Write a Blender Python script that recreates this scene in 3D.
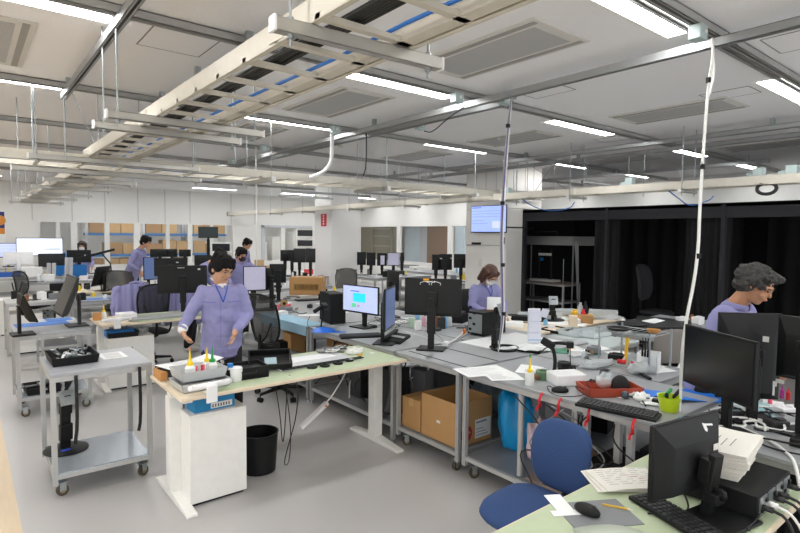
import bpy, bmesh, math, random
from mathutils import Vector, Matrix, Euler
PI = math.pi
random.seed(7)
scn = bpy.context.scene
COL = scn.collection
for o in list(bpy.data.objects):
    bpy.data.objects.remove(o)

# ---------------------------------------------------------------- camera
# world axes: +X runs along the window-less desk fronts to the far right, +Y to the far left
CAM_H = 1.82
YAW, PITCH, ROLL, FPX = math.radians(38.886), math.radians(3.312), math.radians(.572), 541.3
A_ = Matrix(((math.cos(YAW), -math.sin(YAW), 0), (math.sin(YAW), math.cos(YAW), 0), (0, 0, 1)))
B_ = Matrix(((1, 0, 0), (0, math.cos(PITCH), -math.sin(PITCH)), (0, math.sin(PITCH), math.cos(PITCH))))
C_ = Matrix(((math.cos(ROLL), 0, math.sin(ROLL)), (0, 1, 0), (-math.sin(ROLL), 0, math.cos(ROLL))))
MC = C_ @ B_ @ A_
cd = bpy.data.cameras.new('camera')
cam = bpy.data.objects.new('camera', cd)
COL.objects.link(cam)
xr, yf, zu = Vector(MC[0]), Vector(MC[1]), Vector(MC[2])
mw = Matrix((xr, zu, -yf)).transposed().to_4x4()
mw.translation = (0, 0, CAM_H)
cam.matrix_world = mw
cd.sensor_width = 36
cd.lens = FPX / 800 * 36
cd.clip_start = .05
cd.clip_end = 100
scn.camera = cam

# ---------------------------------------------------------------- world, exposure
w = bpy.data.worlds.new('room_ambience')
scn.world = w
w.use_nodes = True
w.node_tree.nodes['Background'].inputs[0].default_value = (.95, .97, 1, 1)
w.node_tree.nodes['Background'].inputs[1].default_value = 1.35
scn.view_settings.view_transform = 'Standard'
scn.view_settings.look = 'None'
scn.view_settings.exposure = 0.08
scn.view_settings.gamma = 1
scn.view_settings.use_curve_mapping = False
LIGHT_STRENGTH = 26.0

def at(px, py, z):
    """a point of the place at height z, read off the photograph"""
    d = MC.transposed() @ Vector(((px - 400) / FPX, 1, (266.5 - py) / FPX))
    t = (z - CAM_H) / d.z
    return Vector((d.x * t, d.y * t, z))

# ---------------------------------------------------------------- materials
def lin(c):
    if isinstance(c, str):
        c = c.lstrip('#')
        c = [int(c[i:i + 2], 16) / 255 for i in (0, 2, 4)]
    return tuple((x / 12.92 if x <= .04045 else ((x + .055) / 1.055) ** 2.4) for x in c)
MATS = {}
def M(name, col='#808080', rough=.5, metal=0., var=.06, scale=18., bump=0., emit=0., alpha=1., trans=0., spec=None, stretch=None):
    if name in MATS:
        return MATS[name]
    m = bpy.data.materials.new(name)
    m.use_nodes = True
    nt = m.node_tree
    b = nt.nodes['Principled BSDF']
    c = lin(col)
    tc = nt.nodes.new('ShaderNodeTexCoord')
    nz = nt.nodes.new('ShaderNodeTexNoise')
    nz.inputs['Scale'].default_value = scale
    nz.inputs['Detail'].default_value = 4
    src = tc.outputs['Object']
    if stretch:
        mp = nt.nodes.new('ShaderNodeMapping')
        mp.inputs['Scale'].default_value = stretch
        nt.links.new(src, mp.inputs[0])
        src = mp.outputs[0]
    nt.links.new(src, nz.inputs['Vector'])
    mx = nt.nodes.new('ShaderNodeMix')
    mx.data_type = 'RGBA'
    mx.inputs[6].default_value = (*[x * (1 - var) for x in c], 1)
    mx.inputs[7].default_value = (*[min(1, x * (1 + var)) for x in c], 1)
    nt.links.new(nz.outputs['Fac'], mx.inputs[0])
    nt.links.new(mx.outputs[2], b.inputs['Base Color'])
    b.inputs['Roughness'].default_value = rough
    b.inputs['Metallic'].default_value = metal
    if spec is not None:
        b.inputs['Specular IOR Level'].default_value = spec
    if trans:
        b.inputs['Transmission Weight'].default_value = trans
    if alpha < 1:
        b.inputs['Alpha'].default_value = alpha
    if emit:
        nt.links.new(mx.outputs[2], b.inputs['Emission Color'])
        b.inputs['Emission Strength'].default_value = emit
    if bump:
        bp = nt.nodes.new('ShaderNodeBump')
        bp.inputs['Strength'].default_value = bump
        bp.inputs['Distance'].default_value = .01
        nt.links.new(nz.outputs['Fac'], bp.inputs['Height'])
        nt.links.new(bp.outputs[0], b.inputs['Normal'])
    MATS[name] = m
    return m

alu = M('anodised_aluminium', '#b9bab9', .38, .45)
alu_dk = M('shaded_steel_channel', '#a9a9a6', .5, .2)  # plain mid grey of the ceiling rails
galv = M('galvanised_steel', '#a9b0b2', .35, .8, .12, 40)
cream = M('cream_enamel', '#cbc6b9', .45)
white_p = M('white_powder_coat', '#e9e8e3', .45)
white_pl = M('white_plastic', '#eeeeee', .4)
black_pl = M('black_plastic', '#0c0d0e', .5, 0, .1, spec=.35)
black_mt = M('matt_black_plastic', '#101112', .65, 0, .1, 60, .1, spec=.3)
dark_gy = M('dark_grey_plastic', '#2c2d2f', .55)
mid_gy = M('grey_plastic', '#7b7d80', .5)
screen_off = M('dark_screen_glass', '#0d0e11', .18)
top_gy = M('grey_laminate_top', '#9c9fa1', .36, .05, .05, 6)
shelf_gy = M('steel_shelf', '#85888b', .4, .2, .15, 5)
green_mat = M('pale_green_mat', '#b7c4a3', .5)
wood_edge = M('light_wood_board', '#dccdb4', .55, 0, .08, 6, 0, stretch=(1, 12, 12))
cardboard = M('brown_cardboard', '#b48a58', .8, 0, .06, 10)
cardboard_d = M('cardboard_inside', '#8c673c', .85)
paper = M('white_paper', '#eef0ef', .7, 0, .03)
paper_b = M('cream_paper', '#e4e1d8', .75, 0, .05)
jacket_m = M('lavender_work_cloth', '#8d8cb8', .85, 0, .06, 30, .25)
skin_m = M('skin', '#c99a7c', .55, 0, .05)
hair_m = M('black_hair', '#0d0b0a', .7, 0, .3, 60, .3, spec=.2)
blue_fab = M('blue_seat_fabric', '#2d4774', .9, 0, .08, 120, .25)
mesh_gy = M('grey_mesh_fabric', '#55524e', .8, 0, .1, 100)
black_fab = M('black_fabric', '#1b1b1c', .85, 0, .15, 60)
rubber = M('black_rubber', '#1a1a1a', .6)
caster_m = M('caster_tread', '#4a4238', .6)
brass = M('caster_hub_yellow_zinc', '#9a8c68', .4, .5)
cable_bk = M('black_cable', '#141414', .5)
cable_wt = M('white_cable', '#e6e6e2', .5)
cable_gy = M('grey_cable', '#8e8e90', .5)
cable_bl = M('blue_cable', '#2d6fc0', .5)
blue_pl = M('blue_plastic', '#1e7cc8', .4)
yellow_pl = M('yellow_plastic', '#f2d21c', .4)
green_pl = M('green_plastic', '#1f9a4e', .4)
red_pl = M('red_plastic', '#d51f2c', .45)
orange_pl = M('orange_plastic', '#f07b1e', .45)
pink_pl = M('pink_plastic', '#ee5f76', .45)
clear_pl = M('cloudy_clear_plastic', '#dfe6e8', .3, 0, .02, 20, 0, alpha=.55)
pcb_m = M('green_circuit_board', '#1f7d5a', .4, 0, .2, 80)

# ---------------------------------------------------------------- mesh builder
class MB:
    def __init__(s):
        s.b = bmesh.new()
        s.mi = 0
        s.T = Matrix.Identity(4)
    def _fin(s, vs, T=None):
        fs = set()
        for v in vs:
            for f in v.link_faces:
                fs.add(f)
        for f in fs:
            f.material_index = s.mi
        m = s.T @ T if T is not None else s.T
        bmesh.ops.transform(s.b, matrix=m, verts=list(vs))
        return s
    def box(s, x0, y0, z0, x1, y1, z1, T=None):
        r = bmesh.ops.create_cube(s.b, size=1)
        vs = r['verts']
        for v in vs:
            v.co = Vector(((x0 + x1) / 2 + v.co.x * abs(x1 - x0), (y0 + y1) / 2 + v.co.y * abs(y1 - y0), (z0 + z1) / 2 + v.co.z * abs(z1 - z0)))
        return s._fin(vs, T)
    def cb(s, cx, cy, cz, sx, sy, sz, rx=0, ry=0, rz=0):
        T = Matrix.Translation((cx, cy, cz)) @ Euler((rx, ry, rz)).to_matrix().to_4x4()
        return s.box(-sx / 2, -sy / 2, -sz / 2, sx / 2, sy / 2, sz / 2, T)
    def cyl(s, p0, p1, r0, r1=None, n=12):
        r1 = r0 if r1 is None else r1
        p0, p1 = Vector(p0), Vector(p1)
        d = p1 - p0
        L = d.length
        if L < 1e-6:
            return s
        r = bmesh.ops.create_cone(s.b, cap_ends=True, segments=n, radius1=max(r0, 1e-5), radius2=max(r1, 1e-5), depth=L)
        T = Matrix.Translation((p0 + p1) / 2) @ d.to_track_quat('Z', 'Y').to_matrix().to_4x4()
        return s._fin(r['verts'], T)
    def ell(s, c, rad, n=12, R=None):
        r = bmesh.ops.create_uvsphere(s.b, u_segments=n, v_segments=max(6, n * 2 // 3), radius=1)
        T = Matrix.Translation(c) @ (R.to_4x4() if R is not None else Matrix.Identity(4)) @ Matrix.Diagonal((*rad, 1))
        return s._fin(r['verts'], T)
    def cap(s, p0, r0, p1, r1, n=12):
        s.cyl(p0, p1, r0, r1, n)
        s.ell(p0, (r0,) * 3, n)
        s.ell(p1, (r1,) * 3, n)
        return s
    def tube(s, pts, r, n=6, smooth=0):
        pts = [Vector(p) for p in pts]
        for _ in range(smooth):
            q = [pts[0]]
            for a, b in zip(pts, pts[1:]):
                q += [a.lerp(b, .25), a.lerp(b, .75)]
            pts = q + [pts[-1]]
        rings = []
        nrm = None
        for i, p in enumerate(pts):
            t = (pts[min(i + 1, len(pts) - 1)] - pts[max(i - 1, 0)])
            if t.length < 1e-7:
                t = Vector((0, 0, 1))
            t.normalize()
            if nrm is None:
                nrm = t.orthogonal().normalized()
            nrm = (nrm - t * nrm.dot(t))
            nrm = nrm.normalized() if nrm.length > 1e-6 else t.orthogonal().normalized()
            bn = t.cross(nrm)
            rings.append([s.b.verts.new(p + nrm * (r * math.cos(2 * PI * k / n)) + bn * (r * math.sin(2 * PI * k / n))) for k in range(n)])
        for a, b in zip(rings, rings[1:]):
            for k in range(n):
                s.b.faces.new((a[k], a[(k + 1) % n], b[(k + 1) % n], b[k]))
        s.b.faces.new(rings[0][::-1])
        s.b.faces.new(rings[-1])
        return s._fin([v for g in rings for v in g])
    def lathe(s, prof, c=(0, 0, 0), n=20, T=None):
        rings = []
        for r, z in prof:
            rings.append([s.b.verts.new((c[0] + r * math.cos(2 * PI * k / n), c[1] + r * math.sin(2 * PI * k / n), c[2] + z)) for k in range(n)])
        for a, b in zip(rings, rings[1:]):
            for k in range(n):
                s.b.faces.new((a[k], a[(k + 1) % n], b[(k + 1) % n], b[k]))
        if prof[0][0] > 1e-4: s.b.faces.new(rings[0][::-1])
        if prof[-1][0] > 1e-4: s.b.faces.new(rings[-1])
        return s._fin([v for g in rings for v in g], T)
    def prism(s, poly, d, T=None):
        """poly: (x,y) outline, extruded by d along z"""
        a = [s.b.verts.new((x, y, 0)) for x, y in poly]
        b = [s.b.verts.new((x, y, d)) for x, y in poly]
        n = len(poly)
        s.b.faces.new(a[::-1]); s.b.faces.new(b)
        for k in range(n):
            s.b.faces.new((a[k], a[(k + 1) % n], b[(k + 1) % n], b[k]))
        return s._fin(a + b, T)
    def grid(s, fn, nu, nv, th=0):
        """surface fn(u,v) -> point, u,v in 0..1, optional thickness downwards"""
        g = [[s.b.verts.new(fn(i / nu, j / nv)) for j in range(nv + 1)] for i in range(nu + 1)]
        for i in range(nu):
            for j in range(nv):
                s.b.faces.new((g[i][j], g[i + 1][j], g[i + 1][j + 1], g[i][j + 1]))
        return s._fin([v for q in g for v in q])
    def build(s, name, mats, parent=None, bev=0, smooth=False, solid=0, loc=None, rotz=0, rot=None):
        bmesh.ops.recalc_face_normals(s.b, faces=s.b.faces)
        me = bpy.data.meshes.new(name)
        s.b.to_mesh(me)
        s.b.free()
        for m in (mats if isinstance(mats, (list, tuple)) else [mats]):
            me.materials.append(m)
        o = bpy.data.objects.new(name, me)
        COL.objects.link(o)
        if parent: o.parent = parent
        if loc is not None: o.location = loc
        if rotz: o.rotation_euler.z = rotz
        if rot: o.rotation_euler = rot
        if solid:
            md = o.modifiers.new('thickness', 'SOLIDIFY'); md.thickness = solid; md.offset = 0
        if bev:
            md = o.modifiers.new('bevel', 'BEVEL'); md.width = bev; md.segments = 2; md.limit_method = 'ANGLE'; md.angle_limit = .7
        if smooth or bev:
            for p in me.polygons: p.use_smooth = True
            if bev or smooth == 'auto':
                me.set_sharp_from_angle(angle=.6)
        return o

def thing(name, label, cat, loc=(0, 0, 0), rotz=0, group=None):
    o = bpy.data.objects.new(name, None)
    COL.objects.link(o)
    o.empty_display_size = .1
    o.location = loc
    o.rotation_euler = (0, 0, rotz)
    o['label'] = label; o['category'] = cat
    if group: o['group'] = group
    return o
def tag(o, label, cat, group=None):
    o['label'] = label; o['category'] = cat
    if group: o['group'] = group
    return o
def struct(o):
    o['kind'] = 'structure'
    return o
def kids(o):
    return [c for c in COL.objects if c.parent == o]
def dup(root, loc, rotz, label=None, group=None):
    r = root.copy(); COL.objects.link(r)
    r.location = loc; r.rotation_euler = (0, 0, rotz)
    if label: r['label'] = label
    if group: r['group'] = group
    for ch in kids(root):
        c = ch.copy(); COL.objects.link(c); c.parent = r
        for g in kids(ch):
            d = g.copy(); COL.objects.link(d); d.parent = c
    return r
def facing(p, deg):
    """z rotation so that a thing's front (-y) looks at the camera, turned by deg (positive: towards the right of the photo)"""
    return math.atan2(-p[1], -p[0]) + PI / 2 + math.radians(deg)
def text_mb(s, size, name, mat, parent, loc, rot, ext=.0006, align='CENTER'):
    cu = bpy.data.curves.new(name, 'FONT')
    cu.body = s; cu.size = size; cu.extrude = ext; cu.align_x = align; cu.align_y = 'CENTER'
    o = bpy.data.objects.new(name, cu)
    COL.objects.link(o)
    cu.materials.append(mat)
    bpy.context.view_layer.update()
    me = bpy.data.meshes.new_from_object(o)
    bpy.data.objects.remove(o)
    o = bpy.data.objects.new(name, me); COL.objects.link(o)
    o.parent = parent; o.location = loc; o.rotation_euler = rot
    return o
SURF = []
def hit(px, py):
    d = MC.transposed() @ Vector(((px - 400) / FPX, 1, (266.5 - py) / FPX))
    best = None
    for (a, b_, c, e, z) in SURF:
        t = (z - CAM_H) / d.z
        if t > 0 and a + .03 <= d.x * t <= b_ - .03 and c + .03 <= d.y * t <= e - .03 and (best is None or t < best[0]): best = (t, Vector((d.x * t, d.y * t, z)))
    return best[1] if best else None
def settle(q, m=.08):
    """the nearest bench place to a point"""
    best = None
    for (a, b_, c, e, z) in SURF:
        x, y = min(max(q.x, a + m), b_ - m), min(max(q.y, c + m), e - m)
        dd = math.hypot(x - q.x, y - q.y) + .3 * abs(z - q.z)
        if best is None or dd < best[0]: best = (dd, Vector((x, y, z)))
    return best[1]
def top_at(x, y):
    zs = [z for (a, b_, c, e, z) in SURF if a <= x <= b_ and c <= y <= e]
    return max(zs) if zs else None

# ================================================================ ROOM
CEIL = 3.12
def floor_material():
    m = M('grey_vinyl_floor', '#b0aeac', .3, 0, .05, 1.3)
    return m
b = MB(); b.box(.23, -5, -.1, 15, 21, 0)
struct(b.build('floor', floor_material()))
b = MB(); b.box(-5, -5, -.1, .23, 21, 0)
m = M('light_wood_floor', '#cdb99b', .4, 0, .12, 3, 0, stretch=(12, 1.2, 1))
struct(b.build('floor', m))
b = MB(); b.box(-5, -5, CEIL, 15, 21, CEIL + .1)
struct(b.build('ceiling', M('ceiling_board', '#f4f3f3', .9, 0, .05, 90, .3)))
wallm = M('white_wall_panel', '#e6e5e1', .6, 0, .02, 2)
seam_m = M('wall_seam', '#c3c3c1', .6)
WY = 17.3
def wall_with_openings(name, axis, pos, a0, a1, z1, holes, th=.12):
    b = MB()
    def bb(p, q, r, t):
        if q - p < .001 or t - r < .001: return
        if axis == 'y': b.box(p, pos, r, q, pos + th, t)
        else: b.box(pos, p, r, pos + th, q, t)
    cur = a0
    for (h0, h1, hz0, hz1) in sorted(holes):
        bb(cur, h0, 0, z1); bb(h0, h1, 0, hz0); bb(h0, h1, hz1, z1); cur = h1
    bb(cur, a1, 0, z1)
    return struct(b.build(name, wallm))
def uatY(px, py, Y):
    d = MC.transposed() @ Vector(((px - 400) / FPX, 1, (266.5 - py) / FPX))
    return Vector((0, 0, CAM_H)) + d * (Y / d.y)
def uatX(px, py, X):
    d = MC.transposed() @ Vector(((px - 400) / FPX, 1, (266.5 - py) / FPX))
    return Vector((0, 0, CAM_H)) + d * (X / d.x)
wx0 = uatY(40, 222, WY).x; wx1 = uatY(233, 224, WY).x
wx2 = uatY(263, 226, WY).x; wx3 = uatY(312, 226, WY).x
wall_with_openings('wall_back', 'y', WY, -5, 12, CEIL, [(wx0, wx1, .9, 2.08), (wx2, wx3, .9, 2.08)])
wv = [uatX(p, 226, 12).y for p in (358, 397, 401.5, 448, 452, 470)]
wall_with_openings('wall_right', 'x', 12, -5, WY + .12, CEIL, [(wv[5], wv[0], .9, 2.12)])
# wall seams
k = 0
for px in (32, 72, 105, 138, 165, 190, 231, 255):
    x = uatY(px, 210, WY).x
    b = MB(); b.box(x - .012, WY - .006, 2.12, x + .012, WY, CEIL); k += 1
    struct(b.build('trim_%d' % k, seam_m))
# window mullions
k = 0
for px, wd in ((58, .1), (74, .16), (107, .13), (137, .17), (168, .1), (190, .12), (212, .1)):
    x = uatY(px, 225, WY).x
    b = MB(); b.box(x - wd / 2, WY + .01, .9, x + wd / 2, WY + .09, 2.08)
    if k == 0: b.box(wx0, WY - .02, .84, wx1, WY + .1, .9)
    k += 1
    struct(b.build('window_%d' % k, white_p, bev=.004))
for px in (283, 298):
    x = uatY(px, 225, WY).x
    b = MB(); b.box(x - .08, WY + .01, .9, x + .08, WY + .09, 2.08); k += 1
    struct(b.build('window_%d' % k, white_p))
b = MB(); t = .1
b.box(wx2 - .06, WY - .03, .9, wx2 + .05, WY + .1, 2.12); b.box(wx2 - .06, WY - .03, 2.04, wx3, WY + .1, 2.12)
k += 1; struct(b.build('window_%d' % k, M('pale_frame', '#c9cdd2', .5)))
for v in (wv[1] , wv[3]):
    b = MB(); b.box(12.0, v - .16, .9, 12.1, v + .02, 2.12); k += 1
    struct(b.build('window_%d' % k, white_p, bev=.004))
glass = M('window_glass', '#e9f2f0', .05, 0, 0, 5, 0, alpha=.05)
b = MB(); b.box(wx0, WY + .045, .9, wx1, WY + .05, 2.08); b.box(wx2, WY + .045, .9, wx3, WY + .05, 2.08)
k += 1; struct(b.build('window_%d' % k, glass))
b = MB(); b.box(12.05, wv[5], .9, 12.055, wv[0], 2.12)
k += 1; struct(b.build('window_%d' % k, glass))
# rooms beyond the glass
b = MB(); b.box(-5, 20.9, 0, 15, 21, CEIL); struct(b.build('wall_storeroom', wallm))
b = MB(); b.box(15, -5, 0, 15.1, 21, CEIL); struct(b.build('wall_far_right', wallm))
b = MB(); b.box(-5.1, 8, 0, -5, 21, CEIL); struct(b.build('wall_left', wallm))
# column and pillar
b = MB(); b.box(6.9, 11.2, 0, 7.7, 12.0, CEIL)
struct(b.build('wall_column', M('column_paint', '#e6e5e2', .6, 0, .02), bev=.01))
b = MB(); b.box(7.55, 6.35, 0, 8.04, 7.35, 2.32); b.box(7.55, 6.35, 2.32, 8.55, 7.35, CEIL)
struct(b.build('wall_pillar', M('pillar_paint', '#e3e0da', .6, 0, .02), bev=.01))
b = MB()
for v in (6.6, 6.85, 7.1): b.box(7.543, v - .006, 2.5, 7.55, v + .006, CEIL)
for u in (7.8, 8.05, 8.3): b.box(u - .006, 6.343, 2.5, u + .006, 6.35, CEIL)
struct(b.build('trim_20', seam_m))

# ---- ceiling lights
glow = M('light_panel_glow', '#ffffff', .5, 0, 0, 5, 0, emit=LIGHT_STRENGTH)
trimw = M('light_trim', '#efefec', .5)
lrows = [(-4.5, 'behind'), (-2.5, 'beside'), (-.45, 'nearest'), (1.62, 'first'), (3.72, 'second'), (5.78, 'third'), (7.75, 'fourth'), (9.8, 'fifth'), (11.8, 'sixth'), (13.8, 'seventh'), (15.8, 'last')]  # first two rows are out of view, added to brighten the room
ucen = [(-2.2), (.1), (2.95), (5.77), (8.55), (10.9)]
plight = None
for v, rn in lrows:
    for ui, u in enumerate(ucen):
        if ui == 0 and v > 9: continue
        side = ['far left', 'left', 'centre left', 'middle', 'centre right', 'right'][ui]
        lab = 'recessed linear ceiling light, %s row, %s of its row' % (rn, side)
        if plight is None:
            t = thing('ceiling_light', lab, 'ceiling light', (u, v, CEIL), 0, 'recessed linear ceiling lights')
            b = MB()
            for s in (-1, 1): b.box(-.64, s * .1 - .012, -.012, .64, s * .1 + .012, .0)
            for s in (-1, 1): b.box(s * .64 - .012, -.112, -.012, s * .64 + .012, .112, .0)
            b.build('housing', trimw, t)
            b = MB(); b.box(-.628, -.088, -.008, .628, .088, 0)
            b.build('diffuser', glow, t)
            plight = t
        else:
            dup(plight, (u, v, CEIL), 0, lab)
# extra ceiling lights added to brighten the store beyond the glass
for i, (u, v) in enumerate(((1.5, 18.2), (4.0, 18.2), (6.0, 18.2), (8.5, 18.2), (13.1, 9), (13.1, 11), (13.1, 13), (13.6, 7.5), (10.5, 18.3))):
    dup(plight, (u, v, CEIL), 0, 'ceiling light in the store beyond the glass', 'store lights')

# ---- ceiling rails (steel channels)
rail_m = alu_dk
def channel(name, p0, p1, w_, h_, mat, label, cat, group=None, parent=None):
    p0, p1 = Vector(p0), Vector(p1)
    d = p1 - p0
    L = d.length
    b = MB()
    b.box(0, -w_ / 2, -.004 + h_ / 2, L, w_ / 2, h_ / 2)
    b.box(0, -w_ / 2, -h_ / 2, L, -w_ / 2 + .004, h_ / 2)
    b.box(0, w_ / 2 - .004, -h_ / 2, L, w_ / 2, h_ / 2)
    b.box(0, -w_ / 2, -h_ / 2, L, -w_ / 2 + .014, -h_ / 2 + .004)
    b.box(0, w_ / 2 - .014, -h_ / 2, L, w_ / 2, -h_ / 2 + .004)
    o = b.build(name, mat, parent, loc=p0, rotz=math.atan2(d.y, d.x))
    if label: tag(o, label, cat, group)
    return o
rg = 'ceiling rails'
names = ['behind the camera', 'nearest the camera', 'second from the camera', 'third from the camera', 'fourth from the camera', 'fifth from the camera', 'sixth from the camera', 'seventh from the camera']
for i, v in enumerate((-.62, 1.45, 3.5, 5.58, 7.6, 9.6, 11.6, 13.6)):
    channel('ceiling_rail', (-3, v, CEIL - .03), (11.9, v, CEIL - .03), .05, .05, rail_m, 'grey ceiling channel beside a row of lights, %s' % names[i], 'rail', rg)
    channel('ceiling_rail', (-3, v + .1, CEIL - .015), (11.9, v + .1, CEIL - .015), .03, .03, rail_m, 'thin ceiling rail beside the channel %s' % names[i], 'rail', 'thin rails')
lr = [(.73, -2, 5.7, 'over the left trolley'), (1.47, 3.1, 5.65, 'starting above the big cable tray'), (3.64, -2, 12, 'crossing above the centre, upper one'), (3.84, 3.2, 12, 'crossing above the centre, lower one'),
      (6.85, 1.8, 9, 'over the far tables'), (7.5, 1.2, 8.6, 'above the white pillar'), (9.7, 3, 8, 'over the black booth')]
for u, v0, v1, lb in lr:
    cr = channel('cross_rail', (u, v0, CEIL - .1), (u, v1, CEIL - .1), .045, .055, M('steel_channel_light', '#a4a6a6', .4, .4), 'grey steel channel hung under the ceiling, %s' % lb, 'rail', 'cross rails')
    for q in (.3, (v1 - v0) / 2, v1 - v0 - .3):
        b = MB(); b.box(q - .02, -.02, .03, q + .02, .02, .1); b.build('hanger', galv, cr)
# junction boxes on the rails
jb = M('pale_blue_steel_box', '#b5c6c4', .4, .2)
for px, py, lb in ((698, 33, 'where the white drop cable starts'), (457, 98, 'at a light end by the purple cable'), (420, 126, 'end of the looping black wire'), (335, 130, 'above the white bent pipe'), (264, 148, 'left of the white bent pipe'), (232, 161, 'far left on the cross rail'), (505, 100, 'beside the hook of the purple cable')):
    p = at(px, py, CEIL - .1)
    t = thing('junction_box', 'pale steel junction box under the ceiling, ' + lb, 'junction box', p, 0, 'ceiling junction boxes')
    b = MB(); b.cb(0, 0, 0, .095, .075, .085); b.build('box_body', jb, t, bev=.006)
    b = MB(); b.cyl((0, -.037, .0), (0, -.05, 0), .012); b.cyl((.047, 0, 0), (.075, 0, 0), .012); b.build('cable_gland', white_pl, t)
# ceiling cassettes
acg = M('vent_mesh', '#b5b5b4', .7, 0, .25, 260)
for u, v, lb in ((2.97, 2.65, 'above the centre, nearest'), (2.92, 4.66, 'above the centre, second'), (5.75, 2.63, 'on the right half'), (5.75, 4.75, 'in the middle distance'), (8.7, 2.7, 'far right'), (.1, 4.7, 'at the top left corner'), (2.9, 6.7, 'third over the centre'), (5.8, 6.8, 'beyond the middle'), (8.6, 4.8, 'over the booth')):
    t = thing('air_conditioner_grille', 'flush ceiling air conditioning cassette with grey grille, %s' % lb, 'air conditioner', (u, v, CEIL), 0, 'ceiling cassettes')
    b = MB(); b.box(-.3, -.58, -.01, .3, .58, 0); b.build('panel', M('cassette_panel', '#d8d5d0', .6), t, bev=.003)
    b = MB(); b.box(-.19, -.5, -.013, .19, .5, -.008)
    b.build('grille', acg, t)
    b = MB(); b.box(-.265, -.55, -.014, -.225, .55, -.008); b.box(.225, -.55, -.014, .265, .55, -.008); b.build('air_slot', M('slot_dark', '#a19e99', .7), t)
for u, v, su, sv, lb in ((1.18, 3.9, .42, .44, 'upper left'), (4.08, 3.03, .33, .42, 'over the centre right'), (5.4, 2.0, .3, .4, 'far right near the grille'), (4.3, 1.15, .4, .4, 'top right'), (6.75, 3.9, .3, .4, 'near the far rail')):
    b = MB()
    for a in (-1, 1):
        b.box(-su / 2, a * sv / 2 - .004, -.003, su / 2, a * sv / 2 + .004, 0)
        b.box(a * su / 2 - .004, -sv / 2, -.003, a * su / 2 + .004, sv / 2, 0)
    b.box(-su / 2 + .004, -sv / 2 + .004, -.002, su / 2 - .004, sv / 2 - .004, 0)
    o = b.build('ceiling_hatch', [M('hatch_line', '#8d8b88', .7)], loc=(u, v, CEIL))
    bm_ = o.data
    bm_.materials.append(MATS['ceiling_board'])
    for p in bm_.polygons[-6:]: p.material_index = 1
    tag(o, 'square access hatch outline in the ceiling, ' + lb, 'hatch', 'ceiling hatches')
p = at(341, 145, CEIL)
b = MB(); b.lathe([(.055, 0), (.055, -.012), (.035, -.03), (.001, -.034)], n=20)
tag(b.build('smoke_detector', M('detector_beige', '#cfc9b8', .5), loc=p, smooth='auto'), 'round beige smoke detector on the ceiling', 'smoke detector')

# ================================================================ CABLE TRAYS
def tray(name, label, u0, u1, v0, v1, z, axis, rung=.3, h=.09, cab=True, grp='cable trays'):
    """axis 'y': rails run along y between u0 and u1; axis 'x': rails run along x, u0/u1 are the y positions"""
    t = thing(name, label, 'cable tray', (0, 0, z), 0, grp)
    def T(a, b_, c): return (b_, a, c) if axis == 'y' else (a, b_, c)
    def bx(b, a0, c0, z0, a1, c1, z1):
        p, q = T(a0, c0, z0), T(a1, c1, z1)
        b.box(min(p[0], q[0]), min(p[1], q[1]), z0, max(p[0], q[0]), max(p[1], q[1]), z1)
    for s, e in ((u0, 1), (u1, -1)):
        b = MB()
        bx(b, v0, s, -h / 2, v1, s + .004 * e, h / 2)
        bx(b, v0, s - .0, h / 2 - .005, v1, s + .022 * e, h / 2)
        bx(b, v0, s - .0, -h / 2, v1, s + .022 * e, -h / 2 + .005)
        for k in range(1, int((v1 - v0) / 1.9) + 1):
            q = v0 + k * 1.9 - .4
            bx(b, q - .06, s - .004 * e, -h / 2 + .012, q + .06, s, h / 2 - .012)
        b.build('side_rail', cream, t, bev=.002)
    n = int((v1 - v0) / rung)
    for k in range(n + 1):
        q = v0 + .1 + k * rung
        if q > v1: break
        b = MB(); bx(b, q - .016, u0, -h / 2 + .005, q + .016, u1, -h / 2 + .024)
        b.build('rung', cream, t)
    return t
# 1: the big one running over the left part
tray('cable_tray', 'wide cream cable ladder running diagonally overhead from top centre to the left', .93, 1.36, -1.5, 6.1, 2.57, 'y', .3)
def cable_run(name, label, pts, r, mat, n=6):
    b = MB(); b.tube(pts, r, n)
    return tag(b.build(name, mat, smooth=True), label, 'cable', 'cables in the trays')
def along(axis, c, v0, v1, z, step=.5, j=.008):
    out = []; q = v0
    while q < v1 + .01:
        a, e = c + random.uniform(-j, j), z + random.uniform(-j / 2, j / 2)
        out.append((a, q, e) if axis == 'y' else (q, a, e)); q += step
    return out
for i in range(9):
    c = 1.06 + .014 * (i % 5)
    cable_run('cable', 'black cable bundled in the overhead cable ladder', along('y', c, -1.5, 6.2, 2.565 + .014 * (i // 5)), .0085, cable_bk)
cable_run('cable', 'blue cable lying along the overhead cable ladder', along('y', 1.235, -1.5, 6.2, 2.56), .008, cable_bl)
b = MB(); b.box(1.27, -1.5, 2.53, 1.33, 6.1, 2.57)
tag(b.build('cable_duct', cream), 'flat cream duct lying inside the overhead cable ladder', 'duct')
b = MB(); b.tube([(1.1, 2.3, 2.59), (1.12, 2.2, 2.64), (1.15, 2.05, 2.66), (1.16, 1.9, 2.64), (1.15, 1.8, 2.59)], .006, 6, 2)
tag(b.build('cable_loop', cable_bk, smooth=True), 'black cable looping up out of the overhead ladder', 'cable')
for q in (1.0, 1.25):
    b = MB()
    for c in (1.05, 1.08, 1.12): b.tube([(c, q, 2.53), (c + .012, q - .01, 2.6), (c + .02, q - .02, 2.53)], .003, 5, 1)
    tag(b.build('cable_tie', black_pl), 'black cable ties around a tray rung', 'cable tie', 'cable ties on the ladder')
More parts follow.
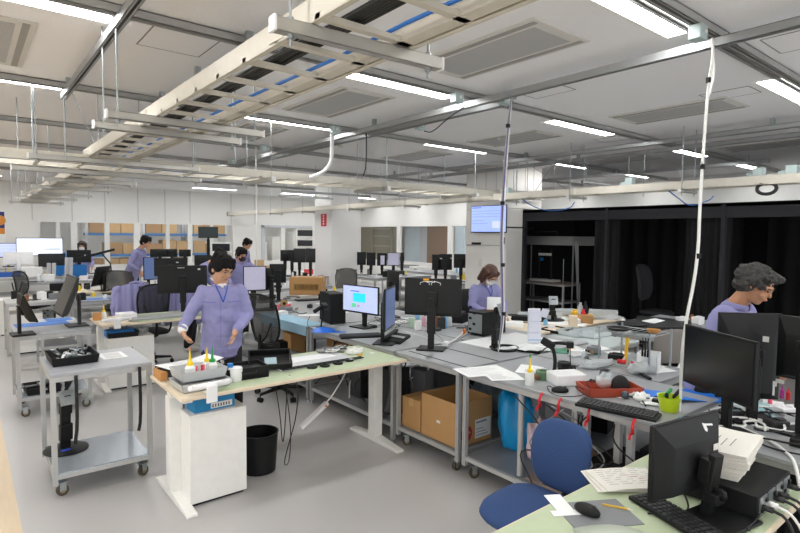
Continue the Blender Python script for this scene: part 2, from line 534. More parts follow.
# 2: running left to right
tray('cable_tray', 'cream cable tray running left to right across the room below the big ladder', 5.82, 6.3, -.6, 6.75, 2.5, 'x', .35)
for i in range(8):
    cable_run('cable', 'black cable lying in the tray that crosses the room', along('x', 5.95 + .018 * (i % 6), -.6, 6.6, 2.5 + .014 * (i // 6)), .009, cable_bk)
cable_run('cable', 'blue cable lying in the tray that crosses the room', along('x', 6.14, -.6, 3.2, 2.49), .008, cable_bl)
# 3: far tray running past the column to the right
tray('cable_tray', 'long beige cable duct running in front of the white pillar to the right edge', 6.58, 6.78, 1.0, 16.9, 2.44, 'y', .5, .1)
b = MB(); b.box(6.55, 16.9, 2.38, 6.81, 16.94, 2.5)
tag(b.build('duct_end_cap', M('duct_cap_grey', '#8a867c', .5)), 'grey end cap closing the far beige duct', 'end cap')
for i in range(3):
    cable_run('cable', 'dark cable in the far beige duct', along('y', 6.64 + .04 * i, 1.0, 16.8, 2.45), .01, cable_bk)
# 4: continuation to the far left
tray('cable_tray', 'grey cable ladder continuing towards the far left wall', .95, 1.4, 6.5, 14.4, 2.5, 'y', .35)
for i in range(4):
    cable_run('cable', 'black cable in the far left ladder', along('y', 1.06 + .03 * i, 6.4, 14.3, 2.5), .012, cable_bk)
# support channels under the trays, hung on rods
sm = M('strut_steel', '#b3b1aa', .35, .5)
def strut(p0, p1, label, rods=None, w_=.04, h_=.045, top=CEIL, sup=None):
    p0, p1 = Vector(p0), Vector(p1)
    d = p1 - p0
    t = thing('tray_support', label, 'support channel', p0, math.atan2(d.y, d.x), 'tray supports')
    L = d.length
    b = MB()
    b.box(0, -w_ / 2, -h_ / 2, L, w_ / 2, -h_ / 2 + .003)
    b.box(0, -w_ / 2, -h_ / 2, L, -w_ / 2 + .003, h_ / 2); b.box(0, w_ / 2 - .003, -h_ / 2, L, w_ / 2, h_ / 2)
    b.box(0, -w_ / 2, h_ / 2 - .003, L, -w_ / 2 + .012, h_ / 2); b.box(0, w_ / 2 - .012, h_ / 2 - .003, L, w_ / 2, h_ / 2)
    b.build('channel', sm, t)
    for x in (0, L):
        b = MB(); b.box(x - .006, -w_ / 2 - .003, -h_ / 2 - .003, x + .006, w_ / 2 + .003, h_ / 2 + .003); b.build('end_cap', white_pl, t, bev=.003)
    for x in ((.06, L - .06) if rods is None else rods):
        b = MB(); b.cyl((x, 0, -h_ / 2 - .04), (x, 0, top - p0.z), .005, n=8); b.build('hanger_rod', galv, t)
        b = MB(); b.cyl((x, 0, -h_ / 2 - .014), (x, 0, -h_ / 2), .012, n=6); b.build('nut', galv, t)
        b = MB(); b.cyl((x, 0, h_ / 2), (x, 0, h_ / 2 + .012), .012, n=6); b.build('nut', galv, t)
    return t
strut((.8, 1.66, 2.5), (1.5, 1.62, 2.5), 'bright steel channel across the big ladder at top centre')
strut((.66, 3.52, 2.5), (1.62, 3.52, 2.5), 'steel channel under the big ladder, second from the camera')
strut((.66, 3.92, 2.5), (1.62, 3.92, 2.5), 'steel channel under the big ladder, third from the camera')
strut((.45, 5.65, 2.47), (1.9, 5.65, 2.47), 'long grey channel below the junction of both trays, near one')
strut((.38, 6.5, 2.44), (2.2, 6.5, 2.44), 'long grey channel below the junction of both trays, far one')
for u, lb in ((2.75, 'left part'), (4.4, 'middle part'), (6.1, 'near the far duct')):
    strut((u, 5.7, 2.44), (u, 6.5, 2.44), 'steel channel crossing under the room-wide tray, %s' % lb)
for v, lb in ((7.6, 'nearest'), (9.0, 'second'), (10.6, 'third'), (12.2, 'fourth'), (14.0, 'farthest')):
    strut((.75, v, 2.44), (1.75, v, 2.44), 'steel channel under the far left ladder, %s' % lb)
for v, lb in ((1.6, 'at the right edge'), (2.9, 'second from the right'), (4.4, 'over the booth curtain'), (5.6, 'near the pillar'), (8, 'left of the pillar'), (9.9, 'by the column'), (12, 'behind the column'), (13.8, 'at the far end')):
    strut((6.5, v, 2.37), (6.95, v, 2.37), 'short support under the far beige duct, %s' % lb, w_=.03, h_=.03)
# loose rods / braces
def rod(p0, p1, label, r=.005, mat=None):
    b = MB(); b.cyl(p0, p1, r, n=8)
    return tag(b.build('hanger_rod', mat or galv), label, 'rod', 'loose hanger rods')
for u, v in ((.5, 5.75), (.72, 5.6), (1.0, 5.7), (1.9, 4.7), (1.35, 5.7), (.55, 6.4), (.3, 7.6), (.35, 8.2)):
    rod((u, v, 2.47), (u, v, CEIL), 'thin threaded rod from ceiling to the trays at the left')
rod((.78, 5.6, 3.05), (1.0, 5.7, 2.55), 'slanting brace rod at the left tray junction')
for u, v in ((7.3, 6.0), (7.3, 5.2), (6.9, 5.4), (7.0, 7.9), (6.9, 8.6), (6.2, 8.3), (5.6, 7.0), (8.2, 4.2), (5.2, 9.0), (6.6, 10.0), (6.6, 9.2)):
    rod((u, v, 2.45), (u, v, CEIL), 'thin hanging rod in the distance near the pillar')
rod((7.0, 5.6, 3.05), (7.35, 4.9, 2.5), 'one of the crossed brace rods beside the pillar'); rod((7.3, 5.6, 2.5), (7.0, 4.9, 3.05), 'the other of the crossed brace rods beside the pillar')
for a, q in (((5.2, 10.5), (6.5, 10.5)), ((4.6, 9.2), (6.6, 9.2)), ((6.9, 8.6), (8.2, 8.6)), ((7.0, 4.5), (8.4, 4.5))):
    cr = channel('cross_rail', (a[0], a[1], 2.62), (q[0], q[1], 2.62), .04, .04, M('steel_channel_light'), 'thin steel channel hung level with the far trays, %s' % {5.2: 'by the column', 4.6: 'before the column', 6.9: 'left of the pillar', 7.0: 'right of the pillar'}[a[0]], 'rail', 'far thin channels')
    for x_ in (.1, q[0] - a[0] - .1):
        b = MB(); b.cyl((x_, 0, 0), (x_, 0, .5), .005, n=6); b.build('hanger_rod', galv, cr)
tray('cable_tray', 'short cream cable ladder beyond the far beige duct, above the booth corner', 6.0, 6.35, 6.95, 8.6, 2.56, 'x', .35)
for i_, (c_, m_) in enumerate(((6.1, cable_bk), (6.15, cable_bk), (6.25, cable_bl))):
    cable_run('cable', ['left black cable in the short ladder above the booth corner', 'right black cable in the short ladder above the booth corner', 'blue cable in the short ladder above the booth corner'][i_], along('x', c_, 6.9, 8.6, 2.57), .014, m_)
for i_, (v_, w_) in enumerate(((5.3, -.55), (3.1, -.3), (1.75, -.12))):
    b = MB(); b.tube([(6.66, v_, 2.39), (6.7, v_ - .1, 2.3), (6.9, v_ + w_ * .5, 2.2 if i_ < 2 else 2.32), (7.1, v_ + w_, 2.28 if i_ else 2.24), (7.2, v_ + w_, 2.34)], .007, 6, 2)
    tag(b.build('cable', cable_bl, smooth=True), 'blue cable sagging from the far beige duct, %s' % ['by the pillar', 'left of the white drop cable', 'at the right edge'][i_], 'cable')
b = MB(); b.tube([(6.6, 2.05 + .09 * math.cos(a_ * PI / 8), 2.35 + .06 * math.sin(a_ * PI / 8)) for a_ in range(17)], .018, 8)
tag(b.build('cable_coil', cable_bk, smooth=True), 'black coil of cable hanging on the far beige duct at the right', 'cable')
for v_ in (1.85, 2.15, 3.6, 5.6):
    b = MB(); b.cb(0, 0, 0, .1, .1, .1); b.cb(0, .05, -.02, .06, .14, .04)
    tag(b.build('outlet_box', jb, loc=(6.68, v_, 2.53), bev=.006), 'pale outlet box on top of the far beige duct, %s' % {1.85: 'rightmost', 2.15: 'second from the right', 3.6: 'above the booth middle', 5.6: 'near the pillar'}[v_], 'junction box')
# white bent pipe
p = at(332, 134, CEIL - .12); 
b = MB(); b.tube([(p.x, p.y, CEIL - .06), (p.x, p.y, 2.78), (p.x, p.y + .02, 2.66), (p.x - .05, p.y + .1, 2.56), (p.x - .15, p.y + .25, 2.5)], .022, 10, 2)
tag(b.build('pipe', white_pl, smooth=True), 'white pipe dropping from the ceiling and bending onto the tray', 'pipe')
p = at(256, 150, CEIL - .1)
b = MB(); b.tube([(p.x, p.y, CEIL - .06), (p.x, p.y, 2.3)], .011, 8); b.tube([(p.x, p.y, 2.3), (p.x + .0, p.y, .8)], .006, 8)
tag(b.build('cable', cable_wt, smooth=True), 'white cable drop hanging behind the standing man', 'cable')
p = at(365, 133, CEIL - .1)
b = MB(); b.tube([(p.x, p.y, CEIL - .06), (p.x + .02, p.y, 3.0), (p.x + .02, p.y, 2.62), (p.x - .02, p.y, 2.52)], .008, 8, 1)
tag(b.build('cable', cable_bk, smooth=True), 'dark cable drop right of the white pipe', 'cable')
# drop cables
def poly(pts):
    return [at(a, b_, 1).copy() for a, b_ in pts]
def drop_cable(name, label, top, bottom, mids, r, mat, ties=(), twin=0):
    """cable from the ceiling point to a table point; mids = (fraction down, sideways offset in m)"""
    t = thing(name, label, 'cable', bottom)
    side = Vector((math.cos(YAW), math.sin(-YAW), 0)).normalized()
    top, bottom = Vector(top), Vector(bottom)
    def path(off):
        pts = [top]
        for f, s in mids: pts.append(top.lerp(bottom, f) + side * (s + off))
        pts.append(bottom); return [p - bottom for p in pts]
    for i, (m_, o_) in enumerate(mat):
        b = MB(); b.tube(path(o_), r, 7, 2); b.build('cable_strand', m_, t, smooth=True)
    for f in ties:
        b = MB(); q = top.lerp(bottom, f)
        best = min(mids, key=lambda a: abs(a[0] - f)); q = q + side * best[1] - bottom
        b.cyl(q - Vector((0, 0, .015)), q + Vector((0, 0, .015)), r * 2.6 + .003, n=10); b.build('tie_band', black_pl, t)
    return t
purple = M('purple_cable', '#5b4a86', .5)

# ================================================================ FURNITURE BUILDERS
TZ = .82
def caster(parent, x, y, r=.045, ang=0):
    T = Matrix.Translation((x, y, 0)) @ Matrix.Rotation(ang, 4, 'Z')
    b = MB(); b.T = T
    b.cyl((0, .02 - .014, r), (0, .02 + .014, r), r, n=20)
    c = b.build('caster', caster_m, parent, smooth='auto')
    b = MB(); b.T = T
    b.cyl((0, .002, r), (0, .038, r), r * .5, n=14)
    b.build('hub', brass, c)
    b = MB(); b.T = T
    b.box(-.02, 0, r, .02, .003, r * 2 + .02); b.box(-.02, .037, r, .02, .04, r * 2 + .02); b.box(-.03, -.01, r * 2 + .018, .03, .05, r * 2 + .024)
    b.build('fork', galv, c)
def foot(parent, x, y):
    b = MB(); b.cyl((x, y, 0), (x, y, .012), .026, .018, 16); b.cyl((x, y, .012), (x, y, .06), .007, n=8)
    b.build('levelling_foot', galv, parent)
def profile_leg(parent, x, y, z0, z1, w_=.032, name='leg'):
    b = MB()
    for sx in (-1, 1):
        for sy in (-1, 1):
            b.box(x + sx * .003, y + sy * .003, z0, x + sx * w_ / 2, y + sy * w_ / 2, z1)
    b.box(x - w_ / 2 + .003, y - w_ / 2 + .003, z0, x + w_ / 2 - .003, y + w_ / 2 - .003, z1)
    return b.build(name, alu, parent)
def bench(name, label, cat, u0, u1, v0, v1, z, shelf=None, base='foot', topmat=None, grp=None, sh_mat=None, tw=.022, leg_w=.032, mid_legs=False, topname='tabletop', hanging=None):
    """aluminium profile table or trolley"""
    t = thing(name, label, cat, ((u0 + u1) / 2, (v0 + v1) / 2, 0), 0, grp)
    SURF.append((u0, u1, v0, v1, z))
    hx, hy = (u1 - u0) / 2, (v1 - v0) / 2
    b = MB(); b.box(-hx, -hy, z - tw, hx, hy, z); b.build(topname, topmat or top_gy, t, bev=.003)
    i = .018
    zb = .1 if base == 'caster' else .03
    pts = [(-hx + i, -hy + i), (hx - i, -hy + i), (-hx + i, hy - i), (hx - i, hy - i)]
    if mid_legs: pts += [(-hx + i, 0)]
    for x, y in pts:
        profile_leg(t, x, y, zb, z - tw, leg_w)
        if base == 'caster': caster(t, x + (.05 if x < 0 else -.03), y + (.04 if y < 0 else -.06), .038, random.uniform(-.6, .6))
        else: foot(t, x, y)
    for nm, (x0, y0, x1, y1) in (('rail', (-hx + i, -hy + i, hx - i, -hy + i)), ('rail', (-hx + i, hy - i, hx - i, hy - i)), ('rail', (-hx + i, -hy + i, -hx + i, hy - i)), ('rail', (hx - i, -hy + i, hx - i, hy - i))):
        b = MB(); b.box(x0 - .011 * (x0 == x1), y0 - .011 * (y0 == y1), z - tw - .035, x1 + .011 * (x0 == x1), y1 + .011 * (y0 == y1), z - tw); b.build('rail', alu, t)
        if shelf:
            b = MB(); b.box(x0 - .011 * (x0 == x1), y0 - .011 * (y0 == y1), shelf - .03, x1 + .011 * (x0 == x1), y1 + .011 * (y0 == y1), shelf); b.build('shelf_rail', alu, t)
    if shelf:
        b = MB(); b.box(-hx + .02, -hy + .02, shelf - .005, hx - .02, hy - .02, shelf + .006); b.build('shelf', sh_mat or shelf_gy, t, bev=.002)
    return t

def lift_desk(label, u0, u1, v0, v1, z, mat_rect=None, footL=None, grp=None, board=None, legs=True):
    t = thing('desk', label, 'desk', ((u0 + u1) / 2, (v0 + v1) / 2, 0), 0, grp)
    SURF.append((u0, u1, v0, v1, z))
    hx, hy = (u1 - u0) / 2, (v1 - v0) / 2
    b = MB(); b.box(-hx, -hy, z - .025, hx, hy, z); b.build('tabletop', board or wood_edge, t, bev=.004)
    if mat_rect:
        a0, c0, a1, c1 = mat_rect
        b = MB(); b.box(a0 - (u0 + u1) / 2, c0 - (v0 + v1) / 2, z, a1 - (u0 + u1) / 2, c1 - (v0 + v1) / 2, z + .003); b.build('desk_mat', green_mat, t)
    if legs:
        for s in (-1, 1):
            x = s * (hx - .06)
            b = MB(); b.box(x - .045, -.045, .05, x + .045, .045, z - .07); b.box(x - .035, -.035, .05, x + .035, .035, z - .03)
            b.box(x - .03, -hy + .06, z - .055, x + .03, hy - .06, z - .027)
            l = b.build('leg', white_p, t, bev=.004)
            b = MB(); b.prism([(-hy - .0, .0), (hy, 0), (hy, .02), (.06, .055), (-.06, .055), (-hy, .02)], .07, Matrix.Translation((x - .035, 0, 0)) @ Matrix(((0, 0, 1, 0), (1, 0, 0, 0), (0, 1, 0, 0), (0, 0, 0, 1))))
            b.build('foot_bar', white_p, l, bev=.004)
        b = MB(); b.box(-hx + .06, -.02, z - .07, hx - .06, .02, z - .03); b.build('crossbeam', white_p, t)
    return t

def cabinet(label, u0, u1, v0, v1, h, handle=None, grp=None):
    t = thing('cabinet', label, 'cabinet', ((u0 + u1) / 2, (v0 + v1) / 2, 0), 0, grp)
    hx, hy = (u1 - u0) / 2, (v1 - v0) / 2
    b = MB(); b.box(-hx, -hy, .02, hx, hy, h); b.build('body', white_p, t, bev=.004)
    b = MB(); b.box(-hx + .02, -hy + .02, 0, hx - .02, hy - .02, .02); b.build('plinth', black_pl, t)
    if handle:
        b = MB(); b.box(-.012, -hy - .002, h * .45, .012, -hy + .001, h * .8); b.build('handle_slot', black_pl, t)
    return t

def monitor(label, base, rotz, w=.53, h=.32, zc=.3, screen='off', stand='rect', tilt=0, body=None, roll=0, logo=None, grp=None, cat='monitor', sticker=None, off=(0, 0), bezel=.012, thick=.03, ui=None):
    """front looks along local -y; base = point the stand rests on; zc centre height of the panel above it"""
    body = body or black_pl
    t = thing('monitor', label, cat, base, rotz, grp)
    T = Matrix.Translation((off[0], off[1], zc)) @ Matrix.Rotation(roll, 4, 'Y') @ Matrix.Rotation(tilt, 4, 'X')
    b = MB(); b.T = T
    b.box(-w / 2, -.012, -h / 2, w / 2, .006, h / 2)
    # tapered back
    o1 = [(-w / 2 + .004, -h / 2 + .004), (w / 2 - .004, -h / 2 + .004), (w / 2 - .004, h / 2 - .004), (-w / 2 + .004, h / 2 - .004)]
    o2 = [(-w * .33, -h * .42), (w * .33, -h * .42), (w * .33, h * .22), (-w * .33, h * .22)]
    v1 = [b.b.verts.new((x, .006, z)) for x, z in o1]; v2 = [b.b.verts.new((x, .006 + thick, z)) for x, z in o2]
    for k in range(4): b.b.faces.new((v1[k], v1[(k + 1) % 4], v2[(k + 1) % 4], v2[k]))
    b.b.faces.new(v2); b.b.faces.new(v1[::-1]); b._fin(v1 + v2)
    sh = b.build('housing', body, t, bev=.003)
    b = MB(); b.T = T; b.box(-w / 2 + bezel, -.0135, -h / 2 + bezel + .006, w / 2 - bezel, -.0118, h / 2 - bezel)
    smat = {'off': screen_off, 'blank': M('screen_lilac', '#aeabc0', .3, emit=.35), 'on': M('screen_pale_blue', '#b9c4e8', .3, emit=.6), 'white': M('screen_white', '#e6ecf8', .3, emit=.75), 'blue': M('screen_dim_blue', '#5b6f9a', .25, emit=.35), 'tv': M('screen_tv_blue', '#9db2ee', .3, emit=.85), 'dark': M('screen_dark_green', '#1d2b2a', .2, emit=.1)}[screen]
    sc = b.build('screen', smat, t)
    if ui:
        for (x0, z0, x1, z1, m_) in ui:
            b = MB(); b.T = T; b.box(w * (x0 - .5), -.0142, h * (.5 - z1), w * (x1 - .5), -.0136, h * (.5 - z0)); b.build('window_shape', m_, sc)
    if stand != 'none':
        b = MB()
        y = .045 + thick * .5
        b.T = Matrix.Identity(4)
        b.cb(off[0] * .5, y + .0, zc * .5, .055, .03, zc)
        b.cb(off[0] * .5, y - .0, zc * .5 + .04, .075, .02, zc * .55)
        b.T = T; b.cb(0, .03 + thick * .4, 0, .1, .05, .1)
        b.build('stand_neck', body, t, bev=.006)
        b = MB()
        if stand == 'round':
            b.lathe([(.13, 0), (.13, .006), (.12, .014), (.03, .018)], (off[0] * .5, y - .01, 0), 28)
        else:
            b.box(-.12, y - .12, 0, .12, y + .07, .014)
        b.build('stand_base', body, t, bev=.002, smooth='auto')
    if logo:
        b = MB(); b.T = T @ Matrix.Translation((0, .0065 + thick * (.42 if logo == 'circle' else .85), 0))
        lg = M('logo_white', '#e4e4e4', .5)
        if logo == 'circle':
            b.cyl((-.015, 0, h * .42), (-.015, .002, h * .42), .007, n=16); b.box(0, 0, h * .42 - .004, .06, .002, h * .42 + .004)
        elif logo == 'corner':
            L_ = Matrix.Translation((-w * .24, -.012, h * .36)) @ Matrix.Rotation(PI / 2 + .49, 4, 'X')
            b.T = T @ Matrix.Translation((0, .0065 + thick * .5 + .012, 0))
            b.prism([(.012, .012), (.03, .018), (.03, -.012), (.021, -.02), (.012, -.012)], .0015, L_); b.prism([(.01, .012), (-.03, .006), (-.03, -.002), (.01, .004)], .0015, L_)
        b.build('logo', lg, sh)
    if sticker:
        for (x, z, sx, sz, m_) in sticker:
            b = MB(); b.T = T; b.box(x - sx / 2, .006 + (thick if abs(x) < w * .3 else .0), z - sz / 2, x + sx / 2, .0085 + (thick if abs(x) < w * .3 else thick * .6), z + sz / 2); b.build('sticker', m_, sh)
    return t

def chair(label, base, rotz, kind='mesh', seat_z=.46, fabric=None, back_h=.5, arms=False, hr=False, grp=None, fr=None, detail=True, back_w=.44, bz=None, tiltback=.12):
    """office chair, front looks along local -y"""
    t = thing('office_chair', label, 'chair', base, rotz, grp)
    fr = fr or black_pl
    fab = fabric or black_fab
    def seatfn(a, c):
        x = (a - .5) * 2; y = (c - .5) * 2
        s = 1 - .12 * y * y if y < 0 else 1 - .05 * y * y
        ww = .24 * s
        rx = math.copysign(abs(x) ** .9, x)
        ed = max(abs(x), abs(y)) ** 6
        return Vector((rx * ww, -y * -.235, seat_z - .045 * ed - (.02 * max(0, -y) ** 3)))
    b = MB()
    out = []
    for k in range(32):
        an = 2 * PI * k / 32
        cx, sy = math.cos(an), math.sin(an)
        e = 2 / 3.4
        out.append((math.copysign(abs(cx) ** e, cx), math.copysign(abs(sy) ** e, sy)))
    prof = [(.0, .022), (.5, .02), (.82, .012), (.96, -.006), (1.0, -.028), (.95, -.048), (.7, -.056), (0, -.056)]
    rings = []
    for r, z in prof:
        rings.append([b.b.verts.new((.245 * r * q[0] * (1 + .05 * q[1]), .235 * r * q[1], seat_z - .02 + z - .03 * max(0, -q[1] * r - .55))) for q in out] if r > 0 else [b.b.verts.new((0, 0, seat_z - .02 + z))])
    for a, c in zip(rings, rings[1:]):
        for k in range(32):
            if len(a) == 1: b.b.faces.new((a[0], c[k], c[(k + 1) % 32]))
            elif len(c) == 1: b.b.faces.new((a[k], c[0], a[(k + 1) % 32]))
            else: b.b.faces.new((a[k], c[k], c[(k + 1) % 32], a[(k + 1) % 32]))
    b._fin(list(b.b.verts))
    b.build('seat', fab, t, smooth=True)
    bz = bz if bz is not None else seat_z + .13
    def backpt(x, z, y=0):
        """x -1..1, z 0..1"""
        hh = z * back_h
        return Vector((x, .24 + y + tiltback * hh - .06 * (x / .22) ** 2 * .6 + .03 * math.sin(z * PI) * -1, bz + hh))
    def outl(k, n, sh=1.0):
        an = 2 * PI * k / n
        cx, sy = math.cos(an), math.sin(an)
        e = 2 / 3.2
        X = math.copysign(abs(cx) ** e, cx) * back_w / 2 * sh
        Z = .5 + .5 * sh * math.copysign(abs(sy) ** e, sy)
        return X * (1 - .12 * (1 - Z) * 1.0), Z
    n = 32
    if kind == 'pad':
        b = MB()
        rings = []
        for sh, y in ((0, -.03), (.5, -.028), (.85, -.022), (.97, -.008), (1, .012), (.96, .03), (.8, .04), (0, .045)):
            if sh == 0: rings.append([b.b.verts.new(backpt(0, .5, y))])
            else: rings.append([b.b.verts.new(backpt(*outl(k, n, sh), y)) for k in range(n)])
        for a, c in zip(rings, rings[1:]):
            for k in range(n):
                if len(a) == 1: b.b.faces.new((a[0], c[k], c[(k + 1) % n]))
                elif len(c) == 1: b.b.faces.new((a[k], c[0], a[(k + 1) % n]))
                else: b.b.faces.new((a[k], c[k], c[(k + 1) % n], a[(k + 1) % n]))
        b._fin(list(b.b.verts))
        b.build('backrest', fab, t, smooth=True)
    else:
        b = MB()
        pts = [backpt(*outl(k, n, 1)) for k in range(n)]
        b.tube(pts + [pts[0], pts[1]], .013, 8)
        f_ = b.build('backrest_frame', fr, t, smooth=True)
        b = MB()
        g = []
        b.grid(lambda a, c: backpt((a - .5) * back_w * .93 * (1 - .12 * (1 - c)) , .03 + c * .94, .0), 10, 12)
        b.build('backrest_mesh', M('see_through_mesh', '#2b2b2c', .8, alpha=.82) if fab is not mesh_gy else M('see_through_grey_mesh', '#57544f', .8, alpha=.85), t, smooth=True)
    b = MB(); b.tube([(0, .05, seat_z - .08), (0, .24, seat_z - .09), (0, .31, seat_z - .02), (0, .31, bz + .12)], .018, 8, 2)
    if kind != 'pad':
        b.tube([(0, .3, bz + .02), (.1, .3, bz + .1), (.16, .29, bz + .25)], .012, 6, 1); b.tube([(0, .3, bz + .02), (-.1, .3, bz + .1), (-.16, .29, bz + .25)], .012, 6, 1)
    b.build('back_support', fr, t, smooth=True)
    b = MB(); b.box(-.1, -.1, seat_z - .11, .1, .12, seat_z - .065); b.build('mechanism', fr, t, bev=.01)
    if arms:
        for s in (-1, 1):
            b = MB(); b.tube([(s * .2, .05, seat_z - .08), (s * .29, .05, seat_z - .06), (s * .3, .06, seat_z + .18)], .014, 8, 1)
            a_ = b.build('armrest', fr, t, smooth=True)
            b = MB(); b.cb(s * .3, .02, seat_z + .2, .07, .25, .025); b.build('arm_pad', fr, a_, bev=.01)
    if hr:
        b = MB(); b.cb(0, .26 + tiltback * (back_h + .1), bz + back_h + .1, .26, .03, .13, -.1); b.tube([(0, .3, bz + back_h - .05), (0, .33, bz + back_h + .1)], .014); b.build('headrest', fr, t, bev=.012)
    if detail:
        b = MB(); b.cyl((0, 0, .09), (0, 0, seat_z - .09), .024, n=14); b.cyl((0, 0, .08), (0, 0, .24), .032, n=14)
        b.build('gas_lift', galv if kind == 'foot' else fr, t, smooth='auto')
        for k in range(5):
            an = 2 * PI * k / 5 + .3
            d = Vector((math.cos(an), math.sin(an), 0))
            b = MB(); b.cyl((0, 0, .105), d * .29 + Vector((0, 0, .085)), .026, .016, 8)
            l = b.build('base_arm', fr, t, smooth='auto')
            b = MB(); s = d.cross(Vector((0, 0, 1))) * .016
            q = d * .3 + Vector((0, 0, .028))
            b.cyl(q - s * 1.6, q - s * .4, .027, n=14); b.cyl(q + s * .4, q + s * 1.6, .027, n=14); b.cyl(q + Vector((0, 0, 0)), q + Vector((0, 0, .06)), .007, n=8)
            b.build('castor_wheel', fr, l, smooth='auto')
    return t

def between(xl, ytl, ybl, xr, ytr, ybr, h):
    """left and right ends of an upright panel of height h from the pixels of its ends"""
    def D(px, py, d): return Vector((0, 0, CAM_H)) + (MC.transposed() @ Vector(((px - 400) / FPX, 1, (266.5 - py) / FPX))) * d
    return D(xl, ytl, h * FPX / (ybl - ytl)), D(xr, ytr, h * FPX / (ybr - ytr))
def mon_panel(label, ends, h, base_z, back=False, w=None, **kw):
    p, q = between(*ends, h)
    m_ = (p + q) / 2
    if back: rz = math.atan2(p.y - q.y, p.x - q.x)
    else: rz = math.atan2(q.y - p.y, q.x - p.x)
    zt = m_.z
    return monitor(label, (m_.x, m_.y, base_z), rz, w=w or Vector((q.x - p.x, q.y - p.y)).length, h=h, zc=zt - h / 2 - base_z, **kw)

def keyboard(label, c, rotz, w=.44, d=.14, mat=None, grp=None, keys=True):
    t = thing('keyboard', label, 'keyboard', c, rotz, grp)
    b = MB(); b.box(-w / 2, -d / 2, 0, w / 2, d / 2, .018, Matrix.Rotation(.05, 4, 'X') ); b.build('case', mat or black_pl, t, bev=.004)
    if keys:
        b = MB()
        for r in range(5):
            for k in range(19 if w > .4 else 15):
                x = -w / 2 + .012 + k * (w - .024) / (19 if w > .4 else 15)
                b.box(x, -d / 2 + .012 + r * .024, .017, x + .018, -d / 2 + .031 + r * .024, .026, Matrix.Rotation(.05, 4, 'X'))
        b.build('keys', dark_gy, t)
    return t
def mouse(label, c, rotz, mat=None):
    t = thing('mouse', label, 'computer mouse', c, rotz)
    b = MB(); b.ell((0, 0, .012), (.031, .055, .026), 20); 
    for v in list(b.b.verts):
        if v.co.z < 0: v.co.z = 0
    b.build('shell', mat or black_pl, t, smooth=True)
    b = MB(); b.cyl((-.004, -.03, .032), (.004, -.03, .032), .008, n=12); b.build('wheel', dark_gy, t)
    return t
def open_box(name, label, cat, c, rotz, w, d, h, mat, th=.006, flaps=0, grp=None, inner=None, taper=0):
    t = thing(name, label, cat, c, rotz, grp)
    b = MB()
    def wall(x0, y0, x1, y1):
        b.box(x0, y0, 0, x1, y1, h)
    wall(-w / 2, -d / 2, w / 2, -d / 2 + th); wall(-w / 2, d / 2 - th, w / 2, d / 2); wall(-w / 2, -d / 2, -w / 2 + th, d / 2); wall(w / 2 - th, -d / 2, w / 2, d / 2)
    b.box(-w / 2, -d / 2, 0, w / 2, d / 2, th)
    if taper:
        for v in b.b.verts:
            k = 1 - taper * (1 - v.co.z / h); v.co.x *= k; v.co.y *= k
    b.build('body', mat, t)
    if flaps:
        for s in (-1, 1):
            b = MB(); b.box(0, -d / 2, -.002, flaps, d / 2, .002, Matrix.Translation((s * w / 2, 0, h)) @ Matrix.Rotation(-.9 if s > 0 else PI + .9, 4, 'Y') if False else Matrix.Translation((s * w / 2, 0, h)) @ Matrix.Rotation((1.2 if s > 0 else PI - 1.2), 4, 'Y'))
            b.build('flap', mat, t)
    return t
def carton(label, c, rotz, w, d, h, grp=None, writing=None, mat=None):
    t = thing('cardboard_box', label, 'box', c, rotz, grp)
    b = MB(); b.box(-w / 2, -d / 2, 0, w / 2, d / 2, h); b.build('body', mat or cardboard, t, bev=.003)
    b = MB(); b.box(-w / 2 - .0008, -.03, h * .75, w / 2 + .0008, .03, h + .0008); b.build('tape', M('brown_tape', '#c39a60', .35), t)
    if writing:
        text_mb(writing, h * .28, 'printed_text', M('box_print', '#4c3418', .8), t, (0.02, -d / 2 - .001, h * .45), (PI / 2, 0, 0))
        b = MB(); b.box(-w * .36, -d / 2 - .0006, h * .27, w * .4, -d / 2, h * .63); b.build('printed_band', M('print_band', '#8d6a34', .7), t)
    return t
def tower(label, c, rotz, w=.18, d=.4, h=.38, mat=None, io=True, grp=None):
    t = thing('computer_tower', label, 'computer', c, rotz, grp)
    b = MB(); b.box(-w / 2, -d / 2, .008, w / 2, d / 2, h); b.build('case', mat or black_mt, t, bev=.004)
    if io:
        b = MB(); b.box(-w / 2 + .01, -d / 2 - .003, .03, w / 2 - .01, -d / 2, h - .02); p_ = b.build('rear_plate', galv, t)
        b = MB()
        for k in range(5): b.box(-w / 2 + .02 + (k % 2) * .05, -d / 2 - .006, .05 + k * .055, -w / 2 + .055 + (k % 2) * .05, -d / 2 - .002, .075 + k * .055)
        b.build('ports', black_pl, p_)
    b = MB()
    for x in (-w / 2 + .02, w / 2 - .02):
        for y in (-d / 2 + .03, d / 2 - .03): b.cyl((x, y, 0), (x, y, .008), .012, n=10)
    b.build('feet', rubber, t)
    return t
def bottle(label, c, tip, h=.15, r=.027, grp='nozzle bottles', cap2=None):
    t = thing('nozzle_bottle', label, 'bottle', c, 0, grp)
    bh = h * .45
    b = MB(); b.lathe([(r * .92, 0), (r, .004), (r, bh * .8), (r * .6, bh)], n=18); b.build('body', M('milky_plastic', '#e6e9e6', .35, alpha=.93), t, smooth='auto')
    b = MB(); b.lathe([(r * .62, bh - .004), (r * .62, bh + .016), (r * .3, bh + .022), (.0022, h)], n=14); n_ = b.build('nozzle', tip, t, smooth='auto')
    if cap2:
        b = MB(); b.lathe([(.005, h - .012), (.0045, h + .008), (.001, h + .01)], n=8); b.build('nozzle_cap', cap2, n_)
    return t
def cable(label, pts, r=.004, mat=None, smooth=2, name='cable', grp=None, cat='cable'):
    b = MB(); b.tube(pts, r, 6, smooth)
    return tag(b.build(name, mat or cable_bk, smooth=True), label, cat, grp)
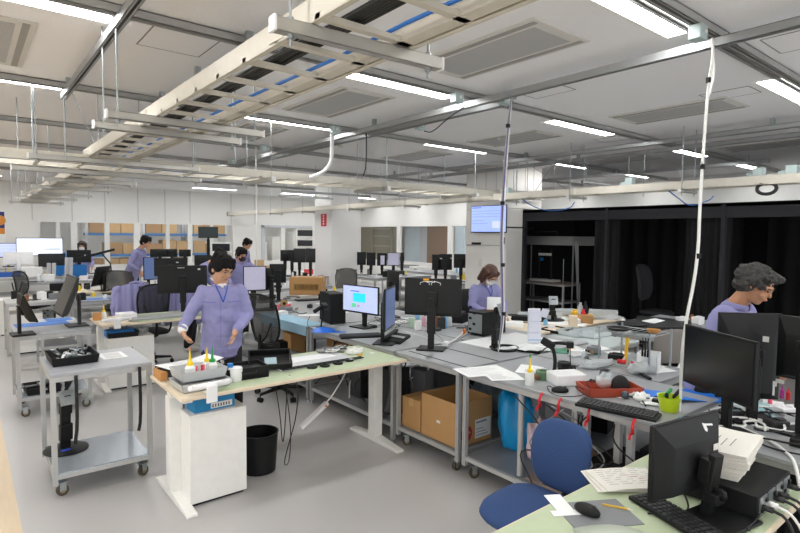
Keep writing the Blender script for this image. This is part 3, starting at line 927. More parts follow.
def sheet(name, label, cat, c, rotz, w, d, mat, th=.0012, curl=0, grp=None, lines=False):
    b = MB(); b.grid(lambda a, e: Vector(((a - .5) * w, (e - .5) * d, th + curl * (abs(a - .5) * 2) ** 3 * (1 if a > .5 else .3))), 8, 4)
    o = b.build(name, mat, loc=c, rotz=rotz, solid=th)
    tag(o, label, cat, grp)
    if lines:
        b = MB()
        random.seed(int(abs(c[0]) * 1000))
        for k in range(9):
            y = d * (.4 - k * .09)
            b.box(-w * .42, y, th * 1.6 + .0006, -w * .42 + w * random.uniform(.3, .8), y + .0015, th * 1.6 + .001)
        b.build('printed_lines', M('grey_print', '#8b8b90', .8), o)
    return o

# ================================================================ NEAR FURNITURE
# left trolley
bench('trolley', 'two-tier aluminium trolley at the left front with a black tray on top', 'trolley', .42, 1.06, 4.22, 4.88, .87, .17, 'caster', M('pale_grey_top', '#a6a9ae', .3, .1, .05, 4), 'aluminium trolleys', M('bright_steel_shelf', '#aab2ba', .25, .5, .06, 3), tw=.025)
bench('trolley', 'aluminium trolley with two tilted monitor screens, behind the left front one', 'trolley', .36, 1.0, 6.3, 6.95, .83, .2, 'caster', M('pale_grey_top'), 'aluminium trolleys', M('bright_steel_shelf'), tw=.025)
# desk A in front of the standing man
lift_desk('long height-adjustable desk with pale green mat in front of the standing man', 1.03, 2.86, 3.44, 4.16, .785, (1.25, 3.45, 2.85, 4.15))
cabinet('white cabinet under the left end of the long green desk', 1.12, 1.51, 3.57, 4.06, .62)
b = MB()
b.lathe([(.105, 0), (.125, .005), (.145, .3), (.15, .3), (.15, .305), (.14, .305), (.12, .01), (0, .01)], n=28)
tag(b.build('waste_bin', black_pl, loc=tuple(at(259, 470, 0)), smooth='auto'), 'round black waste bin beside the white cabinet', 'bin')
# desk B and things behind
lift_desk('desk with light wood top and black monitor behind the left trolleys', 1.17, 2.9, 6.75, 7.45, .78, (1.55, 6.76, 2.88, 7.44), grp='height-adjustable desks')
cabinet('white cabinet with a black slot handle under the second desk', 1.25, 1.75, 6.85, 7.35, .6, True)
# middle row of benches
bg = 'aluminium workbenches of the middle row'
bench('workbench', 'grey workbench holding cartons on its lower shelf, beside the end of the green desk', 'workbench', 2.87, 3.72, 2.84, 3.6, TZ, .17, 'caster', grp=bg)
bench('workbench', 'grey workbench with the lit monitor and barcode scanner', 'workbench', 2.87, 3.72, 3.64, 5.1, TZ, .17, 'foot', grp=bg)
bench('workbench', 'grey workbench in front of the blue chair, with red tray and keyboard', 'workbench', 2.87, 3.72, 1.33, 2.8, TZ, .17, 'caster', grp=bg)
bench('workbench', 'grey workbench behind the carton bench, carrying the large black monitor', 'workbench', 3.74, 4.6, 2.84, 5.1, TZ, .17, 'foot', grp=bg)
bench('workbench', 'grey workbench behind the red tray, with green circuit board and wire rack', 'workbench', 3.74, 4.5, 1.75, 2.8, TZ, .17, 'foot', grp=bg)
bench('workbench', 'workbench covered by pale blue cloth at its corner, with pink tape dispenser', 'workbench', 2.87, 4.5, 5.14, 7.3, TZ, .17, 'foot', grp=bg)
bench('workbench', 'farther workbench with the cardboard carton on top', 'workbench', 3.5, 5.6, 7.4, 8.5, TZ, .17, 'foot', grp=bg)
bench('workbench', 'right front workbench carrying three black monitors and many cables', 'workbench', 2.87, 3.85, -.3, 1.29, TZ, .17, 'foot', grp=bg)
for px, v0, v1, lb in ((0, 2.86, 3.58, 'nearer of the two'),):
    pass
for (a, c, lb) in (((409, 351), (469, 368), 'nearer of the two'), ((437, 346), (498, 361), 'farther of the two')):
    p, q = at(*a, TZ), at(*c, TZ)
    b = MB(); d = q - p; b.box(0, -.008, .0, d.length, .008, .0015)
    tag(b.build('tape_strip', black_pl, loc=p, rotz=math.atan2(d.y, d.x)), 'straight black tape strip stuck on the grey bench, ' + lb, 'tape', 'black tape strips')
# green desk at the bottom right
lift_desk('height-adjustable desk with pale green mat at the bottom right', 1.15, 2.84, .66, 1.3, .72, (1.17, .67, 2.82, 1.29))
b = MB(); b.box(2.3, .66, .02, 2.8, 1.2, .05)
# woman's desk and lattice table at right-middle
def P2(px, py, z): q = at(px, py, z); return q.x, q.y
lift_desk('light wood desk where the masked woman works', 4.75, 6.6, 3.55, 4.3, .78, None, grp='height-adjustable desks')
bench('trolley', 'small white-framed trolley with clear trays behind the benches', 'trolley', 4.7, 5.4, 2.75, 3.5, .76, None, 'caster', M('clear_top', '#c9d2d0', .25), 'aluminium trolleys')
bench('workbench', 'dark cluttered workbench near the black booth', 'workbench', 5.5, 7.2, 2.1, 3.4, .8, None, 'foot', grp='far workbenches')
bench('workbench', 'far grey workbench in front of the right man\'s booth', 'workbench', 5.0, 6.8, .9, 2.0, .8, None, 'foot', grp='far workbenches')
# white perforated cabinet
t = thing('parts_cabinet', 'white perforated metal cabinet below the dark cluttered bench', 'cabinet', (5.15, 2.15, 0), 0)
b = MB(); b.box(-.35, -.25, .03, .35, .25, .76); b.build('body', M('perforated_cream', '#d9d6cc', .5), t, bev=.004)
b = MB()
for i in range(13):
    b.box(-.3505, -.23 + i * .036, .1, -.35, -.227 + i * .036, .72)
for i in range(16):
    b.box(-.3505, -.24, .12 + i * .038, -.35, .24, .123 + i * .038)
b.build('perforated_panel', mid_gy, t)

# ================================================================ BOOTH
bk = M('black_curtain', '#141416', .9, 0, .3, 6)
bkh = M('black_header_board', '#26262a', .8)
bt = thing('dark_booth', 'large black curtained booth along the right side', 'booth', (8.0, 3, 0))
b = MB()
b.box(0, -4.5, 2.1, .05, 3.38, 2.29); b.build('header_board', bkh, bt)
b = MB(); b.box(-.01, 1.66, 0, .07, 1.7, 2.3); b.build('post', bkh, bt)
b = MB(); b.box(0, 3.3, 0, .08, 3.38, 2.1); b.build('post', bkh, bt)
b = MB(); b.box(-.01, -.05, 0, .07, 0, 2.3); b.build('post', bkh, bt)
b = MB(); b.box(0, -4.5, 2.25, 3, 3.38, 2.3); b.build('roof_panel', bk, bt)
b = MB(); b.box(.06, 3.33, 0, .1, 4.25, 2.25); b.build('side_panel', bk, bt)
b = MB(); b.box(.1, 4.2, 0, 3, 4.25, 2.25); b.build('side_panel', bk, bt)
b = MB(); b.box(.1, 3.38, 2.25, 3, 4.25, 2.3); b.build('roof_panel', bk, bt)
b = MB(); b.box(2.95, -4.5, 0, 3, 4.25, 2.25); b.build('back_panel', bk, bt)
def curtain(v0, v1, x, z0, z1, par, amp=.04, wl=.14, name='curtain', mat=None):
    b = MB(); n = max(8, int((v1 - v0) / .02))
    b.grid(lambda a, c: Vector((x + amp * math.sin((v0 + a * (v1 - v0)) / wl * 2 * PI) * (1 - .5 * c) + .01 * math.sin(9 * a + 4 * c), v0 + a * (v1 - v0), z0 + c * (z1 - z0))), n, 6)
    return b.build(name, mat or bk, par, smooth=True)
curtain(1.5, 1.95, .12, .02, 2.12, bt); curtain(-.1, .5, .12, .02, 2.12, bt, wl=.11)
curtain(.6, 1.3, 2.6, .02, 2.2, bt, .06, .3); curtain(-4.4, .2, 2.5, .02, 2.2, bt, .08, .35); curtain(1.3, 3.3, 2.7, .02, 2.2, bt, .06, .3)
curtain(-2.6, -1.6, .12, .02, 2.12, bt, wl=.2)
# grey hood and steel rack in the booth
hood = thing('extraction_hood', 'grey fabric hood hanging inside the booth above the steel rack', 'hood', (9.05, 6.3, 1.66))
b = MB(); b.prism([(-.35, -.55), (.35, -.75), (.35, .6), (-.35, .6)], .17); b.build('skirt', M('grey_vinyl', '#8a8a88', .5), hood, bev=.01)
b = MB(); b.tube([(-.33, -.2, .17), (-.33, -.2, .26), (-.33, .55, .26), (-.33, .55, .17)], .012); b.build('top_bar', dark_gy, hood)
b = MB(); b.grid(lambda a, c: Vector((-.3 + .03 * math.sin(9 * a), -.55 - .12 * c - .08 * a * (1 - c), .1 - 1.3 * c * 1)), 8, 12); b.build('side_flap', M('grey_vinyl'), hood, smooth=True, solid=.004)
for y in (.45, -.5):
    b = MB(); b.tube([(-.25, y, 0), (-.25, y, -1.6)], .014); b.build('support_tube', mid_gy, hood)
rk = bench('steel_rack', 'white steel rack inside the booth carrying a measuring frame', 'rack', 8.6, 9.15, 5.85, 6.95, .95, .6, 'foot', M('rack_top', '#7c6c60', .6), 'racks')
st = thing('test_stand', 'small black frame with white bar standing on the booth rack', 'instrument', (8.85, 6.45, .95))
b = MB(); b.box(-.12, -.28, 0, .12, .28, .04); b.build('base_plate', white_p, st, bev=.004)
for s in (-1, 1):
    b = MB(); b.cyl((0, s * .14, .04), (0, s * .14, .62), .02, n=10); b.build('column', black_pl, st)
b = MB(); b.box(-.02, -.15, .5, .02, .15, .55); b.build('crossbar', white_p, st)
b = MB(); b.box(-.02, .05, .4, .01, .11, .46); b.build('blue_knob', blue_pl, st)
b = MB(); b.cyl((8.8, 6.0, .95), (8.8, 6.0, 1.4), .008, n=8)
tag(b.build('metal_rod', galv), 'thin metal rod standing on the booth rack', 'rod')
chair('black high-backed chair barely visible inside the dark booth', (9.0, 4.3, 0), facing((9, 4.3), 60), 'pad', .62, M('charcoal_fabric', '#3a3a3d', .8), .62, arms=False)
# display TV and wall items on the pillar
tv = monitor('wall-mounted display with a blue table screen on the white pillar', (7.5, 6.73, 1.86), -PI / 2, w=.86, h=.5, zc=.27, screen='tv', stand='none', cat='television', thick=.02, ui=[(.03, .06, .3, .09, M('ui_dark', '#5368b8', .5, emit=.4)), (.03, .2, .97, .21, M('ui_line', '#7288cf', .5, emit=.5)), (.03, .3, .97, .31, M('ui_line')), (.03, .4, .97, .41, M('ui_line')), (.62, .58, .8, .82, M('ui_pale', '#c5d0f8', .5, emit=.8)), (.82, .58, .95, .82, M('ui_pale')), (.03, .55, .4, .56, M('ui_line')), (.03, .65, .5, .66, M('ui_line'))])
b = MB(); b.box(7.525, 6.4, 1.64, 7.55, 7.3, 1.66)
tag(b.build('wall_channel', alu), 'thin horizontal metal channel on the pillar below the display', 'channel')
b = MB(); b.box(7.5, 6.95, 1.66, 7.55, 7.15, 1.7); tag(b.build('wall_socket', black_pl, bev=.004), 'black socket strip on the pillar below the display', 'socket')
b = MB(); b.box(7.52, 6.38, 1.68, 7.55, 6.45, 1.8); tag(b.build('wall_switch', black_pl, bev=.004), 'black switch box at the right corner of the pillar', 'switch')
b = MB(); b.box(7.535, 6.92, 1.25, 7.55, 7.0, 1.4); tag(b.build('wall_switch', M('pale_switch', '#d3d1cb', .5), bev=.003), 'pale grey wall switch plate on the pillar above the woman', 'switch')
cable('thin black conduit running from the display to the black booth', [(7.55, 6.4, 1.98), (7.58, 6.32, 1.98), (7.8, 6.3, 1.98), (8.3, 6.34, 1.98)], .012, smooth=0)
# red sign on the column
b = MB(); b.box(6.885, 11.42, 2.02, 6.9, 11.66, 2.32)
sg = tag(b.build('warning_sign', red_pl), 'red upright sign with white characters on the column', 'sign')
b = MB()
for k in range(4): b.box(6.883, 11.51, 2.06 + k * .065, 6.885, 11.57, 2.1 + k * .065)
b.build('sign_marks', white_pl, sg)
b = MB(); b.box(0, 0, 0, .5, .02, .7)
# poster at the left edge
ps = uatY(0, 237, WY)
b = MB(); b.box(uatY(-12, 237, WY).x, WY - .02, 1.2, uatY(6, 237, WY).x, WY - .005, 2.35)
po = tag(b.build('wall_calendar', paper), 'wall calendar with a blue and orange picture at the left edge', 'calendar')
b = MB(); b.box(uatY(-12, 237, WY).x, WY - .024, 1.75, uatY(5, 237, WY).x, WY - .02, 2.32); b.build('picture', M('deep_blue', '#2a2f7a', .5), po)
b = MB(); b.box(uatY(-12, 237, WY).x, WY - .027, 1.75, uatY(5, 237, WY).x, WY - .024, 1.9); b.cyl((uatY(0, 237, WY).x, WY - .03, 2.1), (uatY(0, 237, WY).x, WY - .022, 2.1), .13, n=20); b.build('picture_glow', M('orange_print', '#e0913a', .5), po)

# ================================================================ NEAR EQUIPMENT AND CLUTTER
DZ = .788      # top of the green mat on the long desk
def XY(px, py, z): q = at(px, py, z); return (q.x, q.y, z)
ui_bl = M('ui_blue_title', '#4a57c8', .5, emit=.7); ui_cy = M('ui_cyan', '#27c7d6', .5, emit=.8)
ui_gn = M('ui_green_chart', '#5fc48e', .5, emit=.7)
pale_sticker = M('pale_sticker', '#d9d9d6', .6); ysticky = M('yellow_note', '#f0e02b', .6)
# monitors of the middle row
mon_panel('lit monitor showing a cyan window on a pale desktop, beside the black tower', (342, 284, 311, 381, 287, 316), .3, TZ, w=.56, screen='on',
    ui=[(.24, .2, .48, .235, ui_bl), (.31, .28, .66, .6, ui_cy), (.27, .66, .4, .8, ui_gn), (.42, .7, .5, .78, M('ui_pink', '#c79ac0', .5, emit=.5))])
mon_panel('black monitor with bluish screen seen almost edge-on right of the lit monitor', (382, 283, 327, 396, 291, 330), .38, TZ, screen='blue', w=.42)
mon_panel('tall dark monitor with a white cable standing behind the edge-on one', (383, 269, 297, 404, 272, 303), .36, TZ, back=True, w=.36)
mon_panel('large black monitor seen from behind with two white shield outlines and a yellow sticker', (405, 279, 316, 462, 278, 316), .33, TZ, back=True, logo='circle', stand='rect')
# shield outlines on the big monitor's back
def shield(parent, x, z, y):
    b = MB(); pts = [(-.04, .03), (0, .042), (.04, .03), (.04, 0), (0, -.035), (-.04, 0), (-.04, .03)]
    for a, c in zip(pts, pts[1:]): b.tube([(x + a[0], y, z + a[1]), (x + c[0], y, z + c[1])], .0025, 5)
    return b.build('shield_mark', M('logo_white'), parent)
big = [o for o in COL.objects if o.get('label', '').startswith('large black monitor seen from behind')][0]
hs = [c for c in kids(big) if c.name.startswith('housing')][0]
zc_ = 0.44
for x in (.07, -.03): shield(hs, x, zc_ + .115, .022)
b = MB(); b.cb(.06, .012, zc_ + .172, .05, .012, .016, rz=.2); b.build('yellow_note', M('amber_note', '#f3b21c', .6), hs)
b = MB(); b.cyl((-.0, .045, .2), (.0, .05, .2), .01, n=12); b.box(-.02, .062, .16, .02, .065, .168); b.build('stand_marks', mid_gy, big)
# second desk: big monitor from behind
monitor('large black monitor seen from behind on the desk behind the standing man', XY(183, 313, .78), facing(at(183, 313, .78), 182), w=.6, h=.36, zc=.44, logo='circle', stand='rect', sticker=[(-.2, .13, .03, .02, pale_sticker)])
# right-hand monitors
mon_panel('big black flat monitor at the right, screen side towards the camera', (687, 324, 382, 759, 342, 412), .33, TZ, screen='off', stand='rect')
def stickers(o, items):
    h_ = [c for c in kids(o) if c.name.startswith('housing')][0]
    for (x, z, sx, sz, y) in items:
        b = MB(); b.box(x - sx / 2, y, z - sz / 2, x + sx / 2, y + .002, z + sz / 2); b.build('sticker', pale_sticker, h_)
m2 = mon_panel('black upright monitor turned portrait, seen from behind, in front of the older man', (719, 309, 395, 782, 317, 404), .48, TZ, back=True, stand='rect', thick=.035)
stickers(m2, [(-.1, .42, .03, .045, .03), (-.12, .17, .012, .06, .035), (-.12, .205, .03, .03, .036)])
m3 = mon_panel('black monitor seen from behind, cut by the right edge of the photo', (779, 316, 378, 850, 321, 389), .33, TZ, back=True, stand='rect', thick=.035)
stickers(m3, [(.2, .46, .03, .03, .02), (.12, .25, .04, .02, .03)])
f1 = mon_panel('black monitor seen from behind on the near green desk, with a corner logo', (652, 434, 512, 718, 403, 474), .3, .723, back=True, stand='none', logo='corner', thick=.045)
b = MB(); b.T = Matrix.Translation((0, 0, 0))
b.cb(-.02, .13, .0075, .26, .2, .014); b.build('stand_base', black_pl, f1, bev=.005)
b = MB(); b.cb(-.02, .1, .13, .055, .03, .26, -.12); b.cb(-.02, .085, .19, .07, .045, .1, -.12); b.cb(-.02, .115, .09, .065, .05, .045, -.12); b.build('stand_neck', black_pl, f1, bev=.004)
b = MB(); b.tube([(-.02, .1, .12), (-.02, .15, .125), (-.02, .155, .1), (-.02, .12, .085)], .009, 8, 1); b.build('cable_hook', black_pl, f1, smooth=True)
stickers(f1, [(-.12, .25, .03, .025, .052), (-.06, .14, .025, .02, .052)])
# trolley monitors
def tilted(label, base, rz, w, h, zc, tilt, **kw): return monitor(label, base, rz, w=w, h=h, zc=zc, tilt=tilt, **kw)
tilted('large black monitor tilted back and seen from the side on the rear left trolley', XY(72, 326, .83), facing(at(72, 326, .83), -80), .52, .42, .33, -.36, thick=.05, body=dark_gy, off=(0, -.05))
tilted('smaller black monitor seen from the side at the left end of the rear trolley', XY(28, 334, .83), facing(at(28, 334, .83), 97), .36, .28, .26, -.4, thick=.045)
b = MB(); b.box(-.24, -.13, 0, .24, .13, .003)
tag(b.build('blue_mat', M('blue_sheet', '#3f78c9', .5), loc=XY(42, 324, .83), rotz=.05), 'blue sheet lying on the rear left trolley', 'mat')
# stands without monitors
def arm_stand(label, base, rz, h, base_kind='disc', plate=True, ring=False, tiltp=0):
    t = thing('monitor_stand', label, 'monitor stand', base, rz)
    b = MB()
    if ring:
        pts = [(.13 * math.cos(a), .0 + .11 * math.sin(a), .008) for a in [k * PI / 12 for k in range(25)]]
        b.tube(pts + [pts[1]], .012, 8)
        b.cb(0, .1, .01, .1, .06, .016)
    else:
        b.lathe([(.15, 0), (.15, .006), (.13, .014), (.03, .018)], n=30)
    b.build('base', black_pl, t, smooth='auto')
    yb = .1 if ring else .0
    b = MB(); b.cb(0, yb, h / 2, .07, .03, h, .06); b.cb(0, yb - .005, h * .32, .085, .045, h * .3, .06); b.cb(0, yb - .01, h * .75, .078, .05, h * .2, .06)
    b.build('pole', black_pl, t, bev=.005)
    if plate:
        b = MB(); b.cb(0, yb - .06 + tiltp, h * .97, .11, .006, .11, -.35)
        for x in (-.04, .04):
            for z in (-.04, .04): b.cyl((x, yb - .07 + tiltp + z * .3, h * .97 + z), (x, yb - .06 + tiltp + z * .3, h * .97 + z), .006, n=8)
        b.build('mounting_plate', galv, t)
        b = MB(); b.cb(0, yb - .03, h * .95, .05, .06, .05); b.build('hinge', black_pl, t, bev=.004)
    return t
arm_stand('bare black monitor stand with ring foot and grey plate on the white mat', XY(505, 349, TZ + .004), facing(at(505, 349, TZ), 60), .36, ring=True)
arm_stand('bare black monitor stand on the light wood desk by the woman', XY(552, 320, .785), facing(at(552, 320, .78), 10), .26)
arm_stand('bare black monitor stand with round foot on the lower shelf of the left trolley', XY(66, 449, .18), facing(at(66, 449, .18), 20), .42)
b = MB(); b.box(-.03, -.02, 0, .03, .02, .001); 
tag(b.build('blue_label', M('blue_label_print', '#2f50c0', .5), loc=XY(66, 450, .197), rotz=.2), 'small blue label on the round foot of the lower-shelf stand', 'label')
b = MB(); b.cb(0, 0, .11, .03, .03, .26, .25); b.cb(.05, .0, .11, .03, .03, .26, 0, .5)
tag(b.build('bracket', black_pl, loc=XY(70, 350, .72) if False else (.78, 6.05 + .33, .205), bev=.004), 'black bracket leaning inside the rear left trolley', 'bracket')

# left trolley load
def tray_box(name, label, c, rz, w, d, h, mat, cat='tray', taper=.08, th=.004, grp=None):
    return open_box(name, label, cat, c, rz, w, d, h, mat, th, 0, grp, taper=taper)
tray_box('parts_tray', 'black plastic tray of metal parts on the left trolley', (.6, 4.6, .871), .02, .3, .36, .06, black_pl)
random.seed(3)
for i in range(16):
    a, c = random.uniform(-.1, .1), random.uniform(-.13, .13)
    t = thing('metal_part', 'small shiny metal part lying in the black tray on the left trolley', 'metal part', (.6 + a, 4.6 + c, .885 + .006 * (i % 6)), random.uniform(0, 3), 'metal parts in the black tray')
    b = MB(); b.cb(0, 0, .02, random.uniform(.06, .13), random.uniform(.012, .03), .01, random.uniform(-.4, .4), random.uniform(-.5, .5)); b.build('bracket', galv if i % 3 else white_pl, t, bev=.002)
    b = MB(); b.cyl((.02, 0, .015), (.02, 0, .045), .008, n=10); b.build('pin', black_pl if i % 2 else galv, t)
tag(sheet('paper', 'white sheet with grey frame on the left trolley top', 'paper', (.87, 4.6, .871), .03, .17, .24, paper), 'white sheet with grey frame on the left trolley top', 'paper')
b = MB(); b.box(-.055, -.09, .0, .055, .09, .001); tag(b.build('paper', M('pale_grey_card', '#cfcfcf', .6), loc=(.87, 4.6, .874)), 'grey card lying on the white sheet of the left trolley', 'card')
for px, py, x, y, lb in ((71, 365, .57, 4.21, 'left'), (135, 352, .97, 4.21, 'right')):
    b = MB(); b.tube([(x, y - .005, .845), (x, y - .015, .7), (x, y - .01, .5 if lb == 'left' else .45), (x - .015, y - .012, .38)], .011, 6, 1)
    tag(b.build('strap', black_fab, smooth=True), 'black strap hanging from the front rail of the left trolley, %s one' % lb, 'strap')
tray_box('parts_tray', 'black tray on the lower shelf of the rear left trolley', (.58, 6.5, .206), .05, .3, .3, .07, black_pl)
b = MB()
for i in range(6): b.cb(random.uniform(-.1, .1), random.uniform(-.1, .1), .04 + i * .008, .16, .02, .015, random.uniform(-.3, .3), 0, random.uniform(0, 3))
tag(b.build('scrap_pile', galv, loc=(.58, 6.5, .215)), 'heap of thin metal strips in the lower black tray', 'scrap')
# desk A load
b = MB(); b.box(-.05, -.09, 0, .05, .09, .06)
tag(b.build('wooden_block', M('orange_wood', '#c08a4e', .6), loc=(1.09, 4.02, DZ), bev=.004), 'small orange-brown wooden box at the left corner of the long desk', 'box')
sh = sheet('paper', 'curling white printed papers on the left end of the long desk', 'paper', (1.27, 4.02, DZ + .075), .25, .42, .22, paper, .004, .02, lines=True)
b = MB(); b.box(-.2, -.1, 0, .2, .1, .068)
tag(b.build('black_folder', black_fab, loc=(1.27, 4.02, DZ), rotz=.25, bev=.01), 'black folder block underneath the curling papers', 'folder')
tray_gy = M('pale_grey_tray', '#bfc2c2', .45)
c1 = XY(184, 391, DZ)
tray_box('tray', 'lower pale grey tray on the near corner of the long desk', (1.22, 3.66, DZ), .03, .33, .26, .055, tray_gy, taper=.1)
tray_box('tray', 'upper pale grey tray holding nozzle bottles, stacked on the lower one', (1.225, 3.7, DZ + .057), .03, .31, .25, .065, tray_gy, taper=.1)
bottle('milky bottle with a yellow nozzle at the left of the upper grey tray', (1.15, 3.64, DZ + .065), yellow_pl, .2, .034, cap2=orange_pl)
bottle('milky bottle with green nozzle in the upper grey tray', (1.31, 3.67, DZ + .065), green_pl, .19, .034)
bottle('milky bottle with a leaning yellow nozzle beside the green one', (1.29, 3.72, DZ + .065), yellow_pl, .18, .03)
random.seed(5)
for i in range(9):
    b = MB(); b.cyl((0, 0, 0), (0, .0, .07), .007, n=8)
    tag(b.build('small_tube', [pink_pl, clear_pl, red_pl][i % 3], loc=(1.2 + .017 * i, 3.66 + .01 * (i % 2), DZ + .07), smooth='auto'), ['pink-capped tube standing in the upper grey tray', 'cloudy tube standing in the upper grey tray', 'red tube standing in the upper grey tray'][i % 3], 'tube', 'tubes in the tray')
t = thing('wipe_dispenser', 'white cup-shaped dispenser right of the grey trays', 'dispenser', (1.46, 3.64, DZ), .2)
b = MB(); b.lathe([(.04, 0), (.045, .01), (.05, .085), (.045, .095), (.0, .095)], n=20); b.build('cup', white_pl, t, smooth='auto')
b = MB(); b.cyl((-.02, .03, .09), (-.02, .03, .12), .02, n=12); b.build('blue_cap', blue_pl, t, smooth='auto')
b = MB(); b.tube([(-.06, 0, 0), (-.02, .01, .01), (.03, 0, 0), (.06, .02, .005)], .012, 8, 2); b.tube([(-.01, .0, .008), (.02, .03, .012)], .009)
tag(b.build('orange_tool', orange_pl, loc=(1.545, 3.74, DZ + .012), smooth=True), 'orange tool handle lying beside the white dispenser', 'tool')
# clamp bar at the front edge
t = thing('clamp_bar', 'white rounded bar clamped at the front edge of the long desk', 'clamp', (1.22, 3.46, DZ + .05), .12)
b = MB(); b.cap((-.13, 0, 0), .02, (.13, 0, 0), .02, 14); b.build('bar', white_pl, t, smooth=True)
b = MB(); b.box(-.035, -.03, -.11, .035, -.012, 0); b.box(-.03, -.03, -.05, .03, .05, -.045); b.build('clamp_bracket', white_pl, t, bev=.003)
# black case with open lid
t = thing('tool_case', 'black open tool case with raised lid on the long desk', 'tool case', (1.555, 3.72, DZ), -.08)
b = MB()
for (x0, y0, x1, y1) in ((-.15, -.11, .15, -.1), (-.15, .1, .15, .11), (-.15, -.11, -.14, .11), (.14, -.11, .15, .11)): b.box(x0, y0, 0, x1, y1, .085)
b.box(-.15, -.11, 0, .15, .11, .03); b.box(-.15, -.0, .04, .15, .11, .06)
b.build('case_body', black_pl, t, bev=.003)
T_ = Matrix.Translation((.2, .02, .02)) @ Matrix.Rotation(-.3, 4, 'Z') @ Matrix.Rotation(.42, 4, 'X')
b = MB(); b.box(-.14, 0, -.004, .16, .2, .0, T_)
for (x0, y0, x1, y1) in ((-.15, 0, .17, .01), (-.15, .19, .17, .2), (-.15, 0, -.14, .2), (.16, 0, .17, .2)): b.box(x0, y0, 0, x1, y1, .04, T_)
b.build('lid', black_pl, t, bev=.003)
b = MB(); b.tube([(-.05, -.115, .06), (-.05, -.135, .05), (.05, -.135, .05), (.05, -.115, .06)], .006, 8); b.build('handle', black_pl, t)
b = MB(); b.cb(-.08, -.112, .04, .03, .004, .016); b.build('orange_label', orange_pl, t)
for k in range(5):
    b = MB(); b.cb(-.1 + k * .045, -.05 + .01 * (k % 2), .05, .014, .1, .02, 0, 0, random.uniform(-.3, .3)); b.build('tool_inside', dark_gy if k % 2 else mid_gy, t)
b = MB(); b.box(-.03, .06, .001, .06, .14, .004, T_); b.build('paper_slip', M('teal_slip', '#9fb6bd', .6), t)
# long metal frame
t = thing('display_frame', 'long flat silver panel frame lying on the long green desk', 'panel', (2.16, 3.83, DZ), -.02)
b = MB(); b.box(-.34, -.17, 0, .34, .2, .012); b.build('panel', M('silver_panel', '#c9cbcd', .35, .3), t, bev=.003)
for y in (-.18, -.145):
    b = MB(); b.box(-.33, y - .006, .012, .4, y + .006, .02); b.build('black_strip', black_pl, t)
b = MB(); b.box(-.3, .0, .012, .25, .15, .014); b.build('white_film', M('milky_film', '#e8eaea', .4), t)
tag(sheet('paper', 'white sheet at the back of the silver panel frame', 'paper', (1.95, 4.06, DZ), .1, .3, .15, paper), 'white sheet at the back of the silver panel frame', 'paper')
for (px, py, lb) in ((312, 368, 'leftmost'), (325, 366.5, 'second from the left'), (338, 364, 'third from the left'), (349, 361, 'rightmost, with a pale label')):
    c = XY(px, py, DZ)
    t = thing('black_ring', 'flat black ring on the front edge of the green mat, ' + lb, 'ring', c, 0, 'black rings')
    b = MB(); b.lathe([(.02, .0), (.038, 0), (.04, .008), (.038, .017), (.022, .017), (.02, .0)], n=24); b.build('ring_body', black_pl, t, smooth='auto')
    if lb.startswith('right'):
        b = MB(); b.box(-.005, -.03, .017, .03, .0, .019); b.build('label', pale_sticker, t)
random.seed(11)
def crumple(name, label, c, r, mat, cat, seed, hh=.5, n=22):
    random.seed(seed)
    b = MB(); b.ell((0, 0, 0), (1, 1, 1), n)
    for v in b.b.verts:
        k = 1 + .22 * math.sin(7 * v.co.x + seed) * math.sin(6 * v.co.y + 1) + random.uniform(-.12, .12)
        v.co = Vector((v.co.x * r[0] * k, v.co.y * r[1] * k, max(0, (v.co.z * .7 + .5)) * r[2] * k))
    return tag(b.build(name, mat, loc=c, smooth=True), label, cat)
crumple('work_gloves', 'crumpled white gloves near the right end of the long desk', (2.62, 3.86, DZ), (.08, .06, .04), M('glove_cotton', '#e4e3dd', .9), 'gloves', 2)
crumple('coiled_wire', 'tangled grey and white wire pile behind the gloves', (2.47, 4.04, DZ), (.12, .07, .035), M('wire_grey', '#8f8f8c', .6, 0, .4, 60), 'wire', 4)
for k in range(5):
    random.seed(20 + k)
    pts = [(2.47 + random.uniform(-.13, .17), 4.0 + random.uniform(-.08, .08), DZ + .012 + random.uniform(0, .035)) for _ in range(7)]
    cable(['grey', 'white', 'black', 'white', 'black'][k] + ' wire tangled at the right end of the long desk', pts, .004, [cable_gy, cable_wt, cable_bk, cable_wt, cable_bk][k], 2, grp='tangled wires')
b = MB(); b.cb(0, 0, .008, .05, .012, .01, 0, 0, .4); b.cb(.02, .01, .008, .03, .02, .012, 0, 0, 1)
tag(b.build('yellow_clip', M('amber_plastic', '#e8b62a', .5), loc=XY(360, 356, DZ)), 'small yellow clip on the right end of the green mat', 'clip')
tag(sheet('cleaning_cloth', 'white card slip at the front right of the green mat', 'paper', XY(372, 353, DZ + .001), .3, .05, .03, paper), 'white card slip at the front right of the green mat', 'card')
# under desk A
t = thing('blue_box', 'blue box with a white label on top of the white cabinet', 'box', (1.3, 3.71, .62), .05)
b = MB(); b.box(-.14, -.1, 0, .14, .1, .09); b.build('body', M('teal_blue_card', '#1c7fb4', .6), t, bev=.002)
b = MB(); b.box(-.03, -.1015, .012, .12, -.1, .05); b.build('label', pale_sticker, t)
b = MB()
for k in range(7): b.box(-.02 + k * .019, -.1022, .02, -.012 + k * .019, -.1014, .04)
b.build('label_print', dark_gy, t)
b = MB(); b.box(-.15, -.22, 0, .1, .22, .1)
tag(b.build('clear_bin', clear_pl, loc=(1.42, 3.84, .62) if False else (1.3, 3.97, .62)), 'cloudy plastic container behind the blue box on the cabinet', 'container')
cable('thin black cable looping down from the long desk towards the bin', [(1.83, 3.55, DZ), (1.83, 3.4, .76), (1.83, 3.44, .5), (1.8, 3.5, .3), (1.78, 3.55, .12), (1.86, 3.6, .1), (1.95, 3.75, .35), (2.0, 4.0, .7)], .004)
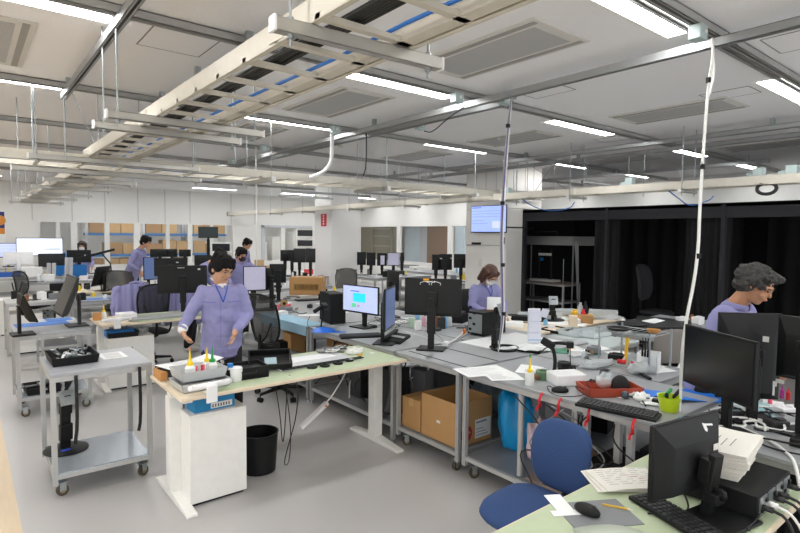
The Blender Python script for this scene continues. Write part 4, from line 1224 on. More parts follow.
cable('second thin black cable hanging under the long desk', [(1.95, 4.1, .75), (1.93, 3.9, .4), (1.85, 3.7, .2), (1.83, 3.62, .35), (1.84, 3.6, .7)], .004)
t = thing('power_strip', 'white power strip hanging on its cord under the long desk', 'power strip', (2.2, 3.83, .34), .05)
b = MB(); b.cb(0, 0, 0, .3, .045, .03, 0, -.55); b.build('strip_body', white_pl, t, bev=.004)
b = MB(); b.tube([(.12, 0, .08), (.2, 0, .15), (.3, -.02, .3), (.36, 0, .42)], .006, 6, 2); b.build('cord', cable_wt, t, smooth=True)
b = MB(); b.cb(.1, -.024, .062, .02, .004, .012); b.build('orange_switch', orange_pl, t)
# crumpled tissue at the bin
crumple('tissue', 'crumpled white tissue beside the waste bin', (1.72, 3.98, .3 - .3), (.08, .06, .06), paper, 'tissue', 8)

# desk B load
b = MB(); b.box(-.52, -.14, 0, .52, .2, .022)
tag(b.build('panel_slab', M('grey_slab', '#9a9d9c', .45), loc=(2.0, 6.98, .784), rotz=.02, bev=.004), 'grey flat slab lying on the second desk below the large monitor', 'panel')
b = MB(); b.box(-.04, -.04, 0, .04, .04, .085); tag(b.build('wooden_box', M('orange_wood'), loc=XY(97, 320, .78), bev=.003), 'orange-brown wooden box at the left end of the second desk', 'box')
bottle('milky bottle with yellow and green nozzle at the left end of the second desk', XY(104, 319, .78), yellow_pl, .2, .03, cap2=green_pl)
t = thing('clamp_bar', 'white rounded bar clamped at the left front of the second desk', 'clamp', (1.33, 6.77, .83), .1)
b = MB(); b.cap((-.14, 0, 0), .02, (.14, 0, 0), .02, 12); b.build('bar', white_pl, t, smooth=True)
b = MB(); b.box(-.035, -.03, -.1, .035, -.012, 0); b.build('clamp_bracket', white_pl, t)
b = MB(); b.box(-.1, -.1, 0, .1, .1, .07); tag(b.build('tissue_box', white_pl, loc=(1.5, 7.1, .784), bev=.004), 'white low box on the second desk', 'box')
tray_box('tray', 'black tray on the cabinet below the second desk', (1.42, 7.0, .6), 0, .34, .28, .06, black_pl)
b = MB(); b.box(-.15, -.1, 0, .15, .1, .07)
tag(b.build('blue_box', blue_pl, loc=(1.4, 7.02, .61), bev=.003), 'bright blue box lying in the black tray under the second desk', 'box')
crumple('wire_coil', 'clear bag of small parts on the cabinet under the second desk', (1.66, 7.05, .6), (.07, .07, .07), clear_pl, 'bag', 14)

# middle row load
tower('black computer tower left of the lit monitor', (3.27, 5.28, TZ), facing((3.27, 5.2), 200), .18, .38, .34)
tower('black computer tower with silver rear panel behind the white mat', (4.15, 3.72, TZ), facing((4.15, 3.72), -40), .2, .36, .24)
t = thing('card_holder', 'white upright card on top of the black computer tower', 'card', (4.2, 3.66, TZ + .24), facing((4.2, 3.66), 0))
b = MB(); b.box(-.08, -.004, 0, .08, .004, .14); b.build('card', paper, t)
b = MB(); b.box(-.09, -.02, 0, .09, .02, .012); b.build('holder', M('brown_wood_strip', '#7d4a30', .6), t)
keyboard('black keyboard in front of the lit monitor', XY(361, 337, TZ), facing(at(361, 337, TZ), 12), .42, .13)
b = MB(); b.grid(lambda a, c: Vector(((a - .5) * .34, (c - .5) * .22, .004 + .02 * math.sin(a * 5) * c)), 10, 6)
tag(b.build('blue_film', M('bright_blue_film', '#1f6fe0', .35), loc=XY(329, 331, TZ), rotz=-.5, solid=.003, smooth=True), 'bright blue film sheet left of the keyboard', 'sheet')
t = thing('barcode_scanner', 'black barcode scanner on a curved stand left of the black tower', 'scanner', XY(321, 328, TZ), facing(at(321, 328, TZ), 20))
b = MB(); b.lathe([(.055, 0), (.055, .008), (.01, .014)], n=20); b.build('base', black_pl, t, smooth='auto')
b = MB(); b.tube([(0, 0, .01), (.02, .02, .1), (.03, .0, .17), (.02, -.02, .21)], .009, 8, 2); b.build('stand_arm', black_pl, t, smooth=True)
b = MB(); b.cb(.03, -.02, .24, .06, .09, .045, .3); b.cb(-.04, .0, .2, .1, .035, .04, 0, -.5); b.build('scanner_head', black_pl, t, bev=.008)
cable('thin black scanner cord on the pale bench', [XY(310, 316, TZ + .08), XY(306, 325, TZ + .01), XY(315, 331, TZ + .005), XY(340, 331, TZ + .01)], .003)
t = thing('desk_phone', 'black telephone or terminal with raised paper tray at the end of the keyboard', 'telephone', XY(397, 342, TZ), facing(at(397, 342, TZ), -40))
b = MB(); b.cb(0, 0, .035, .2, .17, .03, .3); b.build('body', black_pl, t, bev=.006)
b = MB(); b.cb(-.08, 0, .065, .04, .2, .03, .3); b.build('handset', dark_gy, t, bev=.01)
b = MB(); b.cb(0, -.01, .056, .19, .03, .004, .3); b.build('silver_edge', alu, t)
random.seed(30)
for k in range(7):
    c = at(392, 328, TZ)
    pts = [(c.x + random.uniform(-.3, .25), c.y + random.uniform(-.2, .3), TZ + .01 + random.uniform(0, .09)) for _ in range(7)]
    cable(['black', 'white', 'grey'][k % 3] + ' cable tangled between the monitors on the middle bench', pts, .004, [cable_bk, cable_wt, cable_gy][k % 3], 2, grp='tangled monitor cables')
for k, (px, py, m_, lb) in enumerate(((418, 330, white_pl, 'white'), (424, 326, M('pink_card', '#d99ab0', .6), 'pink'), (412, 327, M('pale_green_card', '#b6cdb6', .6), 'pale green'))):
    b = MB(); b.cb(0, 0, .05, .07, .03, .1, 0, 0, k)
    tag(b.build('small_box', m_, loc=XY(px, py, TZ)), '%s little box left of the big monitor stand' % lb, 'box')
for k, (px, py, m_, lb) in enumerate(((437, 327, M('amber_jar', '#8c5a30', .4), 'brown jar'), (445, 328, M('pale_blue_jar', '#7fb4d8', .4), 'pale blue jar'), (449, 327, clear_pl, 'clear jar'))):
    b = MB(); b.lathe([(.03, 0), (.032, .01), (.032, .1), (.022, .115), (.022, .13), (0, .13)], n=16)
    tag(b.build('jar', m_, loc=XY(px, py, TZ), smooth='auto'), lb + ' right of the big monitor stand', 'jar')
b = MB(); b.cb(0, 0, .05, .2, .14, .1); b.cb(0, 0, .11, .22, .1, .02, 0, 0, .2)
tag(b.build('black_device', black_pl, loc=XY(460, 322, TZ), rotz=.4, bev=.006), 'black low device between the jars and the tower', 'device')
b = MB(); b.cb(0, 0, .0, .02, .02, .05, .3); tag(b.build('orange_plug', orange_pl, loc=(XY(464, 334, TZ)[0], XY(464, 334, TZ)[1], TZ + .026)), 'orange plug by the silver rear panel', 'plug')
p0 = at(446, 346, TZ)
t = thing('cable_hub', 'white cable plug cluster in the middle of the grey bench', 'adapter', (p0.x, p0.y, TZ), .4)
b = MB(); b.cb(0, 0, .02, .06, .05, .04); b.cb(.05, .02, .02, .03, .03, .03); b.build('block', white_pl, t, bev=.004)
for pts, m_, lb in (([(404, 331), (425, 337), (446, 345)], cable_wt, 'white cable from the left to the plug cluster'), ([(446, 345), (462, 335), (468, 322)], cable_wt, 'white cable from the plug cluster to the tower'), ([(446, 345), (440, 336), (425, 330)], cable_gy, 'grey cable from the plug cluster to the big stand'), ([(448, 345), (470, 333), (480, 330)], cable_gy, 'grey cable from the plug cluster beside the mat')):
    cable(lb, [XY(a, c, TZ + .02) for a, c in pts], .005, m_)
b = MB(); c = at(498, 336, TZ); b.box(-.42, -.28, 0, .42, .28, .004)
tag(b.build('white_mat', M('white_board', '#dcdedd', .5), loc=(4.02, 3.3, TZ), rotz=0, bev=.001), 'large white board lying on the bench under the ring-footed stand', 'board')
# purple-white drop cable and white drop cable
pb = at(498, 354, TZ)
drop_cable('drop_cable', 'purple and white cable dropping from the ceiling to the white board', at(512, 95, CEIL - .1), at(498, 352, TZ + .012), [(.15, -.02), (.5, -.03), (.7, .0), (.88, .03)], .006, [(purple, .0), (cable_wt, .011), (cable_gy, -.01)], (.12, .42, .66, .85))
drop_cable('drop_cable', 'white cable bundle dropping from the ceiling junction box to the right bench', at(712, 38, CEIL - .08), at(680, 412, TZ + .012), [(.05, .02), (.14, .0), (.45, .01), (.62, .03), (.8, -.02), (.93, -.01)], .0042, [(cable_wt, .0), (cable_wt, .006), (M('off_white_cable', '#d8d8d2', .5), -.005)], (.12, .36, .6))
b = MB(); q = at(712, 38, CEIL - .08)
b.tube([q, q + Vector((.02, 0, -.1)), q + Vector((.04, -.01, -.2)), q + Vector((.0, 0, -.34))], .007, 7, 2)
tag(b.build('cable_loop', cable_wt, smooth=True), 'white cable loop at the top of the right drop cable', 'cable')
cable('black wire looping between two ceiling junction boxes', [at(464, 107, CEIL - .14), at(448, 118, CEIL - .2), at(432, 133, CEIL - .22), at(424, 131, CEIL - .17)], .006)
# purple cable's upper hook
b = MB(); q = at(512, 95, CEIL - .1); b.cb(0, 0, 0, .12, .05, .05, 0, 0, .4); tag(b.build('cable_hook', galv, loc=q), 'small steel cable holder above the purple cable', 'bracket')
# paper tower
t = thing('paper_rack', 'tall narrow white rack of paper pockets on the grey bench', 'paper rack', XY(533, 345, TZ), facing(at(533, 345, TZ), 18))
b = MB(); b.box(-.055, -.02, 0, .055, .0, .34); b.build('back_card', paper, t)
for k in range(3):
    b = MB(); b.box(-.058, -.045, .03 + k * .1, .058, -.02, .115 + k * .1); b.cb(0, -.03, .12 + k * .1, .1, .004, .03, .4); b.build('pocket', M('pocket_white', '#dfe1ee', .6), t)
b = MB(); b.cb(.09, -.03, .3, .07, .004, .08, .3, .3); b.build('loose_sheet', M('pocket_white'), t)
b = MB(); b.box(-.06, -.0455, .05, .06, -.044, .06); b.build('blue_line', M('pale_blue_jar'), t)
for k in range(3):
    sheet('paper', ['white papers at the foot of the tall paper rack', 'more white paper under the rack, turned left', 'bottom sheet under the paper rack'][k], 'paper', XY(527 + 6 * k, 347, TZ + .006 * (3 - k)), .3 * k, .3, .2, paper, .002, 0)
tray_box('document_tray', 'flat black letter tray in front of the paper rack', XY(533, 350, TZ + .001), .4, .3, .2, .02, black_pl, th=.006)

# bench in front of the blue chair
T2 = TZ
def on2(px, py, dz=0): return XY(px, py, T2 + dz)
sheet('paper', 'large white printed sheet on the left end of the red tray bench', 'paper', on2(483, 371), facing(at(483, 371, T2), 30) , .38, .26, paper, lines=True)
sheet('paper', 'smaller white printed sheet overlapping the large one', 'paper', on2(504, 377, .002), facing(at(504, 377, T2), 20), .24, .18, paper, lines=True)
bottle('milky bottle with tall yellow nozzle and green tip on the near grey bench', on2(529.5, 385), yellow_pl, .2, .03, cap2=green_pl)
b = MB(); b.cb(0, 0, .02, .05, .03, .025, 0, 0, .5); b.cb(.03, .02, .02, .03, .04, .03, 0, 0, 1)
tag(b.build('leather_sheath', M('brown_leather', '#7b5237', .7), loc=on2(537, 380), bev=.004), 'small brown leather holder beside the yellow nozzle bottle', 'holder')
b = MB(); b.lathe([(.05, 0), (.052, .004), (.052, .055), (.048, .06), (.03, .06), (.03, .05), (0, .05)], n=24)
tag(b.build('tape_roll', M('olive_green_roll', '#5c7a5a', .5), loc=on2(543, 379), smooth='auto'), 'olive green roll behind the yellow nozzle bottle', 'roll')
t = thing('desk_magnifier', 'black bent-arm camera stand on the near grey bench', 'stand', on2(553, 377), facing(at(553, 377, T2), 0))
b = MB(); b.lathe([(.06, 0), (.06, .012), (.01, .02)], n=20); b.build('base', black_pl, t, smooth='auto')
b = MB(); b.tube([(0, 0, .01), (.015, .0, .1), (.0, 0, .2), (-.03, 0, .24)], .013, 8, 2); b.tube([(-.03, 0, .24), (.06, 0, .25), (.11, 0, .24)], .012, 8, 1); b.tube([(.11, 0, .24), (.115, 0, .1)], .003); b.build('arm', black_pl, t, smooth=True)
b = MB(); b.cb(-.04, 0, .24, .1, .05, .05, 0, .5); b.cb(.11, 0, .24, .05, .05, .045); b.build('clamp_head', black_pl, t, bev=.008)
t = thing('camera_lens', 'black round camera lens standing on the near grey bench', 'lens', on2(564, 371), 0)
b = MB(); b.lathe([(.04, 0), (.045, .01), (.045, .03), (.05, .035), (.05, .065), (.043, .07), (.03, .062), (0, .06)], n=24); b.build('barrel', black_pl, t, smooth='auto')
b = MB(); b.cb(.07, -.02, .02, .06, .04, .035); b.build('grip', black_pl, t, bev=.008)
t = thing('circuit_board', 'green circuit board crowded with coloured parts behind the camera lens', 'circuit board', on2(573, 352), facing(at(573, 352, T2), 8))
b = MB(); b.box(-.19, -.09, 0, .19, .09, .008); b.build('board', pcb_m, t)
random.seed(9)
for k in range(26):
    b = MB(); x, y = random.uniform(-.05, .17), random.uniform(-.07, .08)
    if k % 3: b.cb(x, y, .018, random.uniform(.01, .03), random.uniform(.01, .02), .022)
    else: b.cyl((x, y, .008), (x, y, .035), .007, n=8)
    b.build('component', [black_pl, yellow_pl, galv, M('orange_wood')][k % 4], t)
b = MB(); b.box(-.11, -.08, 0, .11, .08, .075)
tag(b.build('white_box', white_pl, loc=on2(566, 383), rotz=facing(at(565, 383, T2), 30), bev=.008), 'white block of foam beside the computer mouse', 'box')
mouse('black mouse with looping cord on the near grey bench', on2(560, 392), facing(at(560, 392, T2), 100))
cable('thin black mouse cord looping across the near bench', [on2(560, 391, .01), on2(545, 384, .01), on2(552, 396, .006), on2(577, 397, .006), on2(590, 392, .01), on2(572, 384, .08), on2(585, 396, .006), on2(600, 401, .006)], .003)
rt = tray_box('red_tray', 'red-brown open tray holding a black cap and plastic bags', on2(609, 393), facing(at(609, 393, T2), 28), .36, .2, .055, M('red_brown_plastic', '#a8452f', .5), taper=.04, th=.007)
b = MB(); b.tube([(-.03, 0, 0), (-.01, .04, .03), (.03, .03, .04), (.02, -.02, .05), (-.03, -.01, .04), (0, .02, .06), (.04, 0, .03)], .004, 6, 2)
tag(b.build('wire_coil', cable_bk, loc=on2(592, 388, .04), smooth=True), 'coil of black wire at the left of the red tray', 'wire')
b = MB(); b.ell((0, 0, .02), (.06, .055, .065), 18)
tag(b.build('dust_cover', black_fab, loc=on2(620, 388, .012), smooth=True), 'rounded black cap lying in the red tray', 'cap')  # a loose black cap
crumple('plastic_bag', 'clear crumpled plastic bag in the red tray', on2(605, 386, .01), (.09, .05, .07), clear_pl, 'bag', 3)
crumple('plastic_bag', 'long cloudy plastic bag behind the red tray', on2(596, 366), (.2, .08, .035), clear_pl, 'bag', 6)
crumple('plastic_bag', 'cloudy plastic bag under the wire rack', on2(640, 373), (.12, .08, .07), clear_pl, 'bag', 12)
crumple('tissue', 'crumpled white tissue right of the red tray', on2(641, 400), (.06, .04, .035), paper, 'tissue', 5)
crumple('cotton_gloves', 'pale knitted gloves behind the crumpled tissue', on2(634, 396), (.05, .035, .03), M('glove_cotton'), 'gloves', 9)
b = MB(); b.ell((0, 0, .025), (.025, .025, .025), 16); tag(b.build('steel_ball', M('blue_grey_metal', '#4d5560', .35, .3), loc=on2(625, 399), smooth=True), 'dark blue-grey round knob in front of the red tray', 'knob')
sheet('paper', 'crooked white slip of paper in front of the green bowl', 'paper', on2(649, 403, .001), .5, .12, .1, paper, .002, .02)
keyboard('black keyboard along the front edge of the near grey bench', on2(617, 411), facing(at(617, 411, T2), 50) if False else math.atan2(at(651, 417, T2).y - at(583, 403, T2).y, at(651, 417, T2).x - at(583, 403, T2).x), .45, .13)
t = thing('green_bowl', 'bright yellow-green plastic bowl of small tools', 'bowl', on2(669, 411), 0)
b = MB(); b.lathe([(.04, 0), (.045, .003), (.065, .085), (.068, .09), (.06, .088), (.04, .01), (0, .01)], n=28); b.build('bowl', M('lime_plastic', '#c4dc1c', .4), t, smooth='auto')
for k, (x, y, m_, nm) in enumerate(((-.03, .0, black_pl, 'black grip'), (.03, -.01, black_pl, 'black grip'), (.01, .03, green_pl, 'green grip'))):
    b = MB(); b.cap((x, y, .08), .009, (x + (.045 if x > 0 else -.03), y - .01, .11), .011, 8)
    tag(b.build('hand_tool', m_, loc=on2(669, 411), smooth=True), ['small tool with black grip in the left of the green bowl', 'small tool with black grip and red end in the right of the green bowl', 'green tool standing in the green bowl'][k], 'tool')
for (px, py, lb) in ((527, 397, 'leftmost'), (547.5, 402, 'second from the left'), (577, 411, 'third from the left'), (614, 427, 'rightmost')):
    q = at(px, py, TZ - .02); q = Vector((2.855, at(px, py, TZ).y, TZ - .025))
    t = thing('red_clip', 'red spring clamp on the bench edge above the blue chair, ' + lb, 'clamp', q, .2, 'red clamps')
    b = MB(); b.tube([(.035, 0, .012), (-.0, 0, .02), (-.03, 0, -.02), (-.015, 0, -.055)], .008, 8, 1); b.build('upper_jaw', red_pl, t, smooth=True)
    b = MB(); b.tube([(.02, .012, -.065), (-.02, .012, -.06), (-.035, .012, -.085)], .008, 8, 1); b.build('lower_jaw', red_pl, t, smooth=True)
random.seed(44)
for k in range(9):
    v0 = random.uniform(1.5, 2.5)
    pts = [(2.84, v0, TZ - .06)] + [(2.83 + random.uniform(-.02, .12), v0 + random.uniform(-.25, .25), TZ - .07 - .1 * j + random.uniform(-.05, .02)) for j in range(1, 6)]
    cable('black cable hanging below the edge of the near grey bench', pts, .005, cable_bk if k % 4 else cable_gy, 2, grp='cables hanging below the near bench')
# coil with steel cylinder
b = MB(); b.cyl((2.93, 2.3, .183), (2.93, 2.3, .76), .022, n=14)
tag(b.build('steel_post', alu, smooth='auto'), 'round steel post under the front edge left of the blue chair', 'post')
# extra profile posts below the bench
for v, lb in ((2.0, 'left one'), (1.92, 'second'), (1.7, 'third'), (1.62, 'right one')):
    b = MB(); b.box(3.6 - .5, v - .02, .18, 3.14, v + .02, .76)
    tag(b.build('profile_post', alu, bev=.002), 'upright aluminium post below the near grey bench, %s' % lb, 'post', 'posts below the bench')
# wire rack with white container and papers
t = thing('wire_rack', 'open steel rack of thin posts standing on the rear bench', 'rack', (4.05, 2.1, TZ), 0)
for x, y in ((-.17, -.2), (.17, -.2), (-.17, .2), (.17, .2)):
    b = MB(); b.cyl((x, y, 0), (x, y, .3), .008, n=10); b.build('post', galv, t)
b = MB()
for k in range(9): b.cyl((-.17, -.2 + k * .05, .27), (.17, -.2 + k * .05, .27), .003, n=6)
b.cyl((-.17, -.2, .27), (-.17, .2, .27), .004, n=6); b.cyl((.17, -.2, .27), (.17, .2, .27), .004, n=6); b.build('wire_shelf', galv, t)
for lb, x, y, r, h_, m_ in (('round black disc with pale rim on the wire rack', 3.98, 2.2, .09, .02, black_pl), ('small orange-brown dish on the wire rack', 4.1, 1.98, .05, .025, M('orange_wood'))):
    b = MB(); b.lathe([(r * .8, 0), (r, h_), (r * .9, h_), (r * .7, .006), (0, .006)], (0, 0, 0), 24); tag(b.build('dish', m_, loc=(x, y, TZ + .275), smooth='auto'), lb, 'dish')
open_box('white_container', 'white open paper container under the wire rack', 'container', (3.98, 1.95, TZ), .3, .18, .14, .14, paper, .004)
for k in range(3):
    b = MB(); b.tube([(3.86, 1.9 + .02 * k, TZ + .27), (3.86, 1.9 + .02 * k, TZ + .2), (3.87, 1.9 + .02 * k, TZ + .14)], .004, 6); b.cyl((3.86, 1.9 + .02 * k, TZ + .13), (3.86, 1.9 + .02 * k, TZ + .18), .008, n=8)
    tag(b.build('hanging_plug', black_pl), 'black plug hanging from the wire rack', 'plug', 'plugs on the wire rack')
b = MB(); b.cb(0, 0, .1, .02, .02, .2, .05); tag(b.build('orange_bar', M('amber_plastic'), loc=XY(626, 362, TZ)), 'upright orange bar behind the wire rack', 'bar')
t = thing('hammer', 'hammer with red head and wooden handle left of the wire rack', 'hammer', XY(622, 363, TZ + .02), .35)
b = MB(); b.cyl((-.02, -.03, .015), (-.02, .03, .015), .018, n=14); b.build('head', red_pl, t, smooth='auto')
b = MB(); b.cyl((-.02, 0, .015), (.2, 0, .015), .009, .011, 10); b.build('handle', wood_edge, t, smooth='auto')
t = thing('black_pliers', 'black tool with red tip lying beside the white container', 'tool', XY(645, 378, TZ), .9)
b = MB(); b.cb(0, 0, .015, .16, .03, .02); b.cb(.1, .02, .04, .08, .03, .04, 0, -.6); b.build('grip', black_pl, t, bev=.008)
b = MB(); b.cb(.14, .03, .075, .02, .02, .02); b.build('red_tip', red_pl, t)
b = MB(); b.grid(lambda a, c: Vector(((a - .5) * .5, (c - .5) * .26, .006 + .012 * math.sin(6 * a + 2 * c))), 12, 8)
tag(b.build('blue_cloth', M('vivid_blue_cloth', '#1877dd', .55), loc=XY(684, 396, TZ), rotz=-.55, solid=.003, smooth=True), 'vivid blue sheet left of the big right monitor', 'sheet')
b = MB(); b.box(-.12, -.06, 0, .12, .06, .004); tag(b.build('blue_pad', M('pale_cyan_pad', '#4fb4e0', .5), loc=XY(645, 424, TZ) if False else (3.0, 1.24, TZ), rotz=.2), 'small light blue pad at the corner of the right bench', 'pad')
mouse('small black mouse on the light blue pad', (3.02, 1.25, TZ + .004), 1.2)
# right bench cables, papers, colourful bits
random.seed(51)
for k in range(13):
    c0 = at(735 + random.uniform(-20, 50), 425 + random.uniform(-15, 22), TZ)
    pts = [(c0.x, c0.y, TZ + .01)]
    for j in range(6): pts.append((min(3.8, max(2.9, pts[-1][0] + random.uniform(-.15, .2))), min(1.25, pts[-1][1] + random.uniform(-.2, .15)), TZ + .008 + random.uniform(0, .02)))
    cable(('black' if k % 3 else 'white') + ' cable snaking over the right front bench', pts, .005 if k % 3 else .0065, cable_bk if k % 3 else cable_wt, 2, grp='cables on the right bench')
cable('long white cable running down over the right bench edge', [XY(735, 425, TZ + .01), XY(770, 440, TZ + .01), XY(790, 455, TZ + .01), (2.85, .72, TZ), (2.8, .68, .7), (2.75, .62, .66)], .008, cable_wt)
for k, (px, py, m_, lb) in enumerate(((775, 398, red_pl, 'red'), (782, 398, M('magenta_pl', '#b43a9a', .5), 'magenta'), (788, 400, red_pl, 'second red'), (797, 402, blue_pl, 'blue'), (770, 404, pink_pl, 'pink'))):
    b = MB(); b.lathe([(.012, 0), (.012, .05), (.005, .055), (.004, .075), (0, .076)], n=12)
    tag(b.build('small_bottle', m_, loc=XY(px, py, TZ), smooth='auto'), '%s small bottle below the monitor at the right edge' % lb, 'bottle', 'small coloured bottles')
sheet('paper', 'pale turquoise paper under the right monitors', 'paper', XY(752, 408, TZ + .002), .4, .3, .2, M('turquoise_paper', '#a9d3d6', .7))
sheet('paper', 'white printed paper on the right front bench', 'paper', XY(760, 420, TZ + .002), .9, .3, .2, paper, lines=True)
b = MB(); b.cb(0, 0, .02, .06, .05, .04); tag(b.build('power_plug', black_pl, loc=XY(797, 446, TZ), bev=.005), 'black plug block at the right edge of the bench', 'plug')

# small clutter of the pale benches
def clutter(seed, n, u0, u1, v0, v1, z, where, tall=.12):
    random.seed(seed)
    for k in range(n):
        x, y = random.uniform(u0, u1), random.uniform(v0, v1)
        kind = random.choice(['box', 'box', 'cable', 'jar', 'paper', 'board'])
        rz = random.uniform(-.6, .6)
        if kind == 'box':
            m_, cn = random.choice([(black_pl, 'black'), (dark_gy, 'dark grey'), (white_pl, 'white'), (mid_gy, 'grey')])
            w_, d, h_ = random.uniform(.05, .16), random.uniform(.05, .14), random.uniform(.02, tall)
            b = MB(); b.cb(0, 0, h_ / 2, w_, d, h_); b.cb(w_ * .2, 0, h_ + .004, w_ * .4, d * .6, .008)
            tag(b.build('small_device', m_, loc=(x, y, z), rotz=rz, bev=.004), '%s little device among the clutter on %s' % (cn, where), 'device', 'clutter on ' + where)
        elif kind == 'cable':
            pts = [(x, y, z + .006)]
            for j in range(6): pts.append((min(u1, max(u0, pts[-1][0] + random.uniform(-.15, .15))), min(v1, max(v0, pts[-1][1] + random.uniform(-.15, .15))), z + .006 + random.uniform(0, .02)))
            cn = random.choice(['black', 'white', 'grey'])
            cable('%s loose cable lying on %s' % (cn, where), pts, .0045, {'black': cable_bk, 'white': cable_wt, 'grey': cable_gy}[cn], 2, grp='clutter on ' + where)
        elif kind == 'jar':
            r, h_ = random.uniform(.02, .035), random.uniform(.06, tall)
            m_, cn = random.choice([(yellow_pl, 'yellow'), (clear_pl, 'clear'), (M('amber_jar'), 'brown'), (M('pale_blue_jar'), 'pale blue'), (white_pl, 'white')])
            b = MB(); b.lathe([(r, 0), (r, h_ * .8), (r * .6, h_ * .85), (r * .6, h_), (0, h_)], n=14)
            tag(b.build('jar', m_, loc=(x, y, z), smooth='auto'), '%s small container standing on %s' % (cn, where), 'jar', 'clutter on ' + where)
        elif kind == 'paper':
            sheet('paper', 'loose white paper lying on ' + where, 'paper', (x, y, z + .001), rz, random.uniform(.12, .28), random.uniform(.1, .2), paper, grp='clutter on ' + where)
        else:
            b = MB(); b.cb(0, 0, .008, random.uniform(.1, .25), random.uniform(.08, .15), .016)
            tag(b.build('flat_part', random.choice([galv, dark_gy, M('silver_panel')]), loc=(x, y, z), rotz=rz, bev=.003), 'flat metal part lying on ' + where, 'part', 'clutter on ' + where)
clutter(201, 22, 2.95, 4.4, 5.6, 7.2, TZ, 'the pale bench behind the black mesh chair', .07)
clutter(202, 16, 3.6, 5.5, 7.5, 8.4, TZ, 'the carton bench')
clutter(203, 14, 3.8, 4.5, 3.9, 5.0, TZ, 'the bench behind the lit monitor', .14)
clutter(204, 18, 3.85, 4.45, 1.85, 2.75, TZ, 'the rear bench around the wire rack', .06)
clutter(205, 12, 3.2, 3.8, .2, 1.1, TZ, 'the right front bench', .05)
clutter(206, 16, 5.6, 7.1, 2.2, 3.3, .8, 'the dark cluttered bench', .1)
clutter(207, 12, 4.85, 6.5, 3.65, 4.2, .78, 'the light wood desk of the masked woman', .08)
clutter(208, 8, 3.1, 3.7, 1.5, 2.7, TZ, 'the bench of the red tray', .03)
# bottom right desk
GZ = .724
def on3(px, py, dz=0): return XY(px, py, GZ + dz)
t = thing('document_stack', 'printed documents lying on the near green desk left of the monitor', 'papers', on3(622, 482), facing(at(622, 482, GZ), 24))
for k in range(3):
    b = MB(); b.grid(lambda a, c: Vector(((a - .5) * .3, (c - .5) * .21, .003 + .006 * k + .004 * math.sin(4 * a))), 8, 3)
    o = b.build('sheet', paper_b, t, solid=.003); o.rotation_euler.z = .06 * k; o.location.x = .012 * k
    if k == 2:
        b = MB()
        random.seed(2)
        for r in range(8):
            x = -.12
            while x < .1:
                l = random.uniform(.01, .05); b.box(x, .08 - r * .02, .0225, x + l, .0812 - r * .02, .0232); x += l + random.uniform(.008, .03)
        b.build('printed_lines', M('grey_print', '#8b8b90', .8), o)
        b = MB()
        for r in range(4): b.box(-.02 + r * .03, .02 - r * .02, .0232, .02 + r * .03, .0215 - r * .02, .0238)
        b.build('red_marks', M('red_pen', '#c76a6a', .8), o)
b = MB(); b.box(-.14, -.1, 0, .14, .1, .003); tag(b.build('mouse_pad', mid_gy, loc=on3(597, 514), rotz=facing(at(597, 514, GZ), 30)), 'grey mouse pad on the near green desk', 'mouse pad')
mouse('black mouse on the grey mouse pad of the near desk', on3(587, 513, .004), facing(at(587, 513, GZ), 60))
t = thing('pencil', 'yellow pen lying on the near green desk', 'pen', on3(617, 507, .006), math.atan2(at(632, 511, GZ).y - at(600, 505, GZ).y, at(632, 511, GZ).x - at(600, 505, GZ).x))
b = MB(); b.cyl((-.055, 0, 0), (.04, 0, 0), .0045, n=10); b.build('barrel', M('yellow_wood', '#d8b13c', .5), t, smooth='auto')
b = MB(); b.cyl((.04, 0, 0), (.06, 0, 0), .0045, .0008, 10); b.build('tip', paper_b, t)
t = thing('cutout_card', 'white cut-out card with a tab lying left of the mouse', 'card', on3(562, 507, .001), facing(at(562, 507, GZ), 25))
b = MB(); b.prism([(-.035, .1), (.035, .1), (.035, -.03), (.065, -.03), (.065, -.07), (-.065, -.07), (-.065, -.03), (-.035, -.03)], .003); b.build('card', paper, t)
keyboard('black keyboard in front of the near black monitor', (2.13, .9, GZ), math.atan2(.0, 1) + 1.25, .4, .13)
b = MB(); b.grid(lambda a, c: Vector(((a - .5) * .3, (c - .5) * .22, .02 + .05 * math.sin(PI * a) * .6)), 12, 4)
tag(b.build('plastic_folder', M('pale_grey_green_folder', '#b8c0b0', .4), loc=on3(622, 556), rotz=facing(at(620, 528, GZ), 12), solid=.003, smooth=True), 'pale grey-green folder at the bottom edge of the near desk', 'folder')
t = thing('computer_unit', 'black computer lying flat under the paper stack on the near desk', 'computer', (2.68, .83, GZ), 0)
t.location = (2.55, .92, GZ)
b = MB(); b.box(-.19, -.21, .008, .19, .2, .1); b.build('case', black_mt, t, bev=.004)
b = MB()
for k in range(4): b.box(-.175 + k * .09, -.214, .02, -.1 + k * .09, -.21, .09)
p_ = b.build('rear_plate', galv, t)
b = MB()
for k in range(8): b.cb(-.16 + k * .045, -.217, .04 + .03 * (k % 2), .018, .008, .014)
b.build('ports', black_pl, p_)
for k, (x, m_) in enumerate(((-.15, cable_bk), (-.02, cable_bk), (.03, cable_bk), (-.1, cable_wt), (.15, cable_bk))):
    X = 2.55 + x
    b = MB(); b.cyl((X, .715, GZ + .05), (X, .67, GZ + .05), .012, n=10); b.tube([(X, .675, GZ + .05), (X, .62, GZ + .04), (X - .02 + .02 * k, .58, GZ - .06), (X + .1, .55, GZ - .3)], .006, 6, 2)
    tag(b.build('plugged_cable', m_, smooth=True), '%s cable plugged into the flat black computer, %s port' % ('white' if m_ is cable_wt else 'black', ['leftmost', 'middle', 'right of the middle', 'second', 'rightmost'][k]), 'cable')
zz = GZ + .102
